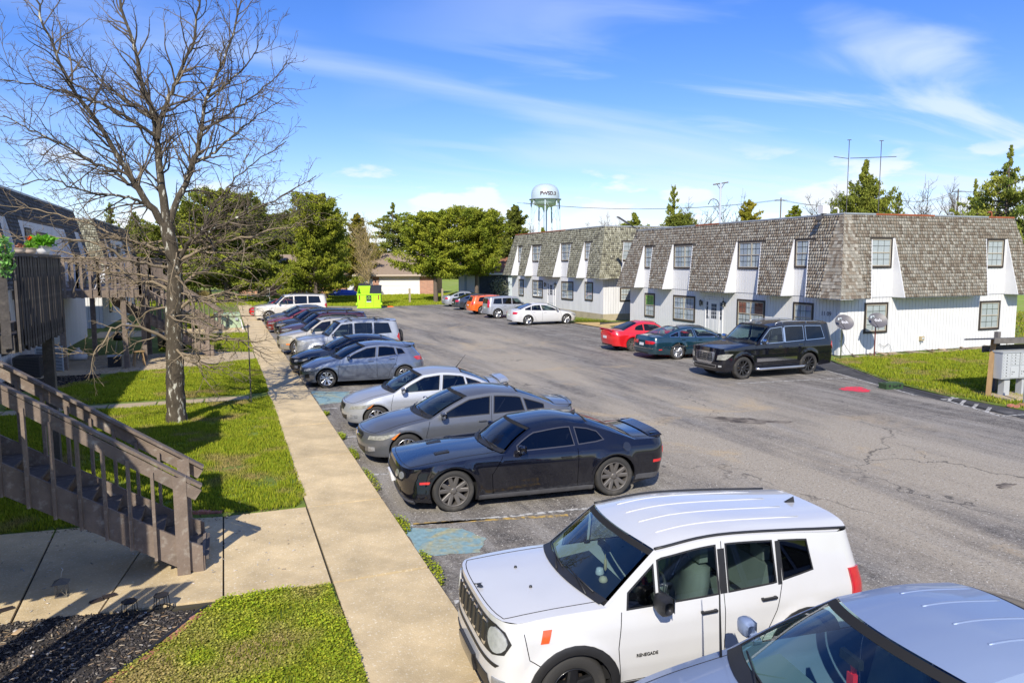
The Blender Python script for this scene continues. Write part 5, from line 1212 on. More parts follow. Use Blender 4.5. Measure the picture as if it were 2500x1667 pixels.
def roofbits(parent, pts):
    pass
def white_block(name, label, u0, v0, LV, LU, z0, zb, zw, zt, mats, near, seed):
    """south and west faces as seen from the lot; u0,v0 = near corner"""
    root = thing(name, label, 'building', (0,0,0))
    W = Face((u0, v0), (0,1), (-1,0)); S = Face((u0, v0), (1,0), (0,-1)); ov = .70
    nz = z0
    f0 = MB(); f0.box((u0-.02 if not near else u0+.05, v0-.02 if not near else v0+.05, -.1), (u0+LU, v0+LV, z0)); f0.build('foundation', FOUND, root)
    nW = [(1.36,2.97),(4.62,7.18),(10.42,13.1),(14.67,16.36)]; nS = [(.98,2.98),(8.2,10.3)]
    dz = zb-2.58
    wW = [(1.68,2.78,3.98+dz,5.16+dz,dict(cols=1)), (4.98,6.92,3.9+dz,5.16+dz,dict(cols=2)), (10.78,12.84,3.88+dz,5.12+dz,dict(cols=2)), (15.05,16.12,3.88+dz,5.12+dz,dict(cols=1)),
          (1.66,2.76,1.0+dz,2.20+dz,dict(cols=1)), (4.92,6.88,.90+dz,2.16+dz,dict(cols=2,curtain=REDC,ctop=.45) if near else dict(cols=2)), (10.80,12.82,.82+dz,2.14+dz,dict(cols=2)), (15.06,16.06,.82+dz,2.14+dz,dict(cols=1,curtain=GREENC,ctop=.48) if near else dict(cols=1))]
    wS = [(1.60,2.74,3.98+dz,5.16+dz,dict(curtain=BLIND)),(8.95,10.0,3.94+dz,5.14+dz,dict(curtain=BLIND)),(1.46,2.66,1.07+dz,2.26+dz,dict(curtain=BLIND)),(8.75,9.98,.95+dz,2.17+dz,dict(curtain=BLIND))] if near else \
         [(1.5,2.9,4.35+dz-.45,5.62+dz-.45,dict(curtain=BLIND)),(1.4,2.8,1.45+dz-.45,2.30+dz-.45,dict(curtain=None,trim=.08)),(9,10.2,1.0+dz,2.2+dz,dict(curtain=BLIND))]
    
    mansard_face(root, W, LV, nz, zb, zw, zt, ov, nW, wW, [], mats, 170 if near else 0, 140 if near else 0, 1, 1, True, seed)
    mansard_face(root, S, LU, nz, zb, zw, zt, ov, nS, wS, [], mats, 110 if near else 0, 160 if near else 0, 1, 1, True, seed+1)
    front_door(root, W, 8.48, 9.40, z0+.12, 2.10+dz)
    cb = MB(); fbox(cb, W, (-.012,.0,nz),(.09,.026,zb)); cb.build('corner_board', WHITEP, root)
    inn = ov*(zw-zt)/(zw-zb)
    rt = MB(); rt.box((u0-inn, v0-inn, zt-.12), (u0+LU+inn, v0+LV+inn, zt-.02)); rt.box((u0+.3, v0+.3, z0+.1), (u0+LU-.3, v0+LV-.3, zt-.13)); rt.build('flat_roof', ROOFT, root)
    # metal edge in lengths, some rusted
    r = random.Random(seed)
    def edge(a, b, n):
        for k in range(n):
            p = Vector(a)+(Vector(b)-Vector(a))*k/n; q = Vector(a)+(Vector(b)-Vector(a))*(k+1)/n; m = MB(); m.bar(p+(q-p)*.003, q-(q-p)*.003, .09, .07); m.build('roof_flashing', RUST if r.random() < .28 and k > 0 else FLASH, root)
    edge((u0-inn-.0, v0-inn, zt), (u0-inn, v0+LV+inn, zt), 8); edge((u0-inn, v0-inn-.0, zt+.001), (u0+LU+inn, v0-inn, zt+.001), 6)
    wall_lamp(W, 10.05, 1.87+dz, 'black lantern left of the door of the %s white building' % ('nearer' if near else 'farther'), 'door lanterns')
    wall_lamp(W, 8.0, 1.90+dz, 'black lantern right of the door of the %s white building' % ('nearer' if near else 'farther'), 'door lanterns')
    return root, W, S
B1, B1W, B1S = white_block('apartment_building', 'white apartment building with brown shingled mansard, house number on its corner, behind the black SUV', 25.14, 24.88, 18.0, 11.3, .06, 2.58, 5.27, 6.27, SH, True, 21)
number_text(B1, B1W, .80, 1.85, '11 09', .27, mat('number_black', (.03,.03,.035), rough=.5))
B2, B2W, B2S = white_block('apartment_building', 'farther white apartment building with grey green mansard and bare concrete foundation', 25.14, 46.65, 17.9, 11.3, .50, 3.04, 5.73, 6.75, SHG, False, 44)
# shaded blocks on the left side of the lawn
def left_block(label, v0, LV, litS, seed, nE, wE):
    root = thing('apartment_building', label, 'building', (0,0,0)); u = -7.4
    E = Face((u, v0), (0,1), (1,0)); S = Face((u, v0), (-1,0), (0,-1)); zb, zw, zt = 3.35, 6.0, 7.12
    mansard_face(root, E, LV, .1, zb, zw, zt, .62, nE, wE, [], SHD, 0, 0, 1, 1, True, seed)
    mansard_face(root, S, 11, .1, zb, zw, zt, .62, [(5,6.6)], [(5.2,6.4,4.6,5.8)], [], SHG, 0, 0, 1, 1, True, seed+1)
    inn = .62*(zw-zt)/(zw-zb); rt = MB(); rt.box((u-11-inn, v0-inn, zt-.12), (u+inn, v0+LV+inn, zt-.02)); rt.box((u-10.7, v0+.3, .1),(u-.3, v0+LV-.3, zt-.13)); rt.build('flat_roof', ROOFT, root)
    e = MB(); e.bar((u+inn, v0-inn, zt), (u+inn, v0+LV+inn, zt), .09, .08); e.build('roof_flashing', FLASH, root)
    e = MB(); e.bar((u-11, v0-inn, zt), (u+inn+.05, v0-inn, zt), .09, .08); e.build('roof_flashing', FLASH, root)
    return root, E
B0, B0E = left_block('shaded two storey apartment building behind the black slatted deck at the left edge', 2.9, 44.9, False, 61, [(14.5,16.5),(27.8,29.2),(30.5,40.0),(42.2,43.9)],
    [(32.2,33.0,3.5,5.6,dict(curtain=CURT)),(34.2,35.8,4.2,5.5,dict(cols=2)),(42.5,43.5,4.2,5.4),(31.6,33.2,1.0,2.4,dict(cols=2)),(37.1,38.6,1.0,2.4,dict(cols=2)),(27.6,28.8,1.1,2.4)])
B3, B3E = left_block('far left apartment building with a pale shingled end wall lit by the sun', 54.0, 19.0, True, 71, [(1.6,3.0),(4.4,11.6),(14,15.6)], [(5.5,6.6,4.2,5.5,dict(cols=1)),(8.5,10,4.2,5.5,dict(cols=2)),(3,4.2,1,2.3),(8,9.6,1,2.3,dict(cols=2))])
# ------------------------------------------------------------------ decks, stairs, yard things
WOODB = mat('deck_wood_brown', (.185,.142,.112), rough=.85, var=.3, vscale=3, stretch=(1,1,1), col2=(.30,.265,.225), c2scale=9, c2lo=.55, c2hi=.72, detail=8, bump=.3, bscale=30, objvar=.12)
WOODD = mat('deck_wood_dark', (.085,.074,.066), rough=.8, var=.3, vscale=5, col2=(.15,.13,.11), c2scale=6, c2lo=.52, c2hi=.75, bump=.35, bscale=30, objvar=.2)
TREAD = mat('stair_tread', (.10,.085,.075), rough=.85, var=.3, vscale=6, col2=(.30,.25,.20), c2scale=8, c2lo=.58, c2hi=.75, bump=.3)
WOODN = mat('bare_wood', (.30,.19,.085), rough=.8, var=.25, vscale=6, stretch=(1,1,.2))
WOODG = mat('weathered_grey_wood', (.13,.12,.11), rough=.9, var=.3, vscale=8)
BRICKR = mat('edging_brick', (.42,.155,.105), rough=.9, var=.25, vscale=9, col2=(.40,.30,.24), c2scale=7, c2lo=.55, c2hi=.7, objvar=.15)
def piece(name, p, q, w, h, m, parent, up=(0,0,1)):
    b = MB(); o = Vector(p); b.bar(Vector(p)-o, Vector(q)-o, w, h, up=up); return b.build(name, m, parent, loc=o)
def staircase(name, label, u_end, v_near, v_far, zg, top_u, slope_r=.69, wood=WOODB, group='stairs down to the patios', full=True):
    """flight rising towards -u, width v_near..v_far"""
    t = thing(name, label, 'stairs', (u_end, v_near, zg), 0, group); V = lambda u, v, z: (u-u_end, v-v_near, z-zg)
    run = u_end-top_u; sl = .64
    for v in (v_near, v_far):
        # stringer: deep board
        zb0, zt0 = .16, .56; b = MB(); th = .04
        u0 = u_end-.28; top = u0-run
        pts = [(u0, zb0),(u0+.26, zb0-.10),(u0+.26, zt0-.12),(u0, zt0+.02),(top, zt0+sl*run),(top, zb0+sl*run)]
        A = [V(x, v-th/2, z) for x, z in pts]; B_ = [V(x, v+th/2, z) for x, z in pts]; n = len(pts)
        b.add(A+B_, [tuple(range(n)), tuple(reversed(range(n,2*n)))]+[(i,n+i,n+(i+1)%n,(i+1)%n) for i in range(n)]); b.build('stringer', wood, t)
        # rails
        zr = lambda u: 1.26+slope_r*(u_end-.02-u)
        sgn = -1 if v == v_near else 1
        piece('handrail', V(u_end, v+sgn*.0, zr(u_end)+.02), V(top, v, zr(top)+.02), .13, .038, wood, t, up=(0,0,1))
        piece('rail_board', V(u_end-.04, v+sgn*.045, zr(u_end)-.09), V(top, v+sgn*.045, zr(top)-.09), .035, .15, wood, t)
        # end post and balusters
        b = MB(); b.box(V(u0-.06, v-.07, 0.0+zg*0), V(u0+.10, v+.07, zr(u0)-zg*0-.02)); o = b.build('newel_post', wood, t)
        k = 0; u = u0-.30
        while u > top+.05:
            zz = zb0+sl*(u0-u)-.01; piece('baluster', V(u, v+sgn*.035, zz), V(u, v+sgn*.035, zr(u)-.12), .09, .038, wood, t, up=(1,0,0)); u -= .275; k += 1
    n = int(run/.275)
    for k in range(n+1):
        u = u_end-.10-k*.275; z = .26+k*.176
        b = MB(); b.box((-.15,0,-.02), (.15, v_far-v_near-.05, .02)); b.build('tread', TREAD, t, loc=V(u, v_near+.025, z), rot=(0, random.uniform(-.01,.01), 0))
    b = MB(); b.box((-.02,0,-.10),(.02,v_far-v_near,.10)); b.build('kick_board', wood, t, loc=V(u_end-.02, v_near, .20))
    return t
staircase('wooden_staircase', 'brown wooden staircase with open treads in the foreground beside the grass', -.40, 10.42, 11.40, LZ, -5.0)
staircase('wooden_staircase', 'brown wooden staircase behind the bare tree trunk by the second patio', -.55, 35.4, 36.5, LZ, -4.2)
staircase('wooden_staircase', 'farthest brown wooden staircase beyond the green utility box', -.10, 49.0, 50.0, LZ, -5.0)

def deck(name, label, u0, u1, v0, v1, zf, zr, wood, kind, posts, sides, seed=1):
    """raised deck; sides: list of 'E','S','N' with railings"""
    r = random.Random(seed); t = thing(name, label, 'deck', (u1, v0, 0))
    L = lambda u, v, z: (u-u1, v-v0, z)
    n = int((v1-v0)/.145)
    b = MB()
    for k in range(n): b.box(L(u0, v0+k*(v1-v0)/n+.004, zf-.035), L(u1, v0+(k+1)*(v1-v0)/n-.004, zf))
    tag(b.build('deck_boards', wood, t), kind=None)
    for v in np.linspace(v0+.1, v1-.1, 5): piece('joist', L(u0, v, zf-.14), L(u1-.05, v, zf-.14), .045, .19, wood, t)
    for p, q in (((u1-.02,v0),(u1-.02,v1)), ((u0,v0+.02),(u1-.045,v0+.02)), ((u0,v1-.02),(u1-.045,v1-.02))):
        piece('rim_board', L(*p, zf-.15), L(*q, zf-.15), .04, .26, wood, t)
    for (pu, pv) in posts:
        b = MB(); b.box((-.09,-.09,0),(.09,.09,zf-.28)); b.build('support_post', wood, t, loc=L(pu, pv, LZ-.02))
    for sd_ in sides:
        p, q = {'E': ((u1,v0),(u1,v1)), 'S': ((u0,v0),(u1,v0)), 'N': ((u1,v1),(u0,v1))}[sd_]
        p, q = Vector(p), Vector(q); Ln = (q-p).length; d = (q-p)/Ln; nrm = Vector((d.y,-d.x))
        piece('rail_cap', L(*p, zr), L(*q, zr), .15, .04, wood, t)
        if kind == 'slat':
            m = int(Ln/.172)
            for k in range(m):
                s = (k+.5)*Ln/m; c = p+d*s+nrm*.045; top = zr-.03; bot = zr-1.50+r.uniform(-.05,.02) if r.random() > .12 else zr-1.44
                b = MB(); a = r.uniform(-.06,.06); b.box((-.062,-.014,bot-top),(.062,.014,0)); b.build('slat', wood, t, loc=L(c.x, c.y, top), rot=(0,0,math.atan2(d.y,d.x)+a+R(24)))
            piece('rail_back', L(*(p-nrm*.05), zr-.12), L(*(q-nrm*.05), zr-.12), .04, .14, wood, t); piece('rail_back', L(*(p-nrm*.05), zf+.12), L(*(q-nrm*.05), zf+.12), .04, .14, wood, t)
        else:
            m = int(Ln/.275)
            for k in range(m+1):
                c = p+d*(k*Ln/m)+nrm*.03; piece('baluster', L(c.x,c.y,zf-.30), L(c.x,c.y,zr-.02), .04 if k else .09, .09, wood, t, up=(d.x,d.y,0))
            piece('rail_board', L(*(p+nrm*.0), zr-.12), L(*(q+nrm*.0), zr-.12), .035, .14, wood, t)
            for k in range(0, m+1, 5):
                c = p+d*(k*Ln/m); b = MB(); b.box((-.05,-.05,0),(.05,.05,zr-zf+.2)); b.build('rail_post', wood, t, loc=L(c.x, c.y, zf-.22))
    return t
deck('slatted_deck', 'dark slatted balcony deck jutting in from the left edge above the staircase', -7.4, -3.05, 13.3, 16.85, 3.12, 4.36, WOODD, 'slat', [(-3.25,16.6),(-5.2,16.6),(-5.2,13.5)], ['E','S'], 3)
deck('baluster_deck', 'brown balustered balcony deck behind the branches of the bare tree', -7.4, -3.1, 32.5, 35.3, 3.20, 4.46, WOODB, 'bal', [(-3.75,32.75),(-5.9,32.75),(-3.3,35.1)], ['E','S'], 4)
deck('baluster_deck', 'farther brown balcony deck behind the second staircase', -7.4, -3.1, 37.0, 44.0, 3.20, 4.46, WOODB, 'bal', [(-3.3,37.3),(-3.3,43.7),(-5.5,37.3)], ['E','S'], 5)
deck('baluster_deck', 'most distant balcony deck beside the third staircase', -7.6, -3.1, 51.5, 58.0, 3.20, 4.46, WOODB, 'bal', [(-3.3,51.8),(-3.3,57.7)], ['E','S'], 6)
# landing of the first staircase and the balcony nearer than the camera view (it throws the long shadows on the patio)
t = thing('stair_landing', 'brown landing joining the near staircase to the slatted deck', 'landing', (-5,10.4,0))
piece('rim_board', (0,0,3.0), (0,2.9,3.0), .04, .3, WOODB, t); piece('rim_board', (-2.4,0,3.0), (0,0,3.0), .04, .3, WOODB, t)
for k in range(19): piece('deck_board', (-2.4, .08+k*.15, 3.13), (0, .08+k*.15, 3.13), .142, .035, WOODB, t)
b = MB(); b.box((-.08,.0,0.08),(.08,.16,2.85)); b.build('support_post', WOODB, t)
deck('baluster_deck', 'near balcony deck whose balusters shade the first staircase', -7.4, -3.0, 7.1, 10.25, 3.12, 4.36, WOODB, 'bal', [(-5.4,7.3),(-5.4,10.0)], ['E','S','N'], 8)
piece('brace', (-.1,.08,1.9), (-1.1,.08,2.85), .05, .14, WOODB, t)
piece('brace', (0.02,2.85,.9), (0.02,1.6,2.85), .05, .14, WOODD, t)

t = thing('shadow_screen', 'brown board screen and post added out of view to shadow the bed and patio', 'screen', (-2.77,6.73,LZ))  # unseen boards and post, added only for the shadow bands they cast
for k in range(5): b = MB(); b.box((-.06,-.012,0),(.06,.012,2.85)); b.build('board', WOODB, t, loc=(-.29+.15*k, .0, .05), rot=(0,0,R(-8)))
b = MB(); b.box((-.10,-.10,-.1),(.10,.10,4.6)); b.build('post', WOODB, t, loc=(-.75,.05,0))
def cyl_tree(mb, base, r0, r1, h): mb.tube([(base[0],base[1],base[2]),(base[0],base[1],base[2]+h)], [r0,r1], 12)
# potted plants on the rail cap
POT = mat('pot_cream', (.55,.46,.38), rough=.7); POTW = mat('pot_white', (.72,.72,.73), rough=.4, var=.05)
LEAFV = attr_mat('bright_leaf', .5, .3)
def leafball(name, parent, n, rx, rz, col, size, seed, z0=0., droop=0., spread=None):
    r = np.random.default_rng(seed); d = r.normal(size=(n,3)); d /= np.linalg.norm(d, axis=1, keepdims=True); rad = r.uniform(.35,1,n)[:,None]
    P0 = d*rad*np.array([rx,rx,rz])+np.array([0,0,z0]); P0[:,2] -= droop*r.random(n)
    a = r.normal(size=(n,3)); a /= np.linalg.norm(a, axis=1, keepdims=True); b_ = np.cross(a, r.normal(size=(n,3))); b_ /= np.linalg.norm(b_, axis=1, keepdims=True)
    s = size*r.uniform(.6,1.3,(n,1)); V = np.stack([P0-a*s, P0-b_*s*.45, P0+a*s, P0+b_*s*.45], 1).reshape(-1,3); F = np.arange(n*4).reshape(n,4)
    c = np.array(col)*r.uniform(.6,1.35,(n,1)); c = np.repeat(np.hstack([c, np.ones((n,1))]), 4, 0)
    return link(name, np_mesh(name, V, F, LEAFV, colors=c), parent)
def pot_plant(label, loc, rad, h, potm, plants, seed):
    t = thing('potted_plant', label, 'plant', loc, 0, 'pots on the deck rail'); b = MB(); b.lathe([(.001,0),(rad*.7,0),(rad*.95,h*.5),(rad,h*.95),(rad*1.06,h*.96),(rad*1.06,h),(rad*.9,h),(rad*.85,h*.9),(.001,h*.88)], 18); b.build('pot', potm, t)
    for i, (nm, n, rx, rz, col, size, z) in enumerate(plants): leafball(nm, t, n, rx, rz, col, size, seed+i, z)
zc = 4.385
pot_plant('small cream pot with brown succulent on the deck rail', (-3.05,14.05,zc), .085, .085, POT, [('leaves',40,.07,.05,(.30,.13,.08),.035,.11)], 1)
pot_plant('cream pot with green sprigs and an orange flower on the deck rail', (-3.05,14.75,zc), .095, .095, POT, [('leaves',90,.11,.08,(.16,.34,.03),.04,.14),('flower',24,.035,.035,(.75,.10,.01),.03,.26)], 3)
pot_plant('white pot with a bushy bright green plant on the deck rail', (-3.05,15.75,zc), .12, .15, POTW, [('leaves',210,.25,.12,(.13,.36,.02),.06,.24)], 6)
t = thing('hanging_ivy', 'leafy green and white ivy trailing over the near corner of the deck rail', 'plant', (-3.12,13.28,4.42)); leafball('leaves', t, 420, .17, .34, (.20,.42,.10), .042, 9, z0=-.05, droop=.12)
b = MB(); b.tube([(0,0,.25),(.05,0,.05),(.03,.02,-.3)], .01, 5); b.build('stem', WOODN, t)

# air conditioners
ACG = mat('ac_grey', (.42,.46,.48), rough=.5, var=.08); ACD = mat('ac_dark', (.055,.05,.045), rough=.5, var=.2); FAN = mat('ac_fan_dark', (.02,.02,.022), rough=.6)
def ac_unit(label, loc, s, h, m, rz=0):
    t = thing('air_conditioner', label, 'air conditioner', loc, rz); b = MB(); b.box((-s/2+.02,-s/2+.02,.05),(s/2-.02,s/2-.02,h-.04)); b.build('core', FAN, t)
    b = MB()
    for k in range(int(h/.055)): z = .06+k*.055; b.box((-s/2,-s/2,z),(s/2,s/2,z+.026))
    b.build('louvres', m, t); b = MB(); b.box((-s/2-.01,-s/2-.01,h-.05),(s/2+.01,s/2+.01,h))
    for a, c in ((-1,-1),(1,-1),(1,1),(-1,1)): b.bar((a*s/2,c*s/2,.0),(a*s/2,c*s/2,h-.05),.04)
    b.build('frame', m, t); b = MB()
    for k in range(8): q = .06+k*.035*s/.6; b.lathe([(q,h+.012),(q+.006,h+.016),(q+.012,h+.012)], 24)
    b.build('fan_grille', FAN, t); b = MB(); b.box((-s/2-.08,-s/2-.08,-.02),(s/2+.08,s/2+.08,.03)); b.build('pad', CONC2, t)
ac_unit('dark louvred air conditioner under the black slatted deck', (-6.75,31.2,LZ), .80, .80, ACD)
ac_unit('light grey louvred air conditioner behind the dark one', (-6.35,32.9,LZ), .88, .98, ACG)

LANT = mat('lantern_metal', (.15,.135,.11), rough=.6)
def misc():
    # white bag, crate, stool, hanging basket on the second patio
    b = MB(); r = random.Random(4)
    prof = [(.02,.0),(.26,.03),(.30,.16),(.24,.30),(.12,.40),(.05,.47),(.07,.54)]
    vs = []; n = 14
    for rr_, z in prof:
        for k in range(n): a = 2*math.pi*k/n; q = rr_*(1+r.uniform(-.14,.14)); vs.append((q*math.cos(a)*1.25, q*math.sin(a), z+r.uniform(-.01,.01)))
    b.add(vs, [(i*n+k, i*n+(k+1)%n, (i+1)*n+(k+1)%n, (i+1)*n+k) for i in range(len(prof)-1) for k in range(n)], 0, True)
    tag(b.build('rubbish_bag', mat('white_plastic_bag', (.62,.63,.66), rough=.35), loc=(-6.0,36.2,LZ)), 'tied white plastic bag on the patio beside the grey air conditioner', 'bag')
    t = thing('storage_crate', 'black plastic crate at the foot of the deck post', 'crate', (-4.25,33.3,LZ)); b = MB()
    for x in (-.22,.22): b.box((x-.01,-.17,.0),(x+.01,.17,.42))
    for y in (-.17,.17): b.box((-.21,y-.01,.0),(.21,y+.01,.42))
    b.box((-.21,-.16,.0),(.21,.16,.02)); b.build('bin', BLACKTRIM, t); b = MB(); b.box((-.25,-.20,.42),(.25,.20,.46)); b.build('lid', ACG, t)
    t = thing('wooden_stool', 'small wooden stool beside the deck post', 'stool', (-3.35,33.1,LZ), .3); b = MB(); b.box((-.20,-.16,.58),(.20,.16,.62)); b.build('seat', WOODN, t)
    for a, c in ((-1,-1),(1,-1),(1,1),(-1,1)): b = MB(); b.bar((a*.2,c*.16,0),(a*.13,c*.10,.58),.035); b.build('leg', WOODN, t)
    t = thing('flower_basket', 'blue hanging basket speckled with white flowers on the deck post', 'basket', (-3.55,32.45,1.78)); b = MB(); b.lathe([(.001,-.16),(.12,-.12),(.17,0),(.15,.02)], 14); b.build('basket', mat('basket_blue', (.06,.08,.20), rough=.7), t)
    leafball('blooms', t, 70, .20, .15, (.55,.57,.70), .03, 22, .02); leafball('leaves', t, 130, .19, .15, (.05,.09,.14), .04, 23, .0)
    b = MB(); b.bar((0,0,.0),(-.1,.2,.75),.008); b.build('hook_wire', BLACKTRIM, t)
    # grill, chair and bin in the dark under the deck
    t = thing('kettle_grill', 'black kettle grill in the shade under the balcony', 'grill', (-4.7,38.6,LZ)); b = MB(); b.lathe([(.001,.55),(.2,.58),(.28,.70),(.28,.74),(.22,.88),(.001,.95)], 18); b.build('bowl', BLACKTRIM, t)
    for k in range(3): a = k*2.1; b = MB(); b.bar((.12*math.cos(a),.12*math.sin(a),.6),(.3*math.cos(a),.3*math.sin(a),0),.025); b.build('leg', ALLOY, t)
    t = thing('patio_chair', 'white framed folding chair on the balustered deck', 'chair', (-4.6,34.0,3.2), .4); b = MB()
    for y in (-.22,.22): b.bar((-.25,y,0),(.18,y,.9),.025); b.bar((.25,y,0),(-.12,y,.45),.025); b.bar((-.2,y,.43),(.2,y,.43),.025)
    b.build('frame', WHITEP, t); b = MB(); b.box((-.2,-.22,.42),(.2,.22,.44)); b.hexa([(.05,-.2,.55),(.08,-.2,.55),(.08,.2,.55),(.05,.2,.55),(.16,-.2,.88),(.19,-.2,.88),(.19,.2,.88),(.16,.2,.88)]); b.build('seat', WHITEP, t)
    # barrels / boxes by the second staircase
    for i, (u, v, c) in enumerate(((-2.1,38.5,'dark plastic tub under the second staircase'),(-2.9,39.6,'black waste bin behind the second staircase'))):
        t = thing('waste_bin', c, 'bin', (u,v,LZ)); b = MB(); b.lathe([(.001,0),(.22,0),(.27,.62),(.29,.64),(.27,.66)], 16); b.build('drum', BLACKTRIM, t); b = MB(); b.lathe([(.29,.66),(.24,.72),(.001,.75)], 16); b.build('lid', ACD, t)
    # utility box
    t = thing('utility_box', 'pale green transformer box on the lawn beside the walk', 'utility box', (.10,50.3,LZ), .05); GB = mat('utility_green', (.33,.42,.26), rough=.5, var=.1)
    b = MB(); b.hexa([(-.75,-.5,.06),(.75,-.5,.06),(.75,.5,.06),(-.75,.5,.06),(-.75,-.38,.95),(.75,-.38,.95),(.75,.5,1.0),(-.75,.5,1.0)]); b.build('cabinet', GB, t)
    b = MB(); b.box((-.9,-.65,-.05),(.9,.65,.06)); b.build('pad', CONC2, t); b = MB(); b.box((-.02,-.53,.15),(.02,-.40,.9)); b.build('door_seam', BLACKTRIM, t)
    b = MB(); b.box((.42,-.56,.55),(.58,-.44,.70)); b.build('lock_plate', ACG, t)
    # leaning board
    b = MB(); b.hexa([(-.04,0,0),(.04,0,0),(.04,.3,0),(-.04,.3,0),(-.14,.05,.62),(-.08,.05,.62),(-.08,.22,.62),(-.14,.22,.62)]); tag(b.build('leaning_board', WHITEP, loc=(.98,49.2,LZ)), 'white board leaning against the green transformer box', 'board')
    # sign pole at the walk
    t = thing('sign_post', 'thin dark steel post standing in the lawn beside the walk', 'post', (.60,23.1,LZ)); b = MB(); b.bar((0,0,0),(0,0,2.32),.05,.035); b.build('pole', mat('steel_post', (.10,.09,.085), rough=.5, metal=.5, var=.3, vscale=8), t)
    b = MB()
    for k in range(20): b.box((-.006,-.019,.25+k*.1),(.006,-.017,.27+k*.1))
    tag(b.build('punched_holes', DARKIN, t), kind='stuff')
    # lantern on wires by the bed, solar path lights
    t = thing('wire_lantern', 'small grey wire lantern standing on the patio slab', 'lantern', (-2.05,10.25,LZ)); b = MB()
    for a, c in ((-1,-1),(1,-1),(1,1),(-1,1)): b.bar((a*.06,c*.06,0),(a*.06,c*.06,.17),.008)
    for a, c in ((-1,1),(1,-1)): b.bar((a*.06,-.06,0.01),(c*.06,-.06,.16),.005)
    b.box((-.07,-.07,0),(.07,.07,.01)); b.build('cage', LANT, t); b = MB(); b.add([(-.09,-.09,.17),(.09,-.09,.17),(.09,.09,.17),(-.09,.09,.17),(0,0,.23)], [(0,1,4),(1,2,4),(2,3,4),(3,0,4),(3,2,1,0)]); b.build('roof', LANT, t)
    b = MB(); b.tube([(0,0,.22),(.01,0,.30),(.03,0,.33),(.01,0,.36)], .004, 5); b.build('hanger', ACG, t)
    for i, (x, y) in enumerate(((-1.20,9.36),(-.86,9.40))):
        t = thing('path_light', ['black cage path light at the edge of the mulch','second black cage path light nearest the grass'][i], 'path light', (x,y,LZ), .3*i)
        b = MB(); 
        for k in range(6): a = k*math.pi/3; b.bar((.09*math.cos(a),.09*math.sin(a),.02),(.075*math.cos(a),.075*math.sin(a),.17),.018,.006)
        b.lathe([(.10,.0),(.10,.02),(.09,.02)], 6, smooth=False); b.lathe([(.085,.16),(.09,.175),(.001,.19)], 6, smooth=False); b.build('cage', BLACKTRIM, t)
        b = MB(); b.bar((0,0,-.1),(0,0,.05),.02); b.build('stake', BLACKTRIM, t)
    for i, (x, y, a) in enumerate(((-2.65,10.0,.5),(-1.55,9.95,.45))):
        t = thing('metal_bracket', ['folded black metal bracket lying on the slab left of the wire lantern','folded black metal bracket lying on the slab right of the wire lantern'][i], 'bracket', (x,y,LZ+.004), a)
        b = MB(); b.hexa([(-.16,-.045,0),(-.02,-.045,0),(-.02,.03,0),(-.16,.03,0),(-.15,-.045,.012),(-.02,-.045,.02),(-.02,.03,.02),(-.15,.03,.012)]); b.hexa([(.0,-.02,0),(.15,-.02,0),(.15,.06,0),(.0,.06,0),(.0,-.02,.02),(.15,-.02,.012),(.15,.06,.012),(.0,.06,.02)]); b.bar((-.03,-.02,.01),(.02,.03,.01),.02,.015); b.build('plates', mat('bracket_black',(.03,.022,.02),rough=.6), t)
    # edging bricks between mulch and lawn
    ed = thing('brick_edging', 'line of worn red edging bricks between the mulch bed and the grass', 'edging', (0,0,0)); pts = [(-.25,9.28),(-.42,9.08),(-.75,8.5),(-1.25,7.85),(-1.6,7.25),(-1.9,6.4),(-2.0,5.4)]
    pl = dens(pts, .21, False); bm_ = MB(); bm_.box((-.098,-.05,-.05),(.098,.05,.012)); me = bm_.mesh('brick', BRICKR)
    for (a, c), (d, e) in zip(pl, pl[1:]): link('brick', me, ed, loc=((a+d)/2+random.uniform(-.01,.01),(c+e)/2,LZ+random.uniform(-.01,.012)), rot=(random.uniform(-.06,.06),random.uniform(-.06,.06),math.atan2(e-c,d-a)+random.uniform(-.06,.06)))
    ed = thing('brick_edging', 'short run of red edging bricks beside the foot of the near staircase', 'edging', (0,0,0))
    pl = dens([(-.2,12.85),(-.55,12.95),(-1.2,13.1),(-1.9,13.2)], .21, False)
    for (a, c), (d, e) in zip(pl, pl[1:]): link('brick', me, ed, loc=((a+d)/2,(c+e)/2,LZ+.01+random.uniform(-.01,.012)), rot=(0,random.uniform(-.06,.06),math.atan2(e-c,d-a)+random.uniform(-.06,.06)))
    # plastic edging strip
    b = MB(); b.tube([(x-.10,y-.06,LZ+.02+.012*math.sin(i*1.7)) for i, (x, y) in enumerate(dens(pts, .25, False))], .022, 7); tag(b.build('edging_strip', BLACKTRIM), 'black plastic edging strip curving along the mulch bed', 'edging')
misc()
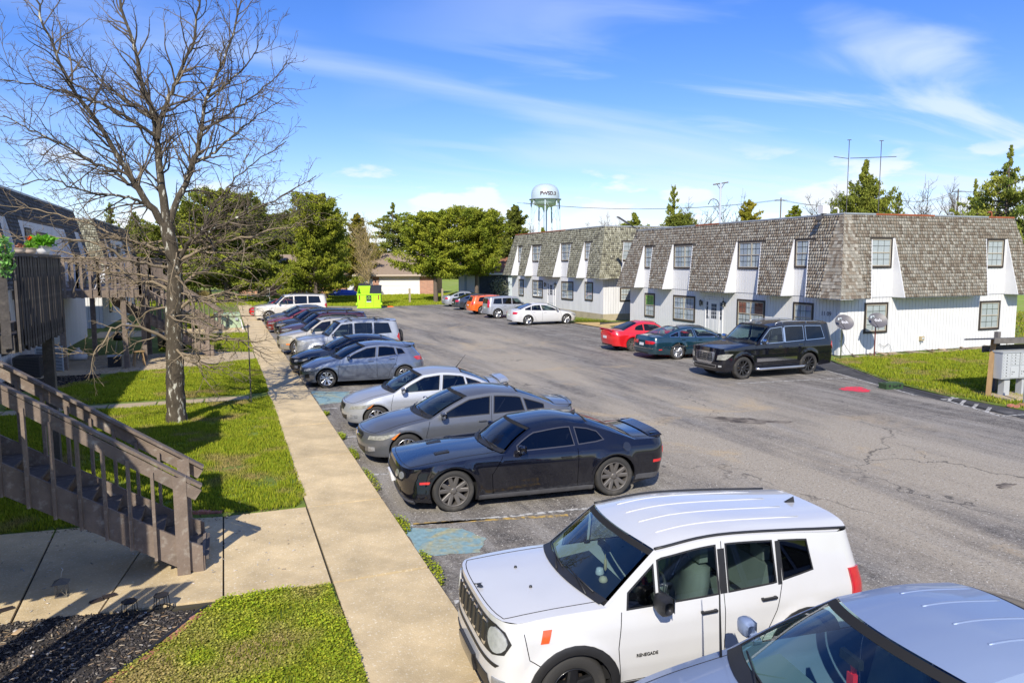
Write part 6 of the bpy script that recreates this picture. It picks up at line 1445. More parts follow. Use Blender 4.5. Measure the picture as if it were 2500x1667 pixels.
def debris():
    r = np.random.default_rng(5); poly = [(-9,9.6),(-3.4,9.75),(-1.85,9.62),(-1.2,9.42),(-.42,9.2),(-.75,8.6),(-1.25,7.95),(-1.6,7.35),(-1.95,6.4),(-1.95,5),(-5,5)]
    def scatter(name, n, l0, l1, w0, w1, h, cols, m, z, poly):
        xs = [p[0] for p in poly]; ys = [p[1] for p in poly]; x = r.uniform(min(xs),max(xs),n*3); y = r.uniform(min(ys),max(ys),n*3); k = pip(x,y,poly); x, y = x[k][:n], y[k][:n]; n = len(x)
        a = r.uniform(0,math.pi,n); l = r.uniform(l0,l1,n)/2; w = r.uniform(w0,w1,n)/2; hh = r.uniform(.3,1,n)*h; tl = r.uniform(-.25,.25,n)
        d = np.stack([np.cos(a),np.sin(a),tl],1); e = np.stack([-np.sin(a),np.cos(a),np.zeros(n)],1); up = np.array([0,0,1.]); P0 = np.stack([x,y,np.full(n,z)],1)+up*(hh*.5)[:,None]
        V = np.stack([P0+d*(sx*l)[:,None]+e*(sy*w)[:,None]+up*(sz*hh/2)[:,None] for sz in (-1,1) for sx, sy in ((-1,-1),(1,-1),(1,1),(-1,1))],1)
        V[:,4:] = (V[:,4:]-P0[:,None])*.8+P0[:,None]
        f = np.array([(0,3,2,1),(4,5,6,7),(0,1,5,4),(1,2,6,5),(2,3,7,6),(3,0,4,7)]); F = (np.arange(n)[:,None,None]*8+f[None]).reshape(-1,4)
        c = np.array(cols)[r.integers(0,len(cols),n)]*r.uniform(.6,1.3,(n,1)); c = np.repeat(np.hstack([c,np.ones((n,1))]),8,0)
        return tag(link(name, np_mesh(name, V.reshape(-1,3), F, m, colors=c)), kind='stuff')
    DM = attr_mat('bed_debris', .85, 0)
    scatter('mulch', 26000, .015, .05, .008, .02, .02, [(.045,.04,.037),(.075,.065,.06),(.11,.095,.082),(.025,.022,.021),(.06,.055,.055)], DM, LZ-.008, poly)
    scatter('wood_chips', 3200, .02, .09, .005, .018, .010, [(.26,.19,.12),(.34,.28,.2),(.22,.15,.09),(.15,.11,.08),(.40,.36,.3)], DM, LZ+.006, poly)
    scatter('pebbles', 160, .015, .045, .015, .04, .02, [(.35,.33,.31),(.25,.23,.22),(.5,.45,.4)], DM, LZ+.004, poly)
    scatter('dry_leaves', 26, .08, .18, .05, .09, .008, [(.45,.22,.07),(.5,.35,.2)], DM, LZ+.015, poly)
    scatter('mulch', 5000, .03, .09, .015, .04, .03, [(.02,.018,.017),(.05,.045,.04),(.012,.011,.011),(.2,.15,.1)], DM, LZ-.006, [(-8,27.3),(-5.5,28.2),(-4.4,30.2),(-4.5,31.2),(-8,31.2)])
    scatter('leaf_litter', 500, .01, .05, .006, .02, .006, [(.10,.06,.03),(.2,.13,.07),(.05,.04,.03)], DM, LZ+.002, [(-.9,12.3),(1.0,12.7),(1.1,12.95),(-.2,13.1),(-1.5,13.2),(-3,12.9)])
    scatter('leaf_litter', 260, .01, .06, .006, .02, .006, [(.45,.42,.38),(.3,.25,.2),(.6,.55,.5)], DM, LZ+.002, [(-7,9.8),(1.1,9.5),(1.1,12.5),(-7,13)])
    scatter('leaf_litter', 900, .02, .09, .01, .04, .01, [(.16,.11,.06),(.08,.06,.04),(.3,.22,.12)], DM, LZ, [(-5,31.3),(-1,32.6),(.9,34),(.9,37),(-3,37.3),(-6,37.3)])
    scatter('gravel', 5200, .008, .022, .006, .018, .008, [(.35,.33,.3),(.18,.17,.16),(.5,.48,.45)], DM, .002, [(2.5,6),(11,4),(14,12),(12,18),(2.5,20)])
    scatter('wood_scraps', 60, .3, 1.0, .04, .12, .04, [(.35,.27,.18),(.25,.2,.15)], DM, .05, [(25.3,24.2),(36,24.1),(36,24.7),(25.3,24.75)])
debris()

# ------------------------------------------------------------------ mailboxes under a shelter
def mailboxes():
    t = thing('mailbox_shelter', 'wooden lean-to roof on posts over the grey mailboxes at the right edge', 'shelter', (21.7,15.5,.02))
    L = lambda u, v, z: (u-21.7, v-15.5, z-.02)
    for (a, b_, m) in (((21.62,15.45,.0),(21.95,15.62,1.80),WOODN), ((22.85,16.15,.0),(22.85,16.15,1.95),WOODG), ((24.9,15.3,0),(24.9,15.4,1.8),WOODN), ((25.2,16.0,0),(25.2,16.0,1.95),WOODG)): piece('post', L(*a), L(*b_), .13, .13, m, t)
    b = MB(); b.hexa([L(21.50,15.30,1.84),L(25.3,14.95,1.74),L(25.5,16.15,1.64),L(21.7,16.4,1.70),L(21.50,15.30,1.89),L(25.3,14.95,1.79),L(25.5,16.15,1.69),L(21.7,16.4,1.75)]); b.build('roof', mat('tar_paper_roof', (.10,.105,.12), rough=.9, var=.2), t)
    piece('fascia', L(21.50,15.28,1.80), L(25.3,14.93,1.70), .03, .17, WOODG, t)
    piece('cross_beam', L(22.0,16.0,1.45), L(25.2,15.9,1.42), .05, .2, WOODG, t)
    BX = mat('mailbox_grey', (.40,.42,.43), rough=.45, var=.06); BXD = mat('mailbox_door_grey', (.45,.47,.48), rough=.42)
    yaw = math.atan2(-.13, 1.5)
    for bi, (u0, v0, cols) in enumerate(((21.82,15.22,[('n',.32),('w',.34)]),(22.52,15.16,[('w',.34),('n',.32)]),(23.20,15.10,[('n',.34),('w',.34)]))):
        m = thing('cluster_mailbox', ['grey cluster mailbox unit nearest the bare wood post','second grey cluster mailbox unit','third grey cluster mailbox unit at the picture edge'][bi], 'mailbox', (u0,v0,.62), yaw, 'mailboxes under the shelter')
        W = sum(c[1] for c in cols)+.02; b = MB(); b.box((0,0,0),(W,.42,.80)); b.build('cabinet', BX, m); x = .01
        for ci, (k, w) in enumerate(cols):
            nr = 8 if (k == 'n') else 4; hh = .092
            for r_ in range(nr):
                z = .79-(r_+1)*hh-.005; d = MB(); d.box((0,-.012,0),(w-.012,0,hh-.008)); do = d.build('mail_door', BXD, m, loc=(x+.004,0,z))
                q = MB(); q.box((.03,-.018,.035),(.045,-.012,.05)); q.box((w*.45,-.018,.028),(w*.45+.03,-.012,.055)); q.build('lock', DARKIN, do)
            if k == 'w':
                d = MB(); d.box((0,-.016,0),(w-.012,0,.33)); do = d.build('parcel_door', BXD, m, loc=(x+.004,0,.03)); q = MB(); q.box((.05,-.022,.17),(.075,-.016,.195)); q.box((.12,-.022,.16),(.15,-.016,.19)); q.box((.05,-.022,.10),(.075,-.016,.125)); q.build('lock', DARKIN, do)
            x += w
        b = MB(); b.hexa([(-.02,-.03,.80),(W+.01,-.03,.80),(W+.01,.44,.80),(-.02,.44,.80),(-.02,-.03,.83),(W+.01,-.03,.83),(W+.01,.44,.86),(-.02,.44,.86)]); b.build('cabinet_roof', BX, m)
        b = MB(); b.box((W/2-.11,.08,-.64),(W/2+.11,.28,0)); b.build('pedestal', BX, m)
    b = MB(); b.prism([(-.9,-.45),(2.2,-.7),(2.3,.4),(-.8,.5)], 0, .10); tag(b.build('concrete_pad', CONC2, loc=(22.5,15.2,.0)), 'rough concrete pad under the mailboxes', 'pad')
    b = MB(); b.box((0,0,0),(.05,.05,1.0)); tag(b.build('marker_post', mat('galvanised', (.45,.50,.50), rough=.4, metal=.6), loc=(21.52,14.28,0)), 'thin galvanised post in front of the mailboxes', 'post')
    bm_ = MB(); bm_.box((-.10,-.05,0),(.10,.05,.06)); me = bm_.mesh('brick', BRICKR)
    ed = thing('brick_pile', 'loose red bricks lying on the grass edge in front of the mailboxes', 'bricks', (20.95,14.1,.03))
    for i, (x, y, a) in enumerate(((0,0,.3),(.22,-.1,.5),(-.05,.15,.1),(.1,-.32,1.2),(.3,.1,.2),(.28,-.45,.4))): link('brick', me, ed, loc=(x,y,.002*i), rot=(.05*i%.2,0,a))
mailboxes()
# green box on the lot
t = thing('ammo_box', 'dark green metal box lying on the lot by the painted line', 'box', (20.45,17.95,0), -.12); GM = mat('box_green', (.035,.075,.03), rough=.5, var=.3, vscale=9)
b = MB(); b.box((-.33,-.17,0),(.33,.17,.12)); b.build('tray', GM, t); b = MB(); b.box((-.34,-.18,.12),(.34,.18,.19)); b.box((-.25,-.10,.19),(.25,.10,.205)); b.build('lid', GM, t)
for x in (-.2,.2): b = MB(); b.box((x-.03,-.19,.08),(x+.03,-.175,.16)); b.build('latch', BLACKTRIM, t)
b = MB(); b.tube([(-.08,-.18,.14),(-.07,-.23,.12),(.07,-.23,.12),(.08,-.18,.14)], .012, 6); b.build('handle', BLACKTRIM, t)
# satellite dishes
def dish(label, loc, h, pm, rz):
    t = thing('satellite_dish', label, 'satellite dish', loc, rz, 'satellite dishes by the wall'); b = MB(); b.tube([(0,0,0),(0,0,h-.1),(0,-.08,h)], .028, 8); b.build('mast', pm, t)
    c = Vector((0,-.16,h+.12)); ax = Vector((0,-.86,.5)).normalized(); e1 = Vector((1,0,0)); e2 = ax.cross(e1); vs = []; nr, n = 7, 28
    for i in range(nr):
        q = i/(nr-1)
        for k in range(n): a = 2*math.pi*k/n; vs.append(c+e1*(.40*q*math.cos(a))+e2*(.36*q*math.sin(a))+ax*(.06*q*q))
    b = MB(); b.add(vs, [(i*n+k, i*n+(k+1)%n, (i+1)*n+(k+1)%n, (i+1)*n+k) for i in range(nr-1) for k in range(n)], 0, True)
    vs2 = [v-ax*.012 for v in vs]; b.add(vs2, [((i+1)*n+k, (i+1)*n+(k+1)%n, i*n+(k+1)%n, i*n+k) for i in range(nr-1) for k in range(n)], 0, True)
    DG = mat('dish_grey', (.10,.095,.105), rough=.45, var=.1); b.build('reflector', DG, t)
    b = MB(); f = c+ax*.42-e2*.30*0+Vector((-.38,0,-.02)); b.tube([tuple(c-e2*.33), tuple(c-e2*.30+ax*.22+Vector((-.15,0,0))), tuple(f)], .014, 6); b.build('arm', DG, t)
    b = MB(); b.box(tuple(f-Vector((.07,.04,.03))), tuple(f+Vector((.09,.05,.05)))); b.lathe([(.001,-.05),(.04,-.05),(.035,.0),(.001,0)], 10, axis='y', c=tuple(f+Vector((.03,-.03,.03)))); b.lathe([(.001,-.05),(.04,-.05),(.035,.0),(.001,0)], 10, axis='y', c=tuple(f+Vector((-.06,-.03,-.03)))); b.build('receiver', ACG, t)
    me = text_mesh('dish', .20, .002, mat('lettering_white', (.75,.75,.78), rough=.5)); o = link('lettering', me, t); q = c+ax*.045; Mx = Matrix.Identity(4)
    for i in range(3): Mx[i][0] = e1[i]; Mx[i][1] = -e2[i] if e2.z < 0 else e2[i]; Mx[i][2] = ax[i]; Mx[i][3] = q[i]
    o.matrix_local = Mx; return t
dish('grey satellite dish on a bare steel mast nearest the black SUV', (24.60,24.22,.02), 1.45, ALLOY, -.35)
dish('grey satellite dish on a red painted mast in front of the ground floor window', (26.22,23.95,.02), 1.50, mat('red_mast', (.33,.10,.09), rough=.6), -.45)
b = MB()
for k, pts in enumerate(([(24.6,24.2,1.3),(24.95,24.5,1.0),(24.9,24.6,.7),(24.65,24.4,.9)],[(24.65,24.25,1.2),(25.0,24.5,.7),(25.5,24.55,.15),(25.7,24.6,.03)],[(27.4,24.8,.5),(27.7,24.78,.35),(28.0,24.8,.45),(28.2,24.78,.1)],[(26.25,24.0,.05),(27.5,24.4,.04),(29,24.6,.06)])): b.tube(spl(pts, 14), .008, 4)
tag(b.build('cable', BLACKTRIM), 'loose black cables hanging from the dishes to the wall', 'cable')
t = thing('utility_meter', 'small tan meter box low on the white end wall', 'meter', (30.03,24.80,.62)); b = MB(); b.box((-.1,-.06,-.1),(.1,.06,.1)); b.build('housing', mat('meter_tan', (.42,.34,.20), rough=.6), t); b = MB(); b.tube([(-.03,0,-.1),(-.03,.02,-.25)], .02, 6); b.build('pipe', ACG, t); b = MB(); b.lathe([(.001,-.09),(.05,-.085),(.055,-.06)], 12, axis='y'); b.build('dial', ACG, t)
# roof things on the white buildings
def flood(label, u, v, z, end, rz=0):
    t = thing('floodlight', label, 'floodlight', (u,v,z)); e = Vector(end)-Vector((u,v,z)); b = MB(); b.tube([(0,0,-.15),(0,0,.0),tuple(e*.45)], .03, 6); b.build('arm', BLACKTRIM, t); b = MB(); b.bar(tuple(e*.42), tuple(e), .26, .06); b.build('lamp_head', ACD, t); b = MB(); q = Vector((0,0,-.034)); b.bar(tuple(e*.55+q), tuple(e*.95+q), .2, .012); b.build('lens', LENSD, t)
flood('long dark floodlight tilted up from the far corner of the nearer roof', 25.0,41.9,6.3,(24.3,43.2,7.15))
flood('small dark floodlight hanging at the near roof corner', 25.3,26.3,6.35,(24.75,26.0,6.0))
for i, (u, v, h, l) in enumerate(((25.9,26.0,.32,'curved white vent pipe on the near roof corner'),(33.9,26.6,.30,'second curved vent pipe on the nearer roof'),(36.9,26.8,.42,'brown vent pipe at the right end of the roof'))):
    t = MB(); t.tube(spl([(0,0,0),(0,0,h*.7),(-.06,0,h),(-.18,0,h*1.02),(-.25,0,h*.9)], 10), .04, 8); tag(t.build('vent_pipe', [WHITEP,FLASH,RUST][i], loc=(u,v,6.24)), l, 'vent pipe')
t = thing('vent_box', 'pale square vent box on the near roof corner', 'vent', (25.45,26.4,6.24)); b = MB(); b.box((-.2,-.15,.1),(.2,.15,.45)); b.build('hood', WHITEB, t); b = MB(); b.box((-.08,-.08,0),(.08,.08,.1)); b.build('neck', ACD, t)
t = thing('tv_antenna', 'tall thin two masted aerial above the near roof', 'antenna', (42.7,42.1,0), R(-45)); b = MB()
for dx, h in ((0,12.9),(2.1,12.7)): b.tube([(dx,0,0),(dx,0,h)], .026, 5); b.box((dx-.14,-.02,h),(dx+.14,.02,h+.05))
b.bar((-1.0,0,11.8),(0,0,11.6),.045); b.bar((.1,0,11.62),(3.1,0,11.55),.045); b.build('mast', ACD, t)
# mark on the water tower etc. is in the background file
# ------------------------------------------------------------------ bare tree
BARK = mat('bark_grey', (.070,.056,.038), rough=.95, var=.5, vscale=11, col2=(.38,.37,.31), c2scale=11, c2lo=.57, c2hi=.64, bump=1., bscale=26, stretch=(1,1,.35), detail=7)
TWIG = mat('twig_bark', (.085,.065,.048), rough=.9, var=.3, vscale=3, col2=(.19,.15,.10), c2scale=1.2, c2lo=.45, c2hi=.7)
class TubeSet:
    def __init__(s): s.V = []; s.F = []; s.n = 0
    def add(s, pts, rad, k):
        pts = np.asarray(pts, float); m = len(pts); d = np.gradient(pts, axis=0); d /= np.linalg.norm(d, axis=1, keepdims=True)+1e-9
        ref = np.array([0,0,1.]) if abs(d[0][2]) < .8 else np.array([1.,0,0]); a = np.cross(d, ref); a /= np.linalg.norm(a, axis=1, keepdims=True)+1e-9; b = np.cross(d, a)
        t = np.arange(k)*2*math.pi/k; ring = pts[:,None]+(a[:,None]*np.cos(t)[None,:,None]+b[:,None]*np.sin(t)[None,:,None])*np.asarray(rad)[:,None,None]
        i = np.arange(m-1)[:,None]*k; j = np.arange(k)[None]; jn = (j+1)%k
        f = np.stack([i+j, i+jn, i+k+jn, i+k+j], -1).reshape(-1,4)+s.n; s.V.append(ring.reshape(-1,3)); s.F.append(f); s.n += m*k
    def build(s, name, m, parent, kind=None, loc0=(0,0,0)):
        me = np_mesh(name, np.vstack(s.V)-np.array(loc0), np.vstack(s.F), m, smooth=True); o = link(name, me, parent)
        if kind: o['kind'] = kind
        return o
def wander(r, p, d, L, n, wob, lift):
    pts = [np.array(p, float)]; d = np.array(d, float); d /= np.linalg.norm(d)
    for i in range(n):
        d = d+r.normal(size=3)*wob+np.array([0,0,lift]); d /= np.linalg.norm(d); pts.append(pts[-1]+d*L/n)
    return np.array(pts)
def branchlets(r, ts, path, rad, depth, dens_, lift, maxd, len0, updown=0.):
    """recursively put side shoots on a path"""
    L = np.linalg.norm(np.diff(path, axis=0), axis=1).sum(); n = max(2, int(L*dens_)); m = len(path)
    for i in range(n):
        t = .12+.88*(i+r.random())/n; q = t*(m-1); k = min(int(q), m-2); f = q-k; p = path[k]*(1-f)+path[k+1]*f; d = path[k+1]-path[k]; d /= np.linalg.norm(d)
        s = r.normal(size=3); s -= d*s.dot(d); s /= np.linalg.norm(s); ang = r.uniform(.5,1.0); nd = d*math.cos(ang)+s*math.sin(ang)+np.array([0,0,updown])
        l = len0*(1-.5*t)*r.uniform(.55,1.3)
        if l < .08: continue
        r0 = max(.0052, min(rad[k]*.6, .010*l+.006)); nn = max(3, int(l/.13)); pp = wander(r, p, nd, l, nn, .17, lift)
        rr = np.linspace(r0, max(.0036, r0*.4), len(pp)); ts.add(pp, rr, 3 if r0 < .012 else 5)
        if depth < maxd: branchlets(r, ts, pp, rr, depth+1, dens_*1.12, lift, maxd, l*.52, updown*.5)
def px2w(px, py, v):
    c = math.cos(_h)
    d = _f+_x*((px-1250.)/1800.)-_u*((py-833.5)/1800.); t = v/d.y; return np.array([d.x*t, v, CAM_H+d.z*t])
def bare_tree():
    t = thing('bare_tree', 'large leafless tree with pale lichen bark on the lawn at the left', 'tree', (-1.28,20.9,0)); r = np.random.default_rng(77); o = (-1.28,20.9,0)
    V = 20.9
    tr = [(432,1042,V),(431,1010,V),(428,940,V),(427,860,V),(424,770,V),(428,700,V+.05),(425,640,V),(414,585,V),(406,545,V)]
    P = np.array([px2w(*q) for q in tr]); P[0][2] = 0.0; rad = np.array([.31,.245,.225,.215,.205,.185,.175,.175,.16]); s = TubeSet()
    Pf = spl([tuple(a) for a in P], 40); rf = np.interp(np.linspace(0,1,40), np.linspace(0,1,9), rad)*(1+.05*np.sin(np.arange(40)*1.9)); s.add(Pf, rf, 18); s.build('trunk', BARK, t, loc0=o)
    limbs = [  # main limbs: pixel path, depth offset, radii
        ([(406,560),(375,515),(335,455),(300,395),(250,320),(195,240),(150,160),(110,70),(80,-10)], -.6, .125, .02),
        ([(408,552),(398,480),(388,400),(383,330),(372,275),(350,200),(325,110),(300,20),(280,-90)], .5, .14, .025),
        ([(385,340),(392,290),(415,230),(440,180),(470,110),(485,20),(500,-80)], .4, .085, .02),
        ([(410,560),(428,500),(455,440),(478,385),(492,320),(505,240),(545,150),(575,60),(590,-30)], .9, .115, .018),
        ([(470,400),(520,375),(570,330),(620,290),(690,245)], -.3, .055, .01),
        ([(430,655),(455,600),(490,570),(515,520),(560,450),(620,400),(700,345)], -1.2, .055, .010),
        ([(425,650),(470,585),(520,560),(600,520),(690,480),(770,430)], -1.9, .075, .010),
        ([(340,465),(290,430),(220,390),(140,345),(60,310),(5,280)], 1.3, .06, .012),
        ([(372,290),(310,250),(240,190),(160,140),(70,90)], 1.0, .055, .01),
        ([(383,335),(330,300),(260,260),(170,230),(60,205),(-20,190)], -.9, .06, .01),
        ([(360,500),(300,480),(220,470),(130,440),(40,450)], -1.3, .05, .01),
        ([(492,320),(540,290),(600,250),(660,200),(700,150)], .3, .05, .01),
        ([(505,240),(560,200),(610,150),(640,90)], -.2, .045, .01),
        ([(490,560),(550,545),(620,545),(690,530),(740,500)], 1.6, .04, .008)]
    allp = []
    for i, (px, dv, r0, r1) in enumerate(limbs):
        n = len(px); P = np.array([px2w(a, b, V+dv*k/(n-1)) for k, (a, b) in enumerate(px)]); Pf = spl([tuple(a) for a in P], 26); Pf[3:] += r.normal(size=Pf[3:].shape)*.02
        rf = np.linspace((r0*.82)**.5, r1**.5, 26)**2; s = TubeSet(); s.add(Pf, rf, 9); s.build('limb', BARK, t, loc0=o); allp.append((Pf, rf))
    s = TubeSet()
    for Pf, rf in allp:
        L = np.linalg.norm(np.diff(Pf, axis=0), axis=1).sum(); n = int(L*6.0)
        for i in range(n):
            tt = .12+.88*(i+r.random())/n; q = tt*24; k = int(q); p = Pf[k]+(Pf[k+1]-Pf[k])*(q-k); d = Pf[k+1]-Pf[k]; d /= np.linalg.norm(d); sd = r.normal(size=3); sd -= d*sd.dot(d); sd /= np.linalg.norm(sd)
            nd = d*.62+sd*.75+np.array([0,0,.10]); l = r.uniform(.9,2.1)*(1.1-.45*tt); r0 = min(rf[k]*.6, .030); nn = int(l/.14)+3
            pp = wander(r, p, nd, l, nn, .13, .020); rr = np.linspace(r0, .004, len(pp)); s.add(pp, rr, 5); branchlets(r, s, pp, rr, 1, 5.0, .01, 3, l*.42, .08)
    s.build('crown_branches', TWIG, t, 'stuff', o)
    # skirt of thin horizontal and drooping branches below the fork
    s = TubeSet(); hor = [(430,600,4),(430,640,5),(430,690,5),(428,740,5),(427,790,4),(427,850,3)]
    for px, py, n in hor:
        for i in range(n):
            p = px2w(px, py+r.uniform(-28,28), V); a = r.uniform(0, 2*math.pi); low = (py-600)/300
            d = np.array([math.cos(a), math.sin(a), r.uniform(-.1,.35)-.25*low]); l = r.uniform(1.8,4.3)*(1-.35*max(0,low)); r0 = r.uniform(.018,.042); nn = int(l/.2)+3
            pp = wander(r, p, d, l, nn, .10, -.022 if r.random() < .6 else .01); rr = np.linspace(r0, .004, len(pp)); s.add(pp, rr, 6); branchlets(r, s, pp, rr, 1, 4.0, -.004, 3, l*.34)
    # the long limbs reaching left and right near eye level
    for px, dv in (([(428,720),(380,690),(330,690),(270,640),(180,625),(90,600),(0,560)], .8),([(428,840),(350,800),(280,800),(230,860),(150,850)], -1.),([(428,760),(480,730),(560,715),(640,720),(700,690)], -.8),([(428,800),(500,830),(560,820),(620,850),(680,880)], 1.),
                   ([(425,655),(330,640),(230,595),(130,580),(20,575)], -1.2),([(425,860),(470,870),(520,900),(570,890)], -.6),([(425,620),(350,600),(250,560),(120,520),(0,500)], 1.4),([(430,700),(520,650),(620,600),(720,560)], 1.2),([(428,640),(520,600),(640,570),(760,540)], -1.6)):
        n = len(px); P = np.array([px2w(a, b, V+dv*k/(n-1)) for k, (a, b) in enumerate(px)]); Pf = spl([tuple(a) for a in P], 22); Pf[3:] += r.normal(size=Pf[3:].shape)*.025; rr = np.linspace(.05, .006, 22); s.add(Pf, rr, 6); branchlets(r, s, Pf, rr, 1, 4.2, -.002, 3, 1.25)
    s.build('lower_branches', mat('sunlit_twig_bark', (.25,.195,.125), rough=.9, var=.3, vscale=3, col2=(.14,.11,.075), c2scale=1.5, c2lo=.45, c2hi=.7), t, 'stuff', o)  # lighter copy of the twig bark; sunlight on the lower twigs is in the colour
bare_tree()

# ------------------------------------------------------------------ evergreens
def foliage_mat(name, c1, c2, dead=(.30,.10,.04)):
    m = bpy.data.materials.new(name); m.use_nodes = True; nt = m.node_tree; N, Lk = nt.nodes, nt.links; b = N['Principled BSDF']; b.inputs['Roughness'].default_value = .75; b.inputs['Specular IOR Level'].default_value = .2
    g_ = N.new('ShaderNodeNewGeometry'); n = N.new('ShaderNodeTexNoise'); n.inputs['Scale'].default_value = .55; n.inputs['Detail'].default_value = 4; tc = N.new('ShaderNodeTexCoord'); Lk.new(tc.outputs['Object'], n.inputs['Vector'])
    at = N.new('ShaderNodeAttribute'); at.attribute_name = 'Col'
    x = N.new('ShaderNodeMix'); x.data_type = 'RGBA'; x.inputs['A'].default_value = (*c1,1); x.inputs['B'].default_value = (*c2,1)
    r = N.new('ShaderNodeMapRange'); r.inputs['From Min'].default_value = .38; r.inputs['From Max'].default_value = .62; Lk.new(n.outputs['Fac'], r.inputs['Value']); Lk.new(r.outputs[0], x.inputs['Factor'])
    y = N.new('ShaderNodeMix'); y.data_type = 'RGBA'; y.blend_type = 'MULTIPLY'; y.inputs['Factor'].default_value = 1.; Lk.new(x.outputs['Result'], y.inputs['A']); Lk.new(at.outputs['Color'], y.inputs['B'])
    oi = N.new('ShaderNodeObjectInfo'); rr = N.new('ShaderNodeMapRange'); rr.inputs['To Min'].default_value = .8; rr.inputs['To Max'].default_value = 1.2; Lk.new(oi.outputs['Random'], rr.inputs['Value'])
    h = N.new('ShaderNodeHueSaturation'); Lk.new(rr.outputs[0], h.inputs['Value']); Lk.new(y.outputs['Result'], h.inputs['Color'])
    Lk.new(h.outputs[0], b.inputs['Base Color']); tr = N.new('ShaderNodeBsdfTranslucent'); Lk.new(h.outputs[0], tr.inputs['Color']); mx = N.new('ShaderNodeMixShader'); mx.inputs[0].default_value = .25
    Lk.new(b.outputs[0], mx.inputs[1]); Lk.new(tr.outputs[0], mx.inputs[2]); Lk.new(mx.outputs[0], N['Material Output'].inputs[0]); return m
CEDAR = foliage_mat('cedar_foliage', (.165,.21,.02), (.31,.33,.03)); CEDARD = foliage_mat('cedar_foliage_dark', (.14,.17,.028), (.25,.27,.035)); PINE = foliage_mat('pine_foliage', (.17,.22,.04), (.30,.31,.05)); YELL = foliage_mat('yellow_green_foliage', (.19,.19,.02), (.30,.25,.03))
TRUNKM = mat('conifer_bark', (.13,.10,.08), rough=.95, var=.3, vscale=4, bump=.6)
def conifer_mesh(seed, H, Rb, form='cedar', n_br=150, leaf=.13, per=60, base=.12):
    """trunk tube set and foliage mesh: sprays along rising branches"""
    r = np.random.default_rng(seed); tr = TubeSet(); tops = [(0,0)] if form != 'multi' else [(0,0),(.18,.1),(-.2,.05)]
    tr.add([(0,0,-.1),(.03,0,H*.3),(-.04,.03,H*.7),(0,0,H*.97)], [H*.026,H*.02,H*.012,.02], 8)
    C = []; 
    for i in range(n_br):
        t = base+(1-base)*(i+r.random())/n_br; z = H*t; a = r.uniform(0, 2*math.pi)
        if form == 'cedar': prof = (1-((t-base)/(1-base))**2.3)*(.80+.22*math.sin(t*9+seed)); up = .35+.5*t
        elif form == 'spire': prof = (1-t)**.65*.85+.10; up = .55
        elif form == 'multi': prof = (1-((t-base)/(1-base))**3.2)*(.85+.25*math.sin(t*7+seed)+.15*math.sin(3*a+seed+t*4)); up = .3+.5*t
        else: prof = math.sin(min(1, (t-base)/(1-base)*1.02+.12)*math.pi)**.7; up = .25
        L = max(.2, Rb*prof*r.uniform(.7,1.15)*(1+.18*math.sin(2*a+seed)+.12*math.sin(5*a+seed*2)))
        d = np.array([math.cos(a), math.sin(a), up*r.uniform(.3,1.2)-.15]); d /= np.linalg.norm(d); bp = wander(r, (0,0,z), d, L, 6, .07, .05 if form != 'pine' else -.01)
        if L > .6: tr.add(bp, np.linspace(.05*L/3+.012, .01, 7), 4)
        k = int(per*L/Rb)+12; s = r.beta(2.2,1.1,k); q = s*6; ii = np.minimum(q.astype(int), 5); P = bp[ii]+(bp[ii+1]-bp[ii])*(q-ii)[:,None]
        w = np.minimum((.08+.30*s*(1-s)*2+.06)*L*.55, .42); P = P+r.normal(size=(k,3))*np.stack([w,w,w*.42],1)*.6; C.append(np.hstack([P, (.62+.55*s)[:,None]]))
    C = np.vstack(C); n = len(C); m_ = 2
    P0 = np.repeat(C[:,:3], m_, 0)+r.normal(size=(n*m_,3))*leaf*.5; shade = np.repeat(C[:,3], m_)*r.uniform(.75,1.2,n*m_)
    a = r.normal(size=(n*m_,3)); a[:,2] += .5; a /= np.linalg.norm(a, axis=1, keepdims=True); b = np.cross(a, r.normal(size=(n*m_,3))); b /= np.linalg.norm(b, axis=1, keepdims=True)+1e-9; s = leaf*r.uniform(.6,1.4,(n*m_,1))
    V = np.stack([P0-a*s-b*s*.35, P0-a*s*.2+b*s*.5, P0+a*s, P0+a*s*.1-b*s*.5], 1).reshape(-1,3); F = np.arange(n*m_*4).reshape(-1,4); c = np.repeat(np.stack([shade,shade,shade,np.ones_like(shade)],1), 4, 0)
    return tr, V, F, c
TV = {}
def conifer(key, label, loc, h, w, rz, m, cat='tree', group=None, name='cedar_tree'):
    seed, H, Rb, form, n_br, leaf, per, base = key
    if key not in TV:
        tr, V, F, c = conifer_mesh(seed, H, Rb, form, n_br, leaf, per, base); TV[key] = (np_mesh('trunk', np.vstack(tr.V), np.vstack(tr.F), TRUNKM, smooth=True), V, F, c, {})
    tm, V, F, c, d = TV[key]
    if m.name not in d: d[m.name] = np_mesh('crown', V, F, m, colors=c)
    t = thing(name, label, cat, loc, rz, group); t.scale = (w/Rb, w/Rb, h/H); link('trunk', tm, t); link('crown', d[m.name], t); return t
K1 = (3, 9., 4.0, 'cedar', 210, .095, 210, .10); K2 = (8, 9., 4.2, 'multi', 210, .095, 220, .10); K3 = (13, 9., 2.6, 'spire', 120, .085, 110, .10); K4 = (21, 9., 3.6, 'pine', 90, .09, 170, .28); K6 = (8, 9., 4.2, 'multi', 200, .095, 230, .27); K5 = (5, 9., 3.4, 'cedar', 160, .095, 170, .22)
def at(px, d, z=0.):   # point on the ground in the pixel column px at camera distance d
    q = _f+_x*((px-1250.)/1800.); q = Vector((q.x,q.y,0)).normalized(); return (q.x*d, q.y*d, z)
def hz(py, d): return CAM_H+(640-py)/1800.*d
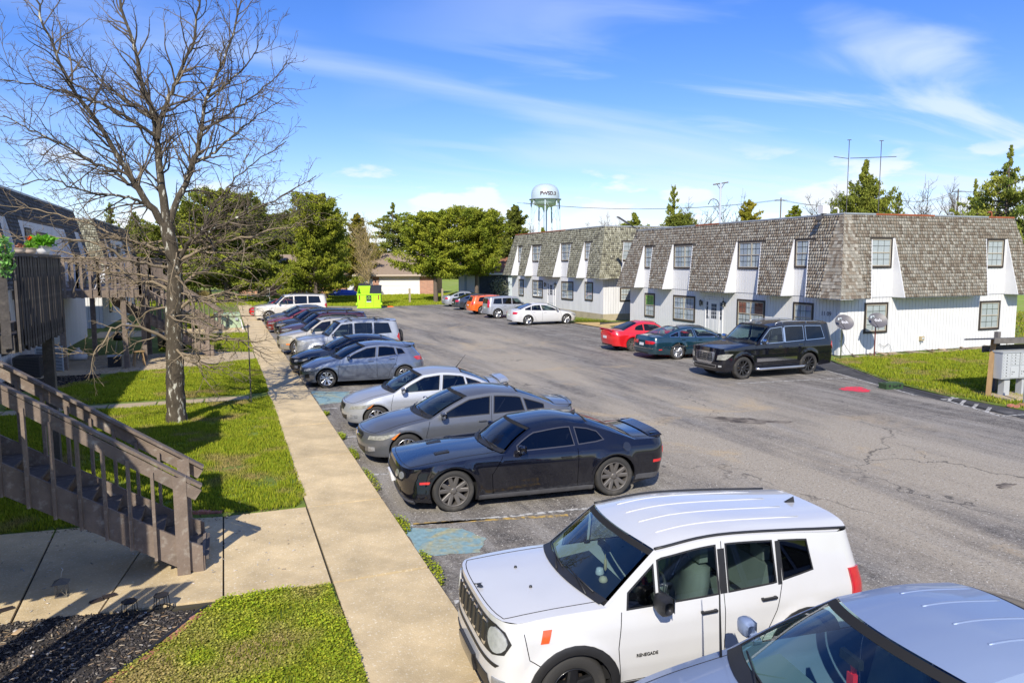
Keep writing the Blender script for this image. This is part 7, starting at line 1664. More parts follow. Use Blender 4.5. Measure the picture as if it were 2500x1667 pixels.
trees = [  # px, distance, top py, half width px, key, material, label
    (560, 86, 470, 100, K2, CEDARD, 'broad dark cedar seen through the bare twigs left of the brown roof', .3),
    (470, 100, 500, 100, K1, CEDARD, 'dark cedar behind the upper staircase', 1.2),
    (640, 98, 486, 80, K1, CEDARD, 'tall pointed cedar left of the dense one', 2.2),
    (775, 79, 476, 74, K2, CEDAR, 'dense bright cedar with a rusty dead spray in front of the brick house', 0.8),
    (800, 90, 474, 58, K1, CEDARD, 'dark pointed top rising behind the dense bright cedar', 4.),
    (880, 104, 520, 52, K5, YELL, 'yellow green tree behind the brown garage roof', 0.4),
    (965, 110, 492, 56, K4, CEDARD, 'open crowned tree right of the yellow green one', 1.4),
    (1066, 80, 515, 84, K6, CEDAR, 'wide spreading cedar overhanging the white garage door', 2.9),
    (1165, 84, 512, 76, K6, CEDAR, 'wide cedar behind the parked silver sedan', 5.1),
    (1258, 96, 500, 62, K5, CEDARD, 'olive cedar left of the farther white building', 3.3),
    (1205, 104, 508, 62, K5, YELL, 'loose yellowish tree top above the cedars', 1.9),
    (1325, 120, 552, 40, K1, CEDARD, 'low cedar under the water tower', .7),
    (1545, 92, 520, 70, K1, CEDARD, 'spreading cedar behind the roof left of the tall spire', .9),
    (1640, 86, 462, 34, K3, CEDARD, 'narrow spire shaped cedar standing above the roof', 2.),
    (1655, 84, 524, 62, K2, CEDARD, 'rounded cedar top around the foot of the spire', 4.3),
    (1820, 88, 498, 52, K5, YELL, 'small olive tree top behind the nearer roof', 1.),
    (1930, 84, 512, 80, K1, CEDAR, 'low green tree tops showing over the nearer roof edge', 2.6),
    (2095, 66, 420, 62, K1, CEDARD, 'jagged topped cedar behind the near roof corner', 3.7),
    (2178, 110, 492, 26, K3, CEDARD, 'small lone conifer top above the nearer roof', .5),
    (2436, 62, 408, 62, K4, PINE, 'tall loose pine at the upper right edge', 1.1),
    (2360, 70, 470, 46, K4, PINE, 'shorter pine left of the tall loose one', 4.4),
    (290, 84, 508, 30, K3, CEDARD, 'small conifer top between the two left buildings', 2.1),
    (345, 92, 525, 55, K1, CEDARD, 'cedar behind the far left building', 3.1),
    (700, 120, 520, 90, K2, CEDARD, 'cedar far behind the brown roof', 3.9), (400, 118, 560, 90, K2, CEDARD, 'low cedar far beyond the lawn', 5.), (1420, 140, 566, 60, K1, CEDARD, 'distant cedar behind the farther roof', 1.7)]
for px, d, py, hw, key, m, lab, rz in trees: conifer(key, lab, at(px, d), hz(py+6, d), hw/1800.*d*(1.32 if key[3] != 'spire' else 1.15), rz, m, name={'pine':'pine_tree'}.get(key[3], 'cedar_tree'))
# leafless trees in the distance
def bare_mesh(seed, H, n, spread):
    r = np.random.default_rng(seed); s = TubeSet(); P = wander(r, (0,0,0), (0,0,1), H*.75, 8, .06, .02); rr = np.linspace(H*.018, .02, 9); s.add(P, rr, 6)
    for i in range(n):
        t = .25+.75*i/n; q = t*8; k = min(7, int(q)); p = P[k]+(P[k+1]-P[k])*(q-k); a = r.uniform(0,6.28); pp = wander(r, p, (math.cos(a)*spread, math.sin(a)*spread, 1), H*r.uniform(.25,.5), 7, .14, .05); r2 = np.linspace(.05,.012,8); s.add(pp, r2, 4)
        for j in range(9):
            kk = r.integers(1,7); a = r.uniform(0,6.28); q2 = wander(r, pp[kk], (math.cos(a)*spread, math.sin(a)*spread, .8), H*r.uniform(.08,.22), 4, .2, .05); s.add(q2, np.linspace(.022,.009,5), 3)
            for _k in range(4): a = r.uniform(0,6.28); q3 = wander(r, q2[r.integers(1,4)], (math.cos(a), math.sin(a), .8), H*r.uniform(.03,.09), 3, .2, .05); s.add(q3, np.linspace(.012,.007,4), 3)
    return np_mesh('branches', np.vstack(s.V), np.vstack(s.F), TWIG, smooth=True)
BM_ = [bare_mesh(3, 8., 26, .8), bare_mesh(5, 8., 22, 1.1)]
BARK2 = foliage_mat('budding_twigs', (.35,.28,.07), (.42,.33,.10)); BM_.append(BM_[0].copy()); BM_[2].materials[0] = mat('tan_twigs', (.33,.25,.11), rough=.9)
for px, d, py, hw, k, lab in ((905,72,545,60,2,'small tan leafless tree in front of the garage roof beside the green dumpster'),(1705,100,520,60,0,'sparse leafless tree right of the spire cedar'),(1780,96,512,60,1,'leafless tree behind the utility pole'),(1990,98,500,60,0,'leafless treetop left of the near roof corner'),(1290,130,560,40,1,'faint bare tree behind the farther roof'),(1500,110,548,50,1,'thin bare saplings above the farther roof'),
        (1460,108,552,40,0,'thin bare sapling left of the floodlight'),(2240,120,500,60,1,'distant bare trees above the near roof'),(2330,116,500,50,0,'distant bare tree beside the pines'),(520,110,590,60,2,'bare brown tree beyond the lawn fence'),(440,112,600,60,2,'bare brown tree left of the lawn fence')):
    t = thing('leafless_tree', lab, 'tree', at(px, d), px*.01); h = hz(py, d); t.scale = (hw/1800.*d/3., hw/1800.*d/3., h/8.); link('branches', BM_[k], t)
# brush line at the far lawn
grass('brush', [(-16,100),(-2,96),(-2,99),(-16,104)], 9000, .6, 2.2, .04, -.05, 'blade', 51, dry=-.2, bright=.8, tilt=.8)
# low hedge of woods on the horizon
def far_woods():
    r = np.random.default_rng(9); n = 60000; a = r.uniform(R(-32), R(80), n); d = r.uniform(190, 230, n); hh = (4+3.5*vnoise(a*180, d*.01, 6, 3)+2.5*vnoise(a*700, d*.01, 5, 4)); z = r.random(n)**.8*hh
    P0 = np.stack([np.sin(a)*d, np.cos(a)*d, z], 1); u = r.normal(size=(n,3)); u /= np.linalg.norm(u,axis=1,keepdims=True); v = np.cross(u, r.normal(size=(n,3))); v /= np.linalg.norm(v,axis=1,keepdims=True); s = r.uniform(.4,.9,(n,1))
    V = np.stack([P0-u*s,P0-v*s,P0+u*s,P0+v*s],1).reshape(-1,3); c = np.repeat(np.stack([r.uniform(.7,1.2,n)]*3+[np.ones(n)],1),4,0); tag(link('far_woods', np_mesh('far_woods', V, np.arange(n*4).reshape(-1,4), CEDARD, colors=c)), kind='stuff')
far_woods()
# ------------------------------------------------------------------ far houses, dumpster, tower, poles
BRK = bpy.data.materials.new('house_brick'); BRK.use_nodes = True
def _brk():
    nt = BRK.node_tree; N, Lk = nt.nodes, nt.links; b = N['Principled BSDF']; b.inputs['Roughness'].default_value = .9; br = N.new('ShaderNodeTexBrick'); tc = N.new('ShaderNodeTexCoord'); mp = N.new('ShaderNodeMapping'); mp.inputs['Rotation'].default_value = (R(90),0,0)
    Lk.new(tc.outputs['Object'], mp.inputs[0]); Lk.new(mp.outputs[0], br.inputs[0]); br.inputs['Color1'].default_value = (.46,.22,.14,1); br.inputs['Color2'].default_value = (.34,.15,.10,1); br.inputs['Mortar'].default_value = (.45,.38,.3,1)
    br.inputs['Scale'].default_value = 1.; br.inputs['Brick Width'].default_value = .42; br.inputs['Row Height'].default_value = .14; br.inputs['Mortar Size'].default_value = .015; Lk.new(br.outputs[0], b.inputs['Base Color'])
_brk()
ROOFB = mat('brown_roof_shingles', (.25,.19,.14), rough=.95, var=.18, vscale=7, stretch=(1,1,3)); ROOFR = mat('rust_brown_roof', (.22,.10,.06), rough=.9, var=.2, vscale=5)
GDOOR = mat('garage_door_white', (.74,.73,.70), rough=.5)
def gable(mb, x0, x1, y0, y1, z0, z1, axis='x', oh=.4, th=.12):
    if axis == 'x':
        ym = (y0+y1)/2; s = (z1-z0)/((y1-y0)/2); zo = z0-oh*s
        for ya, sg in ((y0-oh, 1), (y1+oh, -1)): 
            mb.hexa([(x0-oh,ya,zo-th),(x1+oh,ya,zo-th),(x1+oh,ym,z1-th),(x0-oh,ym,z1-th),(x0-oh,ya,zo),(x1+oh,ya,zo),(x1+oh,ym,z1),(x0-oh,ym,z1)] if sg > 0 else [(x0-oh,ym,z1-th),(x1+oh,ym,z1-th),(x1+oh,ya,zo-th),(x0-oh,ya,zo-th),(x0-oh,ym,z1),(x1+oh,ym,z1),(x1+oh,ya,zo),(x0-oh,ya,zo)])
def brick_house():
    ax = R(-24); t = thing('brick_house', 'single storey red brick house with brown roof and white double garage door behind the cedars', 'house', (16.0,101.0,-.02), ax)
    b = MB(); b.box((.9,0,0),(1.7,.3,2.75)); b.box((2.9,0,0),(3.8,.3,2.75)); b.box((9.3,0,0),(11.2,.3,2.75)); b.box((.9,.02,2.35),(11.2,.3,2.76)); b.box((.9,.3,0),(1.2,8,2.75)); b.box((10.9,.3,0),(11.2,8,2.75)); b.box((-14,3,0),(.9,3.3,2.75)); b.box((-14.3,-3.0,0),(-10,-2.7,2.75)); b.box((-14.3,-2.7,0),(-14,8,2.75)); b.box((-10.3,-2.7,0),(-10,3,2.75)); b.build('wall', BRK, t)
    d = MB(); d.box((1.75,.08,0),(2.85,.14,2.2)); dd = d.build('door', GDOOR, t); d = MB(); d.box((2.65,.04,1.0),(2.72,.08,1.08)); d.build('handle', BLACKTRIM, dd)
    g_ = MB(); g_.box((3.85,.05,0),(9.25,.12,2.34)); gd = g_.build('garage_door', GDOOR, t)
    for k in range(4):
        p = MB(); p.box((3.87,.0,.02+k*.585),(9.23,.05,.585*(k+1)-.015)); p.build('door_panel', GDOOR, gd)
    f = MB(); f.box((1.68,-.02,0),(1.76,.06,2.3)); f.box((2.84,-.02,0),(2.92,.06,2.3)); f.box((3.78,-.02,0),(3.86,.06,2.42)); f.box((9.24,-.02,0),(9.32,.06,2.42)); f.box((3.78,-.022,2.36),(9.32,.058,2.44)); f.build('door_trim', WHITEP, t)
    r_ = MB(); gable(r_, .9, 11.2, -.2, 8.6, 2.85, 5.6, 'x', .5); gable(r_, -14.6, .9, 2, 10, 2.85, 5.5, 'x', .5); gable(r_, -14.6, -9.6, -3.2, 6, 2.86, 5.0, 'x', .5); r_.build('roof', ROOFB, t)
    e = MB(); e.box((.4,-.74,2.5),(11.7,-.66,2.68)); e.box((-15,1.3,2.5),(.4,1.38,2.68)); e.build('gutter', mat('gutter_tan', (.50,.42,.33), rough=.6), t)
    for x0, x1, z0, z1 in ((-13.2,-12.1,.9,2.2),(-11.6,-10.8,.9,2.2)):
        w = MB(); w.box((x0-.06,-3.06,z0-.06),(x1+.06,-2.99,z1+.06)); wo = w.build('window', TRIMB, t); p = MB(); p.box((x0,-3.09,z0),(x1,-3.07,z1)); p.build('pane', ROOMD, wo)
    for x0, x1 in ((-8.5,-7.3),(-5.5,-4.2),(-2,-.8)):
        w = MB(); w.box((x0-.06,2.94,.84),(x1+.06,3.01,2.2)); wo = w.build('window', TRIMB, t); p = MB(); p.box((x0,2.9,.9),(x1,2.93,2.1)); p.build('pane', ROOMD, wo)
    for x in (-9.4,-6.2,-3.,.2): c = MB(); c.box((x,-.1,0),(x+.16,.06,2.7)); c.build('porch_post', WHITEP, t)
    w = MB(); w.box((-.6,.3,.1),(.3,.36,2.1)); w.build('side_door', WHITEP, t)
    l = MB(); l.box((3.3,-.12,1.75),(3.42,0,2.0)); l.build('wall_lamp', BLACKTRIM, t)
    dv = MB(); dv.add([(1.,-.05,.03),(10.5,-.05,.03),(13,-3.5,.03),(1,-3.5,.03)], [(0,3,2,1)]); tag(dv.build('driveway', CONC2, loc=(16.0,101.0,-.05), rot=(0,0,ax)), kind='structure')
brick_house()
def shed():
    t = thing('metal_shed', 'pale blue grey metal shed with a rust brown roof behind the orange car', 'shed', (29.5,84.5,-.03), R(-22)); PB = mat('shed_panel', (.42,.47,.52), rough=.6, var=.12)
    b = MB(); n = 0
    for k in range(24): b.box((-3.3+k*.45,0,0),(-3.3+k*.45+.41,.05,3.1)); 
    b.box((-3.3,.05,0),(7.5,6,3.1)); b.build('wall', PB, t)
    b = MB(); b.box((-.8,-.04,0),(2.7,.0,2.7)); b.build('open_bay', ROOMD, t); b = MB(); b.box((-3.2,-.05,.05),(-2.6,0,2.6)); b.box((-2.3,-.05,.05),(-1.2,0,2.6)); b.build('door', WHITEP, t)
    r_ = MB(); gable(r_, -3.3, 7.5, 0, 6, 3.1, 4.9, 'x', .4); r_.build('roof', ROOFR, t); e = MB(); e.box((-3.7,-.5,2.78),(7.9,-.42,2.98)); e.build('gutter', WHITEP, t)
    g_ = MB(); g_.add([(-3.3,.0,3.1),(-3.3,6,3.1),(-3.3,3,4.85)], [(0,1,2)]); g_.build('gable_end', PB, t)
    leafball('climbing_bush', None, 900, 1.3, 1.4, (.32,.33,.24), .10, 71, z0=0).location = (30.8,83.4,1.2); 
    o = bpy.data.objects['climbing_bush']; tag(o, 'pale grey green bush against the open bay of the metal shed', 'bush')
shed()
def fences():
    PW = mat('post_wood', (.36,.30,.20), rough=.9)
    for i, (u, v, h, lab) in enumerate(((18.4,77.4,1.55,'weathered wooden post on the grass strip in front of the garage door'),(21.6,76.0,1.5,'weathered wooden post beside the far silver sedan'),(7.9,72.5,1.3,'short post behind the white SUV'),(-3.4,104,2.4,'tall wooden post at the far lawn'))):
        b = MB(); b.box((-.09,-.09,0),(.09,.09,h)); tag(b.build('wooden_post', PW, loc=(u,v,-.04)), lab, 'post')
    t = thing('garden_bench', 'pale wooden bench on the far lawn', 'bench', (-1.7,80.0,-.04), .1); b = MB()
    for k in range(4): b.box((-.9,-.25+k*.13,.42),(.9,-.15+k*.13,.45))
    b.build('seat', PW, t); b = MB()
    for k in range(3): b.box((-.9,.26,.52+k*.13),(.9,.29,.62+k*.13))
    b.build('backrest', PW, t)
    for x in (-.8,.8): b = MB(); b.box((x-.04,-.24,0),(x+.04,-.16,.42)); b.box((x-.04,.22,0),(x+.04,.30,.9)); b.build('leg', PW, t)
    # white sign-like swing in front of the brick house
    t = thing('white_swing_bench', 'white curved swing bench by the brick house', 'bench', (3.5,87.0,-.03), -.2); b = MB(); b.tube(spl([(-1.2,0,1.2),(-.4,0,1.25),(.3,0,1.7),(1.1,0,2.1),(1.2,0,1.7)], 16), .09, 6); b.box((-1.2,-.2,.6),(1.2,.2,.72)); b.bar((-1.2,0,.0),(-1.2,0,1.2),.08); b.bar((1.2,0,.0),(1.2,0,1.7),.08); b.build('frame', WHITEP, t)
    b = MB()
    for k in range(8): b.bar((-1.+k*.29,0,.7),(-1.+k*.29,0,1.25+.04*k),.07,.03)
    b.build('slats', WHITEP, t)
    # boat/trailer-like blue tarp and yellow pile in the shade
    t = MB(); t.lathe([(1.3,0),(1.35,.3),(1.0,.55),(.001,.7)], 12); o = t.build('blue_tarp', mat('tarp_blue', (.03,.10,.55), rough=.5), loc=(13.2,90,.4)); o.scale = (1.3,.6,1); tag(o, 'blue tarp heap in the shade under the dense cedar', 'tarp')
    t = MB(); t.lathe([(.5,0),(.55,.3),(.4,.6),(.001,.75)], 10); tag(t.build('yellow_heap', mat('tarp_yellow', (.42,.33,.06), rough=.6), loc=(11.4,88.5,.7)), 'dull yellow covered heap beside the blue tarp', 'heap')
fences()
def dumpster():
    GN = mat('dumpster_green', (.42,.80,.015), rough=.45, var=.08, vscale=4); GL = mat('dumpster_lid', (.03,.032,.036), rough=.55, var=.2)
    t = thing('dumpster', 'bright lime green dumpster with one black lid thrown open', 'dumpster', (12.7,69.6,0), R(-14)); W = 2.15; D = 1.9
    b = MB()
    # front face slopes; sides as trapezoids
    def plate(pts, th, nrm): A = [Vector(p) for p in pts]; B_ = [p+Vector(nrm)*th for p in A]; n = len(A); b.add(A+B_, [tuple(range(n)), tuple(reversed(range(n,2*n)))]+[(i,n+i,n+(i+1)%n,(i+1)%n) for i in range(n)])
    x0, x1 = -W/2, W/2
    plate([(x0,-D/2,.10),(x1,-D/2,.10),(x1,-D/2,1.35),(x0,-D/2,1.35)], .04, (0,1,0)); plate([(x0,D/2,.10),(x0,D/2,2.05),(x1,D/2,2.05),(x1,D/2,.10)], .04, (0,-1,0))
    for x, n in ((x0, 1), (x1, -1)): plate([(x,-D/2,.10),(x,-D/2,1.35),(x,-D/2+.25,1.45),(x,D/2,2.05),(x,D/2,.10)], .04, (n,0,0))
    b.box((x0,-D/2,.06),(x1,D/2,.10)); b.build('body', GN, t)
    for x in (-.36,.36): c = MB(); c.box((x-.03,-D/2-.05,.12),(x+.03,-D/2,1.3)); c.build('rib', GN, t)
    c = MB(); c.box((x0-.04,-D/2-.06,1.28),(x1+.04,-D/2,1.38)); c.build('top_rail', GN, t); c = MB(); c.box((x0-.04,-D/2-.06,.06),(x1+.04,-D/2,.15)); c.build('bottom_rail', GN, t)
    for s in (-1,1):
        c = MB(); c.box((s*W/2-.02,-D/2-.10,.35),(s*W/2+.10*s+.02*s,-D/2+.5,.55)) if s > 0 else c.box((s*W/2-.12,-D/2-.10,.35),(s*W/2+.02,-D/2+.5,.55)); c.build('fork_pocket', GN, t)
        c = MB(); c.box((s*.86-.05,-D/2-.07,.85),(s*.86+.05,-D/2-.0,1.28)); c.build('hinge_strap', RUST, t)
    c = MB(); c.hexa([(.05,-D/2+.0,1.40),(x1+.03,-D/2+.0,1.40),(x1+.03,D/2,2.07),(.05,D/2,2.07),(.05,-D/2,1.44),(x1+.03,-D/2,1.44),(x1+.03,D/2,2.12),(.05,D/2,2.12)]); 
    for k in range(4): xx = .15+k*.25; c.hexa([(xx,-D/2+.05,1.45),(xx+.06,-D/2+.05,1.45),(xx+.06,D/2,2.11),(xx,D/2,2.11),(xx,-D/2+.05,1.48),(xx+.06,-D/2+.05,1.48),(xx+.06,D/2,2.15),(xx,D/2,2.15)])
    c.build('lid', GL, t); c = MB(); c.hexa([(x0,D/2+.02,2.05),(.02,D/2+.02,2.05),(.02,D/2+.08,2.05),(x0,D/2+.08,2.05),(x0,D/2+.45,2.30),(.02,D/2+.45,2.30),(.02,D/2+.55,2.28),(x0,D/2+.55,2.28)]); c.build('lid', GL, t)
    c = MB(); c.box((x0+.05,-D/2+.05,.12),(x1-.05,D/2-.05,.5)); c.build('rubbish_fill', DARKIN, t)
    c = MB(); c.box((-.24,-D/2-.06,.70),(.22,-D/2-.05,1.22)); st = c.build('sticker', mat('sticker_dark', (.02,.04,.03), rough=.5), t)
    c = MB(); c.box((-.22,-D/2-.055,.60),(.20,-D/2-.048,.68)); c.build('sticker_strip', PLATE, t)
    LM = mat('sticker_lime', (.35,.7,.05), rough=.5)
    for a in (0,2.1,4.2):
        c = MB(); q = Vector((math.cos(a+1.57)*.10,0,math.sin(a+1.57)*.10+.99)); c.bar((q.x-.07*math.cos(a),-D/2-.066,q.z-.07*math.sin(a)),(q.x+.07*math.cos(a),-D/2-.066,q.z+.07*math.sin(a)),.05,.008,up=(0,1,0)); c.build('recycling_arrow', LM, t)
    for s in (-1,1):
        c = MB(); c.lathe([(.001,-.04),(.08,-.04),(.08,.04),(.001,.04)], 10, axis='x', c=(s*.9,-.6,.08)); c.build('caster', BLACKTRIM, t)
    c = MB(); c.hexa([(-.35,-.25,0),(.35,-.25,0),(.3,.25,0),(-.3,.25,0),(-.2,-.12,.10),(.2,-.12,.10),(.2,.12,.10),(-.2,.12,.10)]); tag(c.build('orange_board', mat('orange_plastic', (.75,.16,.02), rough=.5), loc=(14.75,70.3,0), rot=(0,0,.2)), 'orange board lying on the ground right of the dumpster', 'board')
dumpster()
def tower():
    d = 300.; x, y, _ = at(1331, d); t = thing('water_tower', 'pale blue water tower with dark red lettering above the treetops', 'water tower', (x,y,0), R(-25.5)); TM = mat('tower_paint', (.42,.50,.55), rough=.35, coat=.3, var=.05, vscale=.3); z = 29.3
    rz_ = 5.7
    b = MB(); b.lathe([(rz_,-.2),(rz_,1.2),(rz_*.985,2.3),(rz_*.93,3.5),(rz_*.82,4.5),(rz_*.66,5.3),(rz_*.42,5.85),(.01,6.1)], 48, c=(0,0,z)); b.lathe([(rz_,-.2),(rz_*.93,-1.2),(rz_*.75,-2.3),(rz_*.5,-3.0),(1.2,-3.35),(.9,-4.5)], 48, c=(0,0,z)); b.build('tank', TM, t)
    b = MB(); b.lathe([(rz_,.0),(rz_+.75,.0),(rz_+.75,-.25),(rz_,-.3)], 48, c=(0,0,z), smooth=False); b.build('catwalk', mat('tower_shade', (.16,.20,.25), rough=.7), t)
    for k in range(7):
        a = 2*math.pi*k/7+.25; c = MB(); c.tube([(math.cos(a)*(rz_+1.2)*1.0, math.sin(a)*(rz_+1.2), 0),(math.cos(a)*rz_, math.sin(a)*rz_, z-.1)], .30, 8); c.build('leg', TM, t)
        a2 = a+2*math.pi/7; c = MB(); c.tube([(math.cos(a)*rz_, math.sin(a)*rz_, z-.4),(math.cos(a2)*(rz_+.3), math.sin(a2)*(rz_+.3), z-9)], .06, 4); c.build('brace', TM, t)
    c = MB(); c.tube([(0,0,0),(0,0,z-4.4)], .75, 12); c.build('riser', TM, t)
    me = text_mesh('PWSD.3', 1.95, .02, mat('tower_lettering', (.13,.03,.05), rough=.6), bold=.05)   # bent round the tank
    for v in me.vertices:
        a = (v.co.x+1.5)/rz_; v.co = Vector((math.sin(a)*(rz_+.03+abs(v.co.z)), -math.cos(a)*(rz_+.03+abs(v.co.z)), z+1.85+v.co.y))
    link('lettering', me, t)
tower()
def poles():
    PW = mat('pole_wood', (.12,.11,.10), rough=.9)
    x, y, _ = at(1750, 70); t = thing('utility_pole', 'utility pole with one crossarm and a curved lamp arm behind the white buildings', 'utility pole', (x,y,0), R(-20)); h = hz(462,70)
    b = MB(); b.tube([(0,0,0),(0,0,h+.1)], [.13,.09], 8); b.build('pole', mat('pole_pale', (.40,.44,.50), rough=.9), t); b = MB(); b.bar((-.68,0,h-.05),(.68,0,h+.16),.10,.10); b.bar((-.35,0,h),(0,0,h-.5),.05); b.bar((.35,0,h+.1),(0,0,h-.5),.05); b.build('crossarm', PW, t)
    b = MB(); b.tube(spl([(0,0,h-4.0),(.08,0,h-2.6),(-.25,0,h-1.5),(-.8,0,h-1.35),(-1.1,0,h-1.8)], 14), .04, 6); b.build('lamp_arm', PW, t)
    for k in (-.6,-.4,.4,.6): c = MB(); c.lathe([(.03,0),(.05,.05),(.02,.12),(.001,.13)], 8, c=(k,0,h+.06+k*.15)); c.build('insulator', ACG, t)
    pts = []
    for px, d, h2, lab in ((1895,120,hz(497,120),'distant utility pole above the roof'),(2150,125,hz(499,125),'second distant utility pole behind the jagged cedar'),(2318,130,hz(493,130),'third distant utility pole near the pines')):
        x, y, _ = at(px, d); t = thing('utility_pole', lab, 'utility pole', (x,y,0), R(-30)); b = MB(); b.tube([(0,0,0),(0,0,h2)], [.14,.10], 6); b.bar((-.9,0,h2-.4),(.9,0,h2-.4),.10,.10); b.build('pole', PW, t); pts.append(Vector((x,y,h2-.3)))
    b = MB(); a = pts[0]+Vector((-40,6,-1)); 
    for p, q in zip([a]+pts, pts+[pts[-1]+Vector((40,-14,0))]):
        for o in (-.8,.8): b.tube([tuple(p.lerp(q, s)+Vector((o*.6,0,-1.1*4*s*(1-s)))) for s in np.linspace(0,1,10)], .028, 3)
    tag(b.build('power_line', PW), 'thin power lines strung between the distant poles', 'power line')
poles()
# ------------------------------------------------------------------ the parked vehicles
P_WHITE = paint('paint_white', (.58,.58,.575), rough=.4, dust=.06); P_BLACK = paint('paint_black', (.0015,.002,.006), rough=.5, dust=.006, spec=.1); P_SILV = paint('paint_silver', (.42,.44,.475), metal=.5, rough=.42, coat=.6)
P_SILB = paint('paint_silver_blue', (.25,.32,.47), metal=.35, rough=.5, dust=.03, coat=.45); P_GREY = paint('paint_steel_grey', (.15,.18,.24), metal=.6, rough=.35, dust=.02); P_GREYD = paint('paint_gunmetal', (.125,.135,.155), metal=.5, rough=.4, coat=.8)
P_NAVY = paint('paint_navy_black', (.002,.004,.012), rough=.5, dust=.006, spec=.1); P_TEAL = paint('paint_dark_teal', (.004,.035,.055), metal=.3, rough=.35, dust=.02); P_RED = paint('paint_red', (.60,.008,.012), rough=.35, dust=.015)
P_MAROON = paint('paint_maroon', (.045,.006,.010), metal=.3, dust=.02); P_ORANGE = paint('paint_orange', (.80,.13,.01), rough=.35, dust=.02); P_BEIGE = paint('paint_champagne', (.48,.44,.36), metal=.45, rough=.38); P_DGREY = paint('paint_dark_grey', (.05,.06,.075), metal=.5, dust=.02)
P_WHITEG = paint('paint_white_gold', (.66,.62,.54), metal=.15, rough=.4); LOWG = mat('cladding_grey', (.22,.20,.17), rough=.6)
RIM5 = dict(n=5, dbl=.24, sw=.06); RIM5F = dict(n=5, sw=.07); RIM10 = dict(n=10, sw=.035); RIM7 = dict(n=7, sw=.05); RIMCOV = dict(n=16, sw=.028)
def side_marks(L): return []
def mk(t, L, W, H, **kw):
    s = scaled(t, L/t['L'], H/t['H']); s.update(W=W); s.update({k: v for k, v in kw.items()}); s.setdefault('details', []); return s
def sed(t, L, W, H, lens=LENS, tipx=.62, grille=GRILLE, tail=REDL, plate=False, rear_plate=True, **kw):
    s = mk(t, L, W, H, **kw); q = H/t['H']; z = lambda a: a*q
    if t is SUV or t is BOXY:
        s['details'] = [('grille','F',[(-.42,z(.70)),(.42,z(.70)),(.48,z(.78)),(.46,z(.88)),(-.46,z(.88)),(-.48,z(.78))],grille,.006), ('headlight','raw',hl(s,.60,tipx,z(.76),z(.90),z(.90)),lens,.008),
            ('lower_intake','F',[(-.5,z(.38)),(.5,z(.38)),(.55,z(.52)),(-.55,z(.52))],GRILLE,.006), ('fog_light','f',[(.62,z(.42)),(.76,z(.43)),(.76,z(.52)),(.64,z(.52))],LENSD,.006),
            ('tail_light','raw',tl(s,.70,L-.22*L/4.6,z(.82),z(1.12)),tail,.008), ('rear_window','R',[(-.60,z(1.16)),(.60,z(1.16)),(.52,z(1.54)),(-.52,z(1.54))],TINT,.006), ('rear_plate','R',[(-.16,z(.76)),(.16,z(.76)),(.16,z(.88)),(-.16,z(.88))],PLATE,.012)]
    elif t is HATCH:
        s['details'] = [('grille','F',[(-.40,z(.42)),(.40,z(.42)),(.46,z(.58)),(-.46,z(.58))],grille,.006), ('headlight','raw',hl(s,.58,tipx+.1,z(.59),z(.70),z(.75)),lens,.008), ('fog_recess','f',[(.60,z(.34)),(.76,z(.36)),(.76,z(.50)),(.66,z(.48))],BLACKTRIM,.005),
            ('tail_light','raw',tl(s,.50,L-.42,z(.82),z(.96),.03),tail,.008), ('rear_window','R',[(-.56,z(1.04)),(.56,z(1.04)),(.46,z(1.30)),(-.46,z(1.30))],TINT,.006), ('rear_plate','R',[(-.16,z(.70)),(.16,z(.70)),(.16,z(.82)),(-.16,z(.82))],PLATE,.012)]
    else:
        s['details'] = [('grille','F',[(-.40,z(.53)),(.40,z(.53)),(.48,z(.63)),(.44,z(.675)),(-.44,z(.675)),(-.48,z(.63))],grille,.006), ('headlight','raw',hl(s,.64,tipx,z(.565),z(.665),z(.71)),lens,.008),
            ('lower_intake','F',[(-.50,z(.28)),(.50,z(.28)),(.56,z(.40)),(-.56,z(.40))],GRILLE,.005), ('fog_light','f',[(.64,z(.31)),(.77,z(.33)),(.77,z(.42)),(.66,z(.42))],LENSD,.006),
            ('tail_light','raw',tl(s,.56,L-.34,z(.74),z(.90)),tail,.008), ('rear_plate','R',[(-.16,z(.62)),(.16,z(.62)),(.16,z(.74)),(-.16,z(.74))],PLATE,.012), ('rear_bumper_insert','R',[(-.5,z(.27)),(.5,z(.27)),(.5,z(.34)),(-.5,z(.34))],BLACKTRIM,.006)]
    if plate: s['details'].append(('front_plate','F',[(-.16,z(.42)),(.16,z(.42)),(.16,z(.52)),(-.16,z(.52))],PLATE,.02))
    return s
def extra(root, c, name, mb, m): return mb.build(name, m, root)
def lip_spoiler(root, c, m, h=.10, ov=.0):
    L2 = c.L/2; k = len(c.kinds)-1; b = MB(); n = 17
    A = [c.top(k, .90, t) for t in np.linspace(-.86,.86,n)]; B_ = [c.top(k, 1., t) for t in np.linspace(-.86,.86,n)]
    vs = [(p[0]-L2, p[1], p[2]+.01) for p in A]+[(q[0]-L2+ov, q[1], q[2]+h) for q in B_]+[(q[0]-L2+ov, q[1], q[2]+h-.03) for q in B_]+[(q[0]-L2, q[1], q[2]-.02) for q in B_]
    b.add(vs, [(r*n+i, r*n+i+1, (r+1)*n+i+1, (r+1)*n+i) for r in range(3) for i in range(n-1)], 0, True); b.build('spoiler', m, root)
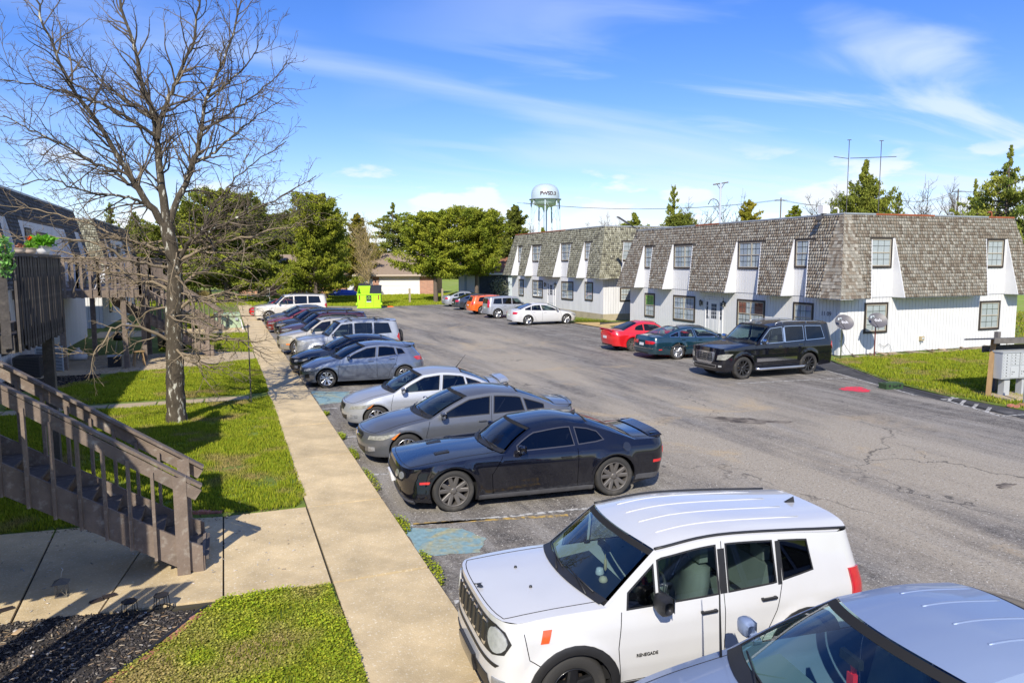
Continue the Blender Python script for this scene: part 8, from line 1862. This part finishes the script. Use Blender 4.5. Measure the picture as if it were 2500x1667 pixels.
def wing(root, c, m, x, z, h, w):
    L2 = c.L/2; b = MB(); n = 15; ring = []
    for i in range(n):
        y = -w+2*w*i/(n-1); dz = -.05*(abs(y)/w)**4; 
        ring += [(x-L2-.12, y, z+h+dz), (x-L2+.12, y, z+h+.035+dz), (x-L2+.14, y, z+h+.01+dz), (x-L2-.10, y, z+h-.03+dz)]
    b.add(ring, [(i*4+k, i*4+(k+1)%4, (i+1)*4+(k+1)%4, (i+1)*4+k) for i in range(n-1) for k in range(4)]+[(0,1,2,3),((n-1)*4+3,(n-1)*4+2,(n-1)*4+1,(n-1)*4)], 0, False)
    for y in (-w*.85, w*.85): b.hexa([(x-L2-.08,y-.02,z-.03),(x-L2+.10,y-.02,z-.03),(x-L2+.10,y+.02,z-.03),(x-L2-.08,y+.02,z-.03),(x-L2-.06,y-.02,z+h),(x-L2+.10,y-.02,z+h),(x-L2+.10,y+.02,z+h),(x-L2-.06,y+.02,z+h)])
    b.build('rear_wing', m, root)
def roof_ribs(root, c, m, n, t0, t1, ys):
    L2 = c.L/2; k = c.kinds.index('roof')
    for y in ys:
        b = MB(); pl = [c.top(k, t, y) for t in np.linspace(t0, t1, 14)]; b.tube([(p[0]-L2, p[1], p[2]-.004) for p in pl], .012, 6); b.build('roof_rib', m, root)
def fin(root, c, t=.93, y=0., m=BLACKTRIM):
    k = c.kinds.index('roof'); p = c.top(k, t, y); x = p[0]-c.L/2; z = p[2]; b = MB(); b.add([(x-.09,-.02,z-.005),(x-.09,.02,z-.005),(x+.05,.022,z-.005),(x+.05,-.022,z-.005),(x+.05,0,z+.065),(x+.01,0,z+.045)], [(0,1,2,3),(0,5,1),(0,3,4,5),(1,5,4,2),(2,4,3)]); b.build('antenna_fin', m, root)
def whip(root, c, seg, t, y, h, lean=.4):
    p = c.top(seg, t, y); b = MB(); b.tube([(p[0]-c.L/2, p[1], p[2]), (p[0]-c.L/2+lean*h, p[1], p[2]+h)], [.012,.004], 5); b.build('whip_antenna', BLACKTRIM, root)

# near silver blue car cut by the frame
s = sed(SEDAN, 4.95, 1.88, 1.56, wsm=glass('windshield_glass_clear',(.62,.78,.76), 1.9), seat=mat('seat_tan_grey',(.20,.22,.22),rough=.8), dash=mat('dashboard_grey',(.16,.20,.20),rough=.6), glm=[GLS,GLM,GLD], h=.07)
r_, c_ = build_car(s, 'parked_car', 'silver blue car cut off by the bottom right corner of the picture', (4.68,3.80), R(-7.5), P_SILB)
roof_ribs(r_, c_, P_SILB, 4, .40, .96, (-.62,-.22,.22,.62)); whip(r_, c_, 0, .93, .86, .78, -.05)
b = MB(); k = c_.top(1, .72, .05); b.box((k[0]-c_.L/2+.06,-.09,k[2]-.14),(k[0]-c_.L/2+.10,.12,k[2]-.07)); b.build('rear_view_mirror', BLACKTRIM, r_)
b = MB(); b.bar((k[0]-c_.L/2+.10,.02,k[2]-.14),(k[0]-c_.L/2+.12,.03,k[2]-.24),.03); b.box((k[0]-c_.L/2+.09,.0,k[2]-.34),(k[0]-c_.L/2+.13,.07,k[2]-.23)); b.build('hanging_trinket', mat('trinket_red',(.8,.03,.04),rough=.4), r_)
# white boxy small SUV
r_, c_ = build_car(renegade(), 'parked_car', 'white boxy small SUV with slotted grille and black wheel arches', (4.13,6.44), R(-4), P_WHITE, lod=.9); r_.scale = (.965,.965,.965)
roof_ribs(r_, c_, P_WHITE, 4, .16, .86, (-.60,-.20,.20,.60)); fin(r_, c_, .93)
L2 = c_.L/2
for sg in (1,-1):
    b = MB(); k = c_.kinds.index('roof'); pl = [c_.top(k, t, sg*.955) for t in np.linspace(0, 1, 16)]; b.tube([(p[0]-L2, p[1], p[2]+.006) for p in pl], .016, 6); b.build('roof_channel', BLACKTRIM, r_)
me = text_mesh('Jeep', .085, .003, BLACKTRIM, bold=.002); o = link('lettering', me, r_); p = c_.top(0, .10, 0.); o.location = (p[0]-L2, 0, p[2]+.012); o.rotation_euler = (0, R(-9), R(-90))
me = text_mesh('RENEGADE', .046, .003, BLACKTRIM, bold=.0005); o = link('lettering', me, r_); q = c_.P(float(c_.sxa(1.52)), .60); o.location = (1.55-L2, -q[1]-.006, .60); o.rotation_euler = (R(90), 0, 0)
for i in (-1, 1): b = MB(); p = c_.top(0, .62, i*.30); b.lathe([(.018,0),(.014,.016),(.001,.02)], 8, c=(p[0]-L2, p[1], p[2]+.002)); b.build('washer_jet', BLACKTRIM, r_)
for xa, xb in ((2.37,2.45),(3.05,3.10)):
    for sg in (1,-1): c_.patch('pillar_cover', [(float(c_.sxa(xa)),1.07),(float(c_.sxa(xb)),1.07),(float(c_.sxa(xb)),1.50),(float(c_.sxa(xa)),1.50)], BLACKTRIM, r_, .004, .06, (sg,), False)
b = MB(); k = c_.top(1, .74, .0); b.box((k[0]-L2+.06,-.12,k[2]-.15),(k[0]-L2+.10,.12,k[2]-.08)); b.build('rear_view_mirror', BLACKTRIM, r_)
b = MB(); b.bar((k[0]-L2+.1,0,k[2]-.15),(k[0]-L2+.1,0,k[2]-.27),.006); b.lathe([(.001,-.15),(.018,-.12),(.016,-.03),(.001,0)], 8, c=(k[0]-L2+.1,0,k[2]-.26)); b.build('hanging_feather', mat('feather_tan',(.55,.42,.22),rough=.8), r_)
for (x, y, h, m) in ((1.50,.12,.07,PLATE),(1.46,-.06,.05,mat('shell_cream',(.6,.5,.35),rough=.6)),(1.55,-.48,.05,mat('cup_teal',(.03,.12,.13),rough=.3))): b = MB(); b.lathe([(.045,0),(.05,.02),(.035,h),(.001,h+.01)], 12, c=(x-L2,y,.985)); b.build('dashboard_trinket', m, r_)
# black coupe
r_, c_ = build_car(challenger(), 'parked_car', 'glossy black two door muscle coupe with dark bronze wheels and rear spoiler', (5.12,12.45), R(-4.6), P_BLACK, lod=.9)
wing(r_, c_, P_BLACK, 4.78, .99, .06, .74); fin(r_, c_, .97); L2 = c_.L/2
for i in (-1, 1): b = MB(); p = c_.top(0, .50, i*.42); b.box((-.14,-.06,-.005),(.12,.06,.008)); b.build('hood_scoop', BLACKTRIM, r_, loc=(p[0]-L2, p[1], p[2]+.004), rot=(0,R(-7),0))
# grey blue roofed sedan next to it
GM2 = P_GREYD
s = sed(SEDAN, 4.87, 1.83, 1.475, LENSY, .80, glm=[GLD,GLD,GLD], rim=RIM5, seat=SEATD); s['details'].append(('amber_reflector','raw',[(float(Car(**s).sxa(.60)),.60),(float(Car(**s).sxa(.72)),.68),(float(Car(**s).sxa(.80)),.72),(float(Car(**s).sxa(.66)),.58)],AMBER,.012))
s['details'].append(('grille_bar','F',[(-.36,.60),(.36,.60),(.36,.625),(-.36,.625)],CHROME,.016))
s['details'].append(('badge','F',[(.09*math.cos(a),.60+.05*math.sin(a)) for a in np.linspace(0,6.28,13)[:-1]],CHROME,.026))
r_, c_ = build_car(s, 'parked_car', 'gunmetal grey sedan between the black coupe and the small silver sedan', (4.95,15.55), R(-3.7), GM2); lip_spoiler(r_, c_, GM2, .02, .03); fin(r_, c_, .96); 
b = MB(); p = c_.top(1, .30, .62); b.box((-.01,-.08,-.06),(.0,.08,.06)); b.build('windshield_sticker', PLATE, r_, loc=(p[0]-c_.L/2+.02, p[1], p[2]+.0), rot=(0,R(57),0))
# small silver sedan
s = sed(SEDAN, 4.37, 1.72, 1.455, LENSY, .82, glm=[GLM,GLM,GLM], rim=RIM5, plate=False, r=.31); s['details'].append(('amber_reflector','raw',[(float(Car(**s).sxa(.60)),.57),(float(Car(**s).sxa(.78)),.69),(float(Car(**s).sxa(.70)),.60)],AMBER,.012)); s['details'].append(('plate_holder','F',[(-.17,.42),(.17,.42),(.17,.52),(-.17,.52)],BLACKTRIM,.02))
r_, c_ = build_car(s, 'parked_car', 'small light silver sedan with an amber cornered headlight beside the gunmetal sedan', (4.85,18.92), R(-6), P_SILV); wing(r_, c_, P_SILV, 4.22, 1.05, .07, .6); whip(r_, c_, 2, .98, 0., .34, .8)
# grey hatchback
s = sed(HATCH, 4.32, 1.78, 1.47, LENS, .75, glm=[GLM,GLD,GLD], rim=RIM5, xf=.86, wb=2.65, r=.32); s['details'].append(('fuel_cap','s',[(3.72+.085*math.cos(a),.88+.085*math.sin(a)) for a in np.linspace(0,6.28,17)[:-1]],'body',.006))
r_, c_ = build_car(s, 'parked_car', 'steel grey hatchback with silver wheels behind the blue painted bay', (4.45,26.02), R(-4), P_GREY); lip_spoiler(r_, c_, P_GREY, .02, .10)
# dark sedan
s = sed(SEDAN, 4.86, 1.85, 1.47, LENSD, .72, glm=[GLD]*3, plate=False); build_car(s, 'parked_car', 'navy black sedan mostly hidden behind the grey hatchback', (4.60,28.85), R(-2), P_NAVY, lod=1.3)
# silver upright SUV with spare wheel
s = sed(BOXY, 4.43, 1.82, 1.80, LENS, .50, glm=[GLM,GLD,GLD], rim=RIM5F, rails=(.12,.92,.86), bars=(.3,.75), plate=True); s['flare'] = .05
r_, c_ = build_car(s, 'parked_car', 'silver upright SUV with a spare wheel on its back and roof rails', (4.92,32.45), R(-1), P_SILV, cat='SUV', lod=1.3)
b = MB(); b.lathe([(.001,.10),(.30,.10),(.35,.05),(.36,-.05),(.33,-.10),(.001,-.10)], 24, axis='x', c=(c_.L/2+.10,.1,.92)); b.build('spare_wheel', TYRE, r_)
# champagne SUV with grey cladding
s = sed(SUV, 4.50, 1.82, 1.70, LENSY, .62, glm=[GLM,GLM,GLD], rim=RIM5, rails=(.10,.92,.88), lower_mat=LOWG, lowz=[(0,.56),(1.0,.56),(3.5,.56),(4.45,.56)]); s['details'].append(('side_marker','s',[(.36,.50),(.52,.50),(.52,.56),(.36,.56)],AMBER,.01))
r_, c_ = build_car(s, 'parked_car', 'champagne silver SUV with grey lower cladding left of the upright silver SUV', (4.42,35.75), R(-1), P_BEIGE, cat='SUV', lod=1.3); s0 = c_
# maroon SUV with rack
s = sed(SUV, 4.72, 1.86, 1.74, LENSD, .62, glm=[GLD]*3, rails=(.08,.95,.86), bars=(.28,.72)); r_, c_ = build_car(s, 'parked_car', 'dark maroon SUV with a black roof rack behind the champagne SUV', (4.85,39.6), R(-1), P_MAROON, cat='SUV', lod=1.5)
s = sed(SUV, 4.60, 1.84, 1.66, LENSD, .62, glm=[GLD]*3); r_, c_ = build_car(s, 'parked_car', 'black crossover with a pointed rear spoiler, fifth from the far end of the left row', (4.80,43.6), R(-1), P_BLACK, cat='SUV', lod=1.5); lip_spoiler(r_, c_, P_BLACK, .02, .16)
s = sed(SEDAN, 4.62, 1.80, 1.45, LENSD, .7, glm=[GLD]*3, tail=REDL); build_car(s, 'parked_car', 'dark red sedan behind the black crossover', (4.55,47.5), R(-1), paint('paint_dark_red', (.14,.004,.006), dust=.02), lod=1.6)
s = sed(SEDAN, 4.80, 1.84, 1.47, LENSD, .7, glm=[GLD]*3); build_car(s, 'parked_car', 'dark grey sedan in front of the big white SUV', (4.75,51.0), R(-1), P_DGREY, lod=1.6)
s = sed(BOXY, 5.23, 2.0, 1.96, LENS, .62, glm=[GLM,GLD,GLD], rim=RIM5F, r=.39, rails=(.25,.92,.84), plate=True); r_, c_ = build_car(s, 'parked_car', 'big pearl white SUV near the far end of the left row', (4.55,57.2), R(-1), P_WHITEG, cat='SUV', lod=1.4)
s = sed(SEDAN, 4.60, 1.78, 1.45, LENSD, .7, glm=[GLM]*3); build_car(s, 'parked_car', 'red sedan farthest away at the end of the left row', (4.0,61.6), R(-1), P_RED, lod=1.6)
# right row: big black SUV
NAV = dict(BOXY); s = mk(NAV, 5.27, 2.0, 1.98, r=.405, xf=.98, wb=3.02, rails=(.22,.92,.84), rail_mat=ALLOY, bars=None, glm=[GLM,GLD,GLD], rim=RIM10, rimmat=ALLOYB, handle_mat=CHROME, mirror_mat=CHROME, trim=CHROME, seat=SEATB, dash=SEATB, wsm=glass('windshield_glass_clear2',(.60,.78,.74)), msize=1.35, arch=.06, bot=.32, botf=.30, botr=.36)
s['details'] = [('grille_frame','F',[(-.50,.66),(-.40,.56),(.40,.56),(.50,.66),(.56,.98),(-.56,.98)],CHROME,.02)]
for i in range(6): s['details'].append(('grille_slot','F',[(-.46+.155*i,.68),(-.46+.155*i+.115,.68),(-.46+.155*i+.115,.92),(-.46+.155*i,.92)],GRILLE,.028))
for i in range(3): s['details'].append(('grille_bar','F',[(-.50,.72+.07*i),(.50,.72+.07*i),(.50,.738+.07*i),(-.50,.738+.07*i)],CHROME,.04))
s['details'] += [('headlight','raw',hl(s,.66,.50,.72,.94,.93),LENSY,.012), ('lower_grille','F',[(-.62,.42),(.62,.42),(.66,.54),(-.66,.54)],CHROME,.012), ('lower_grille_mesh','F',[(-.58,.44),(.58,.44),(.62,.52),(-.62,.52)],GRILLE,.02), ('fog_light','f',[(.74,.46),(.86,.47),(.86,.53),(.74,.53)],LENS,.014),
  ('tail_light','raw',tl(s,.88,5.05,.90,1.20),REDL,.012), ('rear_window','R',[(-.72,1.30),(.72,1.30),(.66,1.76),(-.66,1.76)],TINT,.006), ('side_moulding','s',[(1.55,.60),(3.40,.60),(3.40,.72),(1.55,.72)],CHROME,.012), ('rear_plate','R',[(-.16,.9),(.16,.9),(.16,1.02),(-.16,1.02)],PLATE,.012), ('pillar_cover','s',[(2.80,1.26),(2.86,1.26),(2.86,1.78),(2.80,1.78)],CHROME,.006)]
r_, c_ = build_car(s, 'parked_car', 'large black SUV with chrome grille, side steps and black wheels beside the white building', (18.85,22.37), R(1), P_BLACK, cat='SUV')
for sg in (1,-1): b = MB(); b.tube([(-1.15,sg*1.0,.36),(-1.0,sg*1.06,.34),(1.0,sg*1.06,.34),(1.15,sg*1.0,.36)], .05, 8); b.box((-.7,min(sg*.8,sg*1.02),.33),(-.62,max(sg*.8,sg*1.02),.37)); b.box((.62,min(sg*.8,sg*1.02),.33),(.7,max(sg*.8,sg*1.02),.37)); b.build('side_step', ALLOY, r_)
# teal old sedan
s = sed(SEDAN, 5.10, 1.89, 1.42, LENS, .60, glm=[GLS,GLS,GLM], rwm=GLS, rim=RIMCOV, seat=SEATB, r=.34, xf=1.0, wb=2.82, trim=CHROME, cf=.6, nf=3.2, cr=.5, nr=4.0); s['details'][4] = ('tail_light','raw',tl(s,.30,4.93,.68,.82,-.0),REDL,.008)
s['details'] += [('side_moulding','s',[(.5,.55),(4.6,.55),(4.6,.58),(.5,.58)],CHROME,.012), ('bumper_strip','R',[(-.8,.50),(.8,.50),(.8,.53),(-.8,.53)],CHROME,.014), ('side_marker','s',[(4.62,.44),(4.78,.44),(4.78,.48),(4.62,.48)],MATS['marker_red'],.01)]
build_car(s, 'parked_car', 'dark teal old sedan with chrome strips between the red car and the black SUV', (19.42,27.80), R(180), P_TEAL)
s = sed(COUPE, 4.58, 1.73, 1.41, LENS, .55, glm=[GLD,GLD], rwm=GLD, cf=.7, nf=2.7, cr=.55, nr=2.8, r=.31); s['seams'] = s['seams']; s['details'][4] = ('tail_light','r',[(.45+.10*math.cos(a),.80+.085*math.sin(a)) for a in np.linspace(0,6.28,13)[:-1]],REDL,.012)
r_, c_ = build_car(s, 'parked_car', 'bright red coupe with a black edged boot spoiler left of the teal sedan', (19.15,31.10), R(180), P_RED); wing(r_, c_, P_RED, 4.44, .98, .05, .6)
# white sedan
s = sed(SEDAN, 4.87, 1.85, 1.475, LENSD, .62, glm=[GLS,GLM,GLD], rwm=TINT, rim=dict(n=5,dbl=.20,sw=.05), xf=.95, wb=2.85); build_car(s, 'parked_car', 'bright white sedan in front of the farther white building', (20.30,46.55), R(180), P_WHITE)
s = sed(BOXY, 4.14, 1.80, 1.66, LENS, .5, glm=[GLM,GLD,GLD], rim=RIM5, cf=.6, nf=2.8, xf=.80, wb=2.57); s['details'][4] = ('tail_light','raw',[(float(Car(**s).syr(.80)),.82),(float(Car(**s).syr(.56)),.86),(float(Car(**s).syr(.54)),1.42),(float(Car(**s).syr(.70)),1.44),(float(Car(**s).syr(.84)),1.2)],REDL,.012)
build_car(s, 'parked_car', 'silver boxy hatchback with tall red tail lights left of the white sedan', (20.50,53.15), R(180), P_SILV, lod=1.2)
s = sed(SUV, 4.46, 1.80, 1.60, LENS, .6, glm=[GLM,GLD,GLD], rails=(.08,.9,.86)); build_car(s, 'parked_car', 'bright orange crossover with black roof rails', (20.75,57.6), R(180), P_ORANGE, cat='SUV', lod=1.3)
s = sed(SEDAN, 4.92, 1.85, 1.46, LENS, .6, glm=[GLD]*3, rim=RIM5, trim=CHROME); build_car(s, 'parked_car', 'dark blue grey sedan left of the orange crossover', (21.50,63.6), R(180), P_DGREY, lod=1.4)
s = sed(SEDAN, 4.80, 1.83, 1.46, LENS, .6, glm=[GLS,GLS,GLM], rwm=GLS); build_car(s, 'parked_car', 'light silver sedan farthest away in the right row', (22.0,68.8), R(180), P_SILV, lod=1.4)
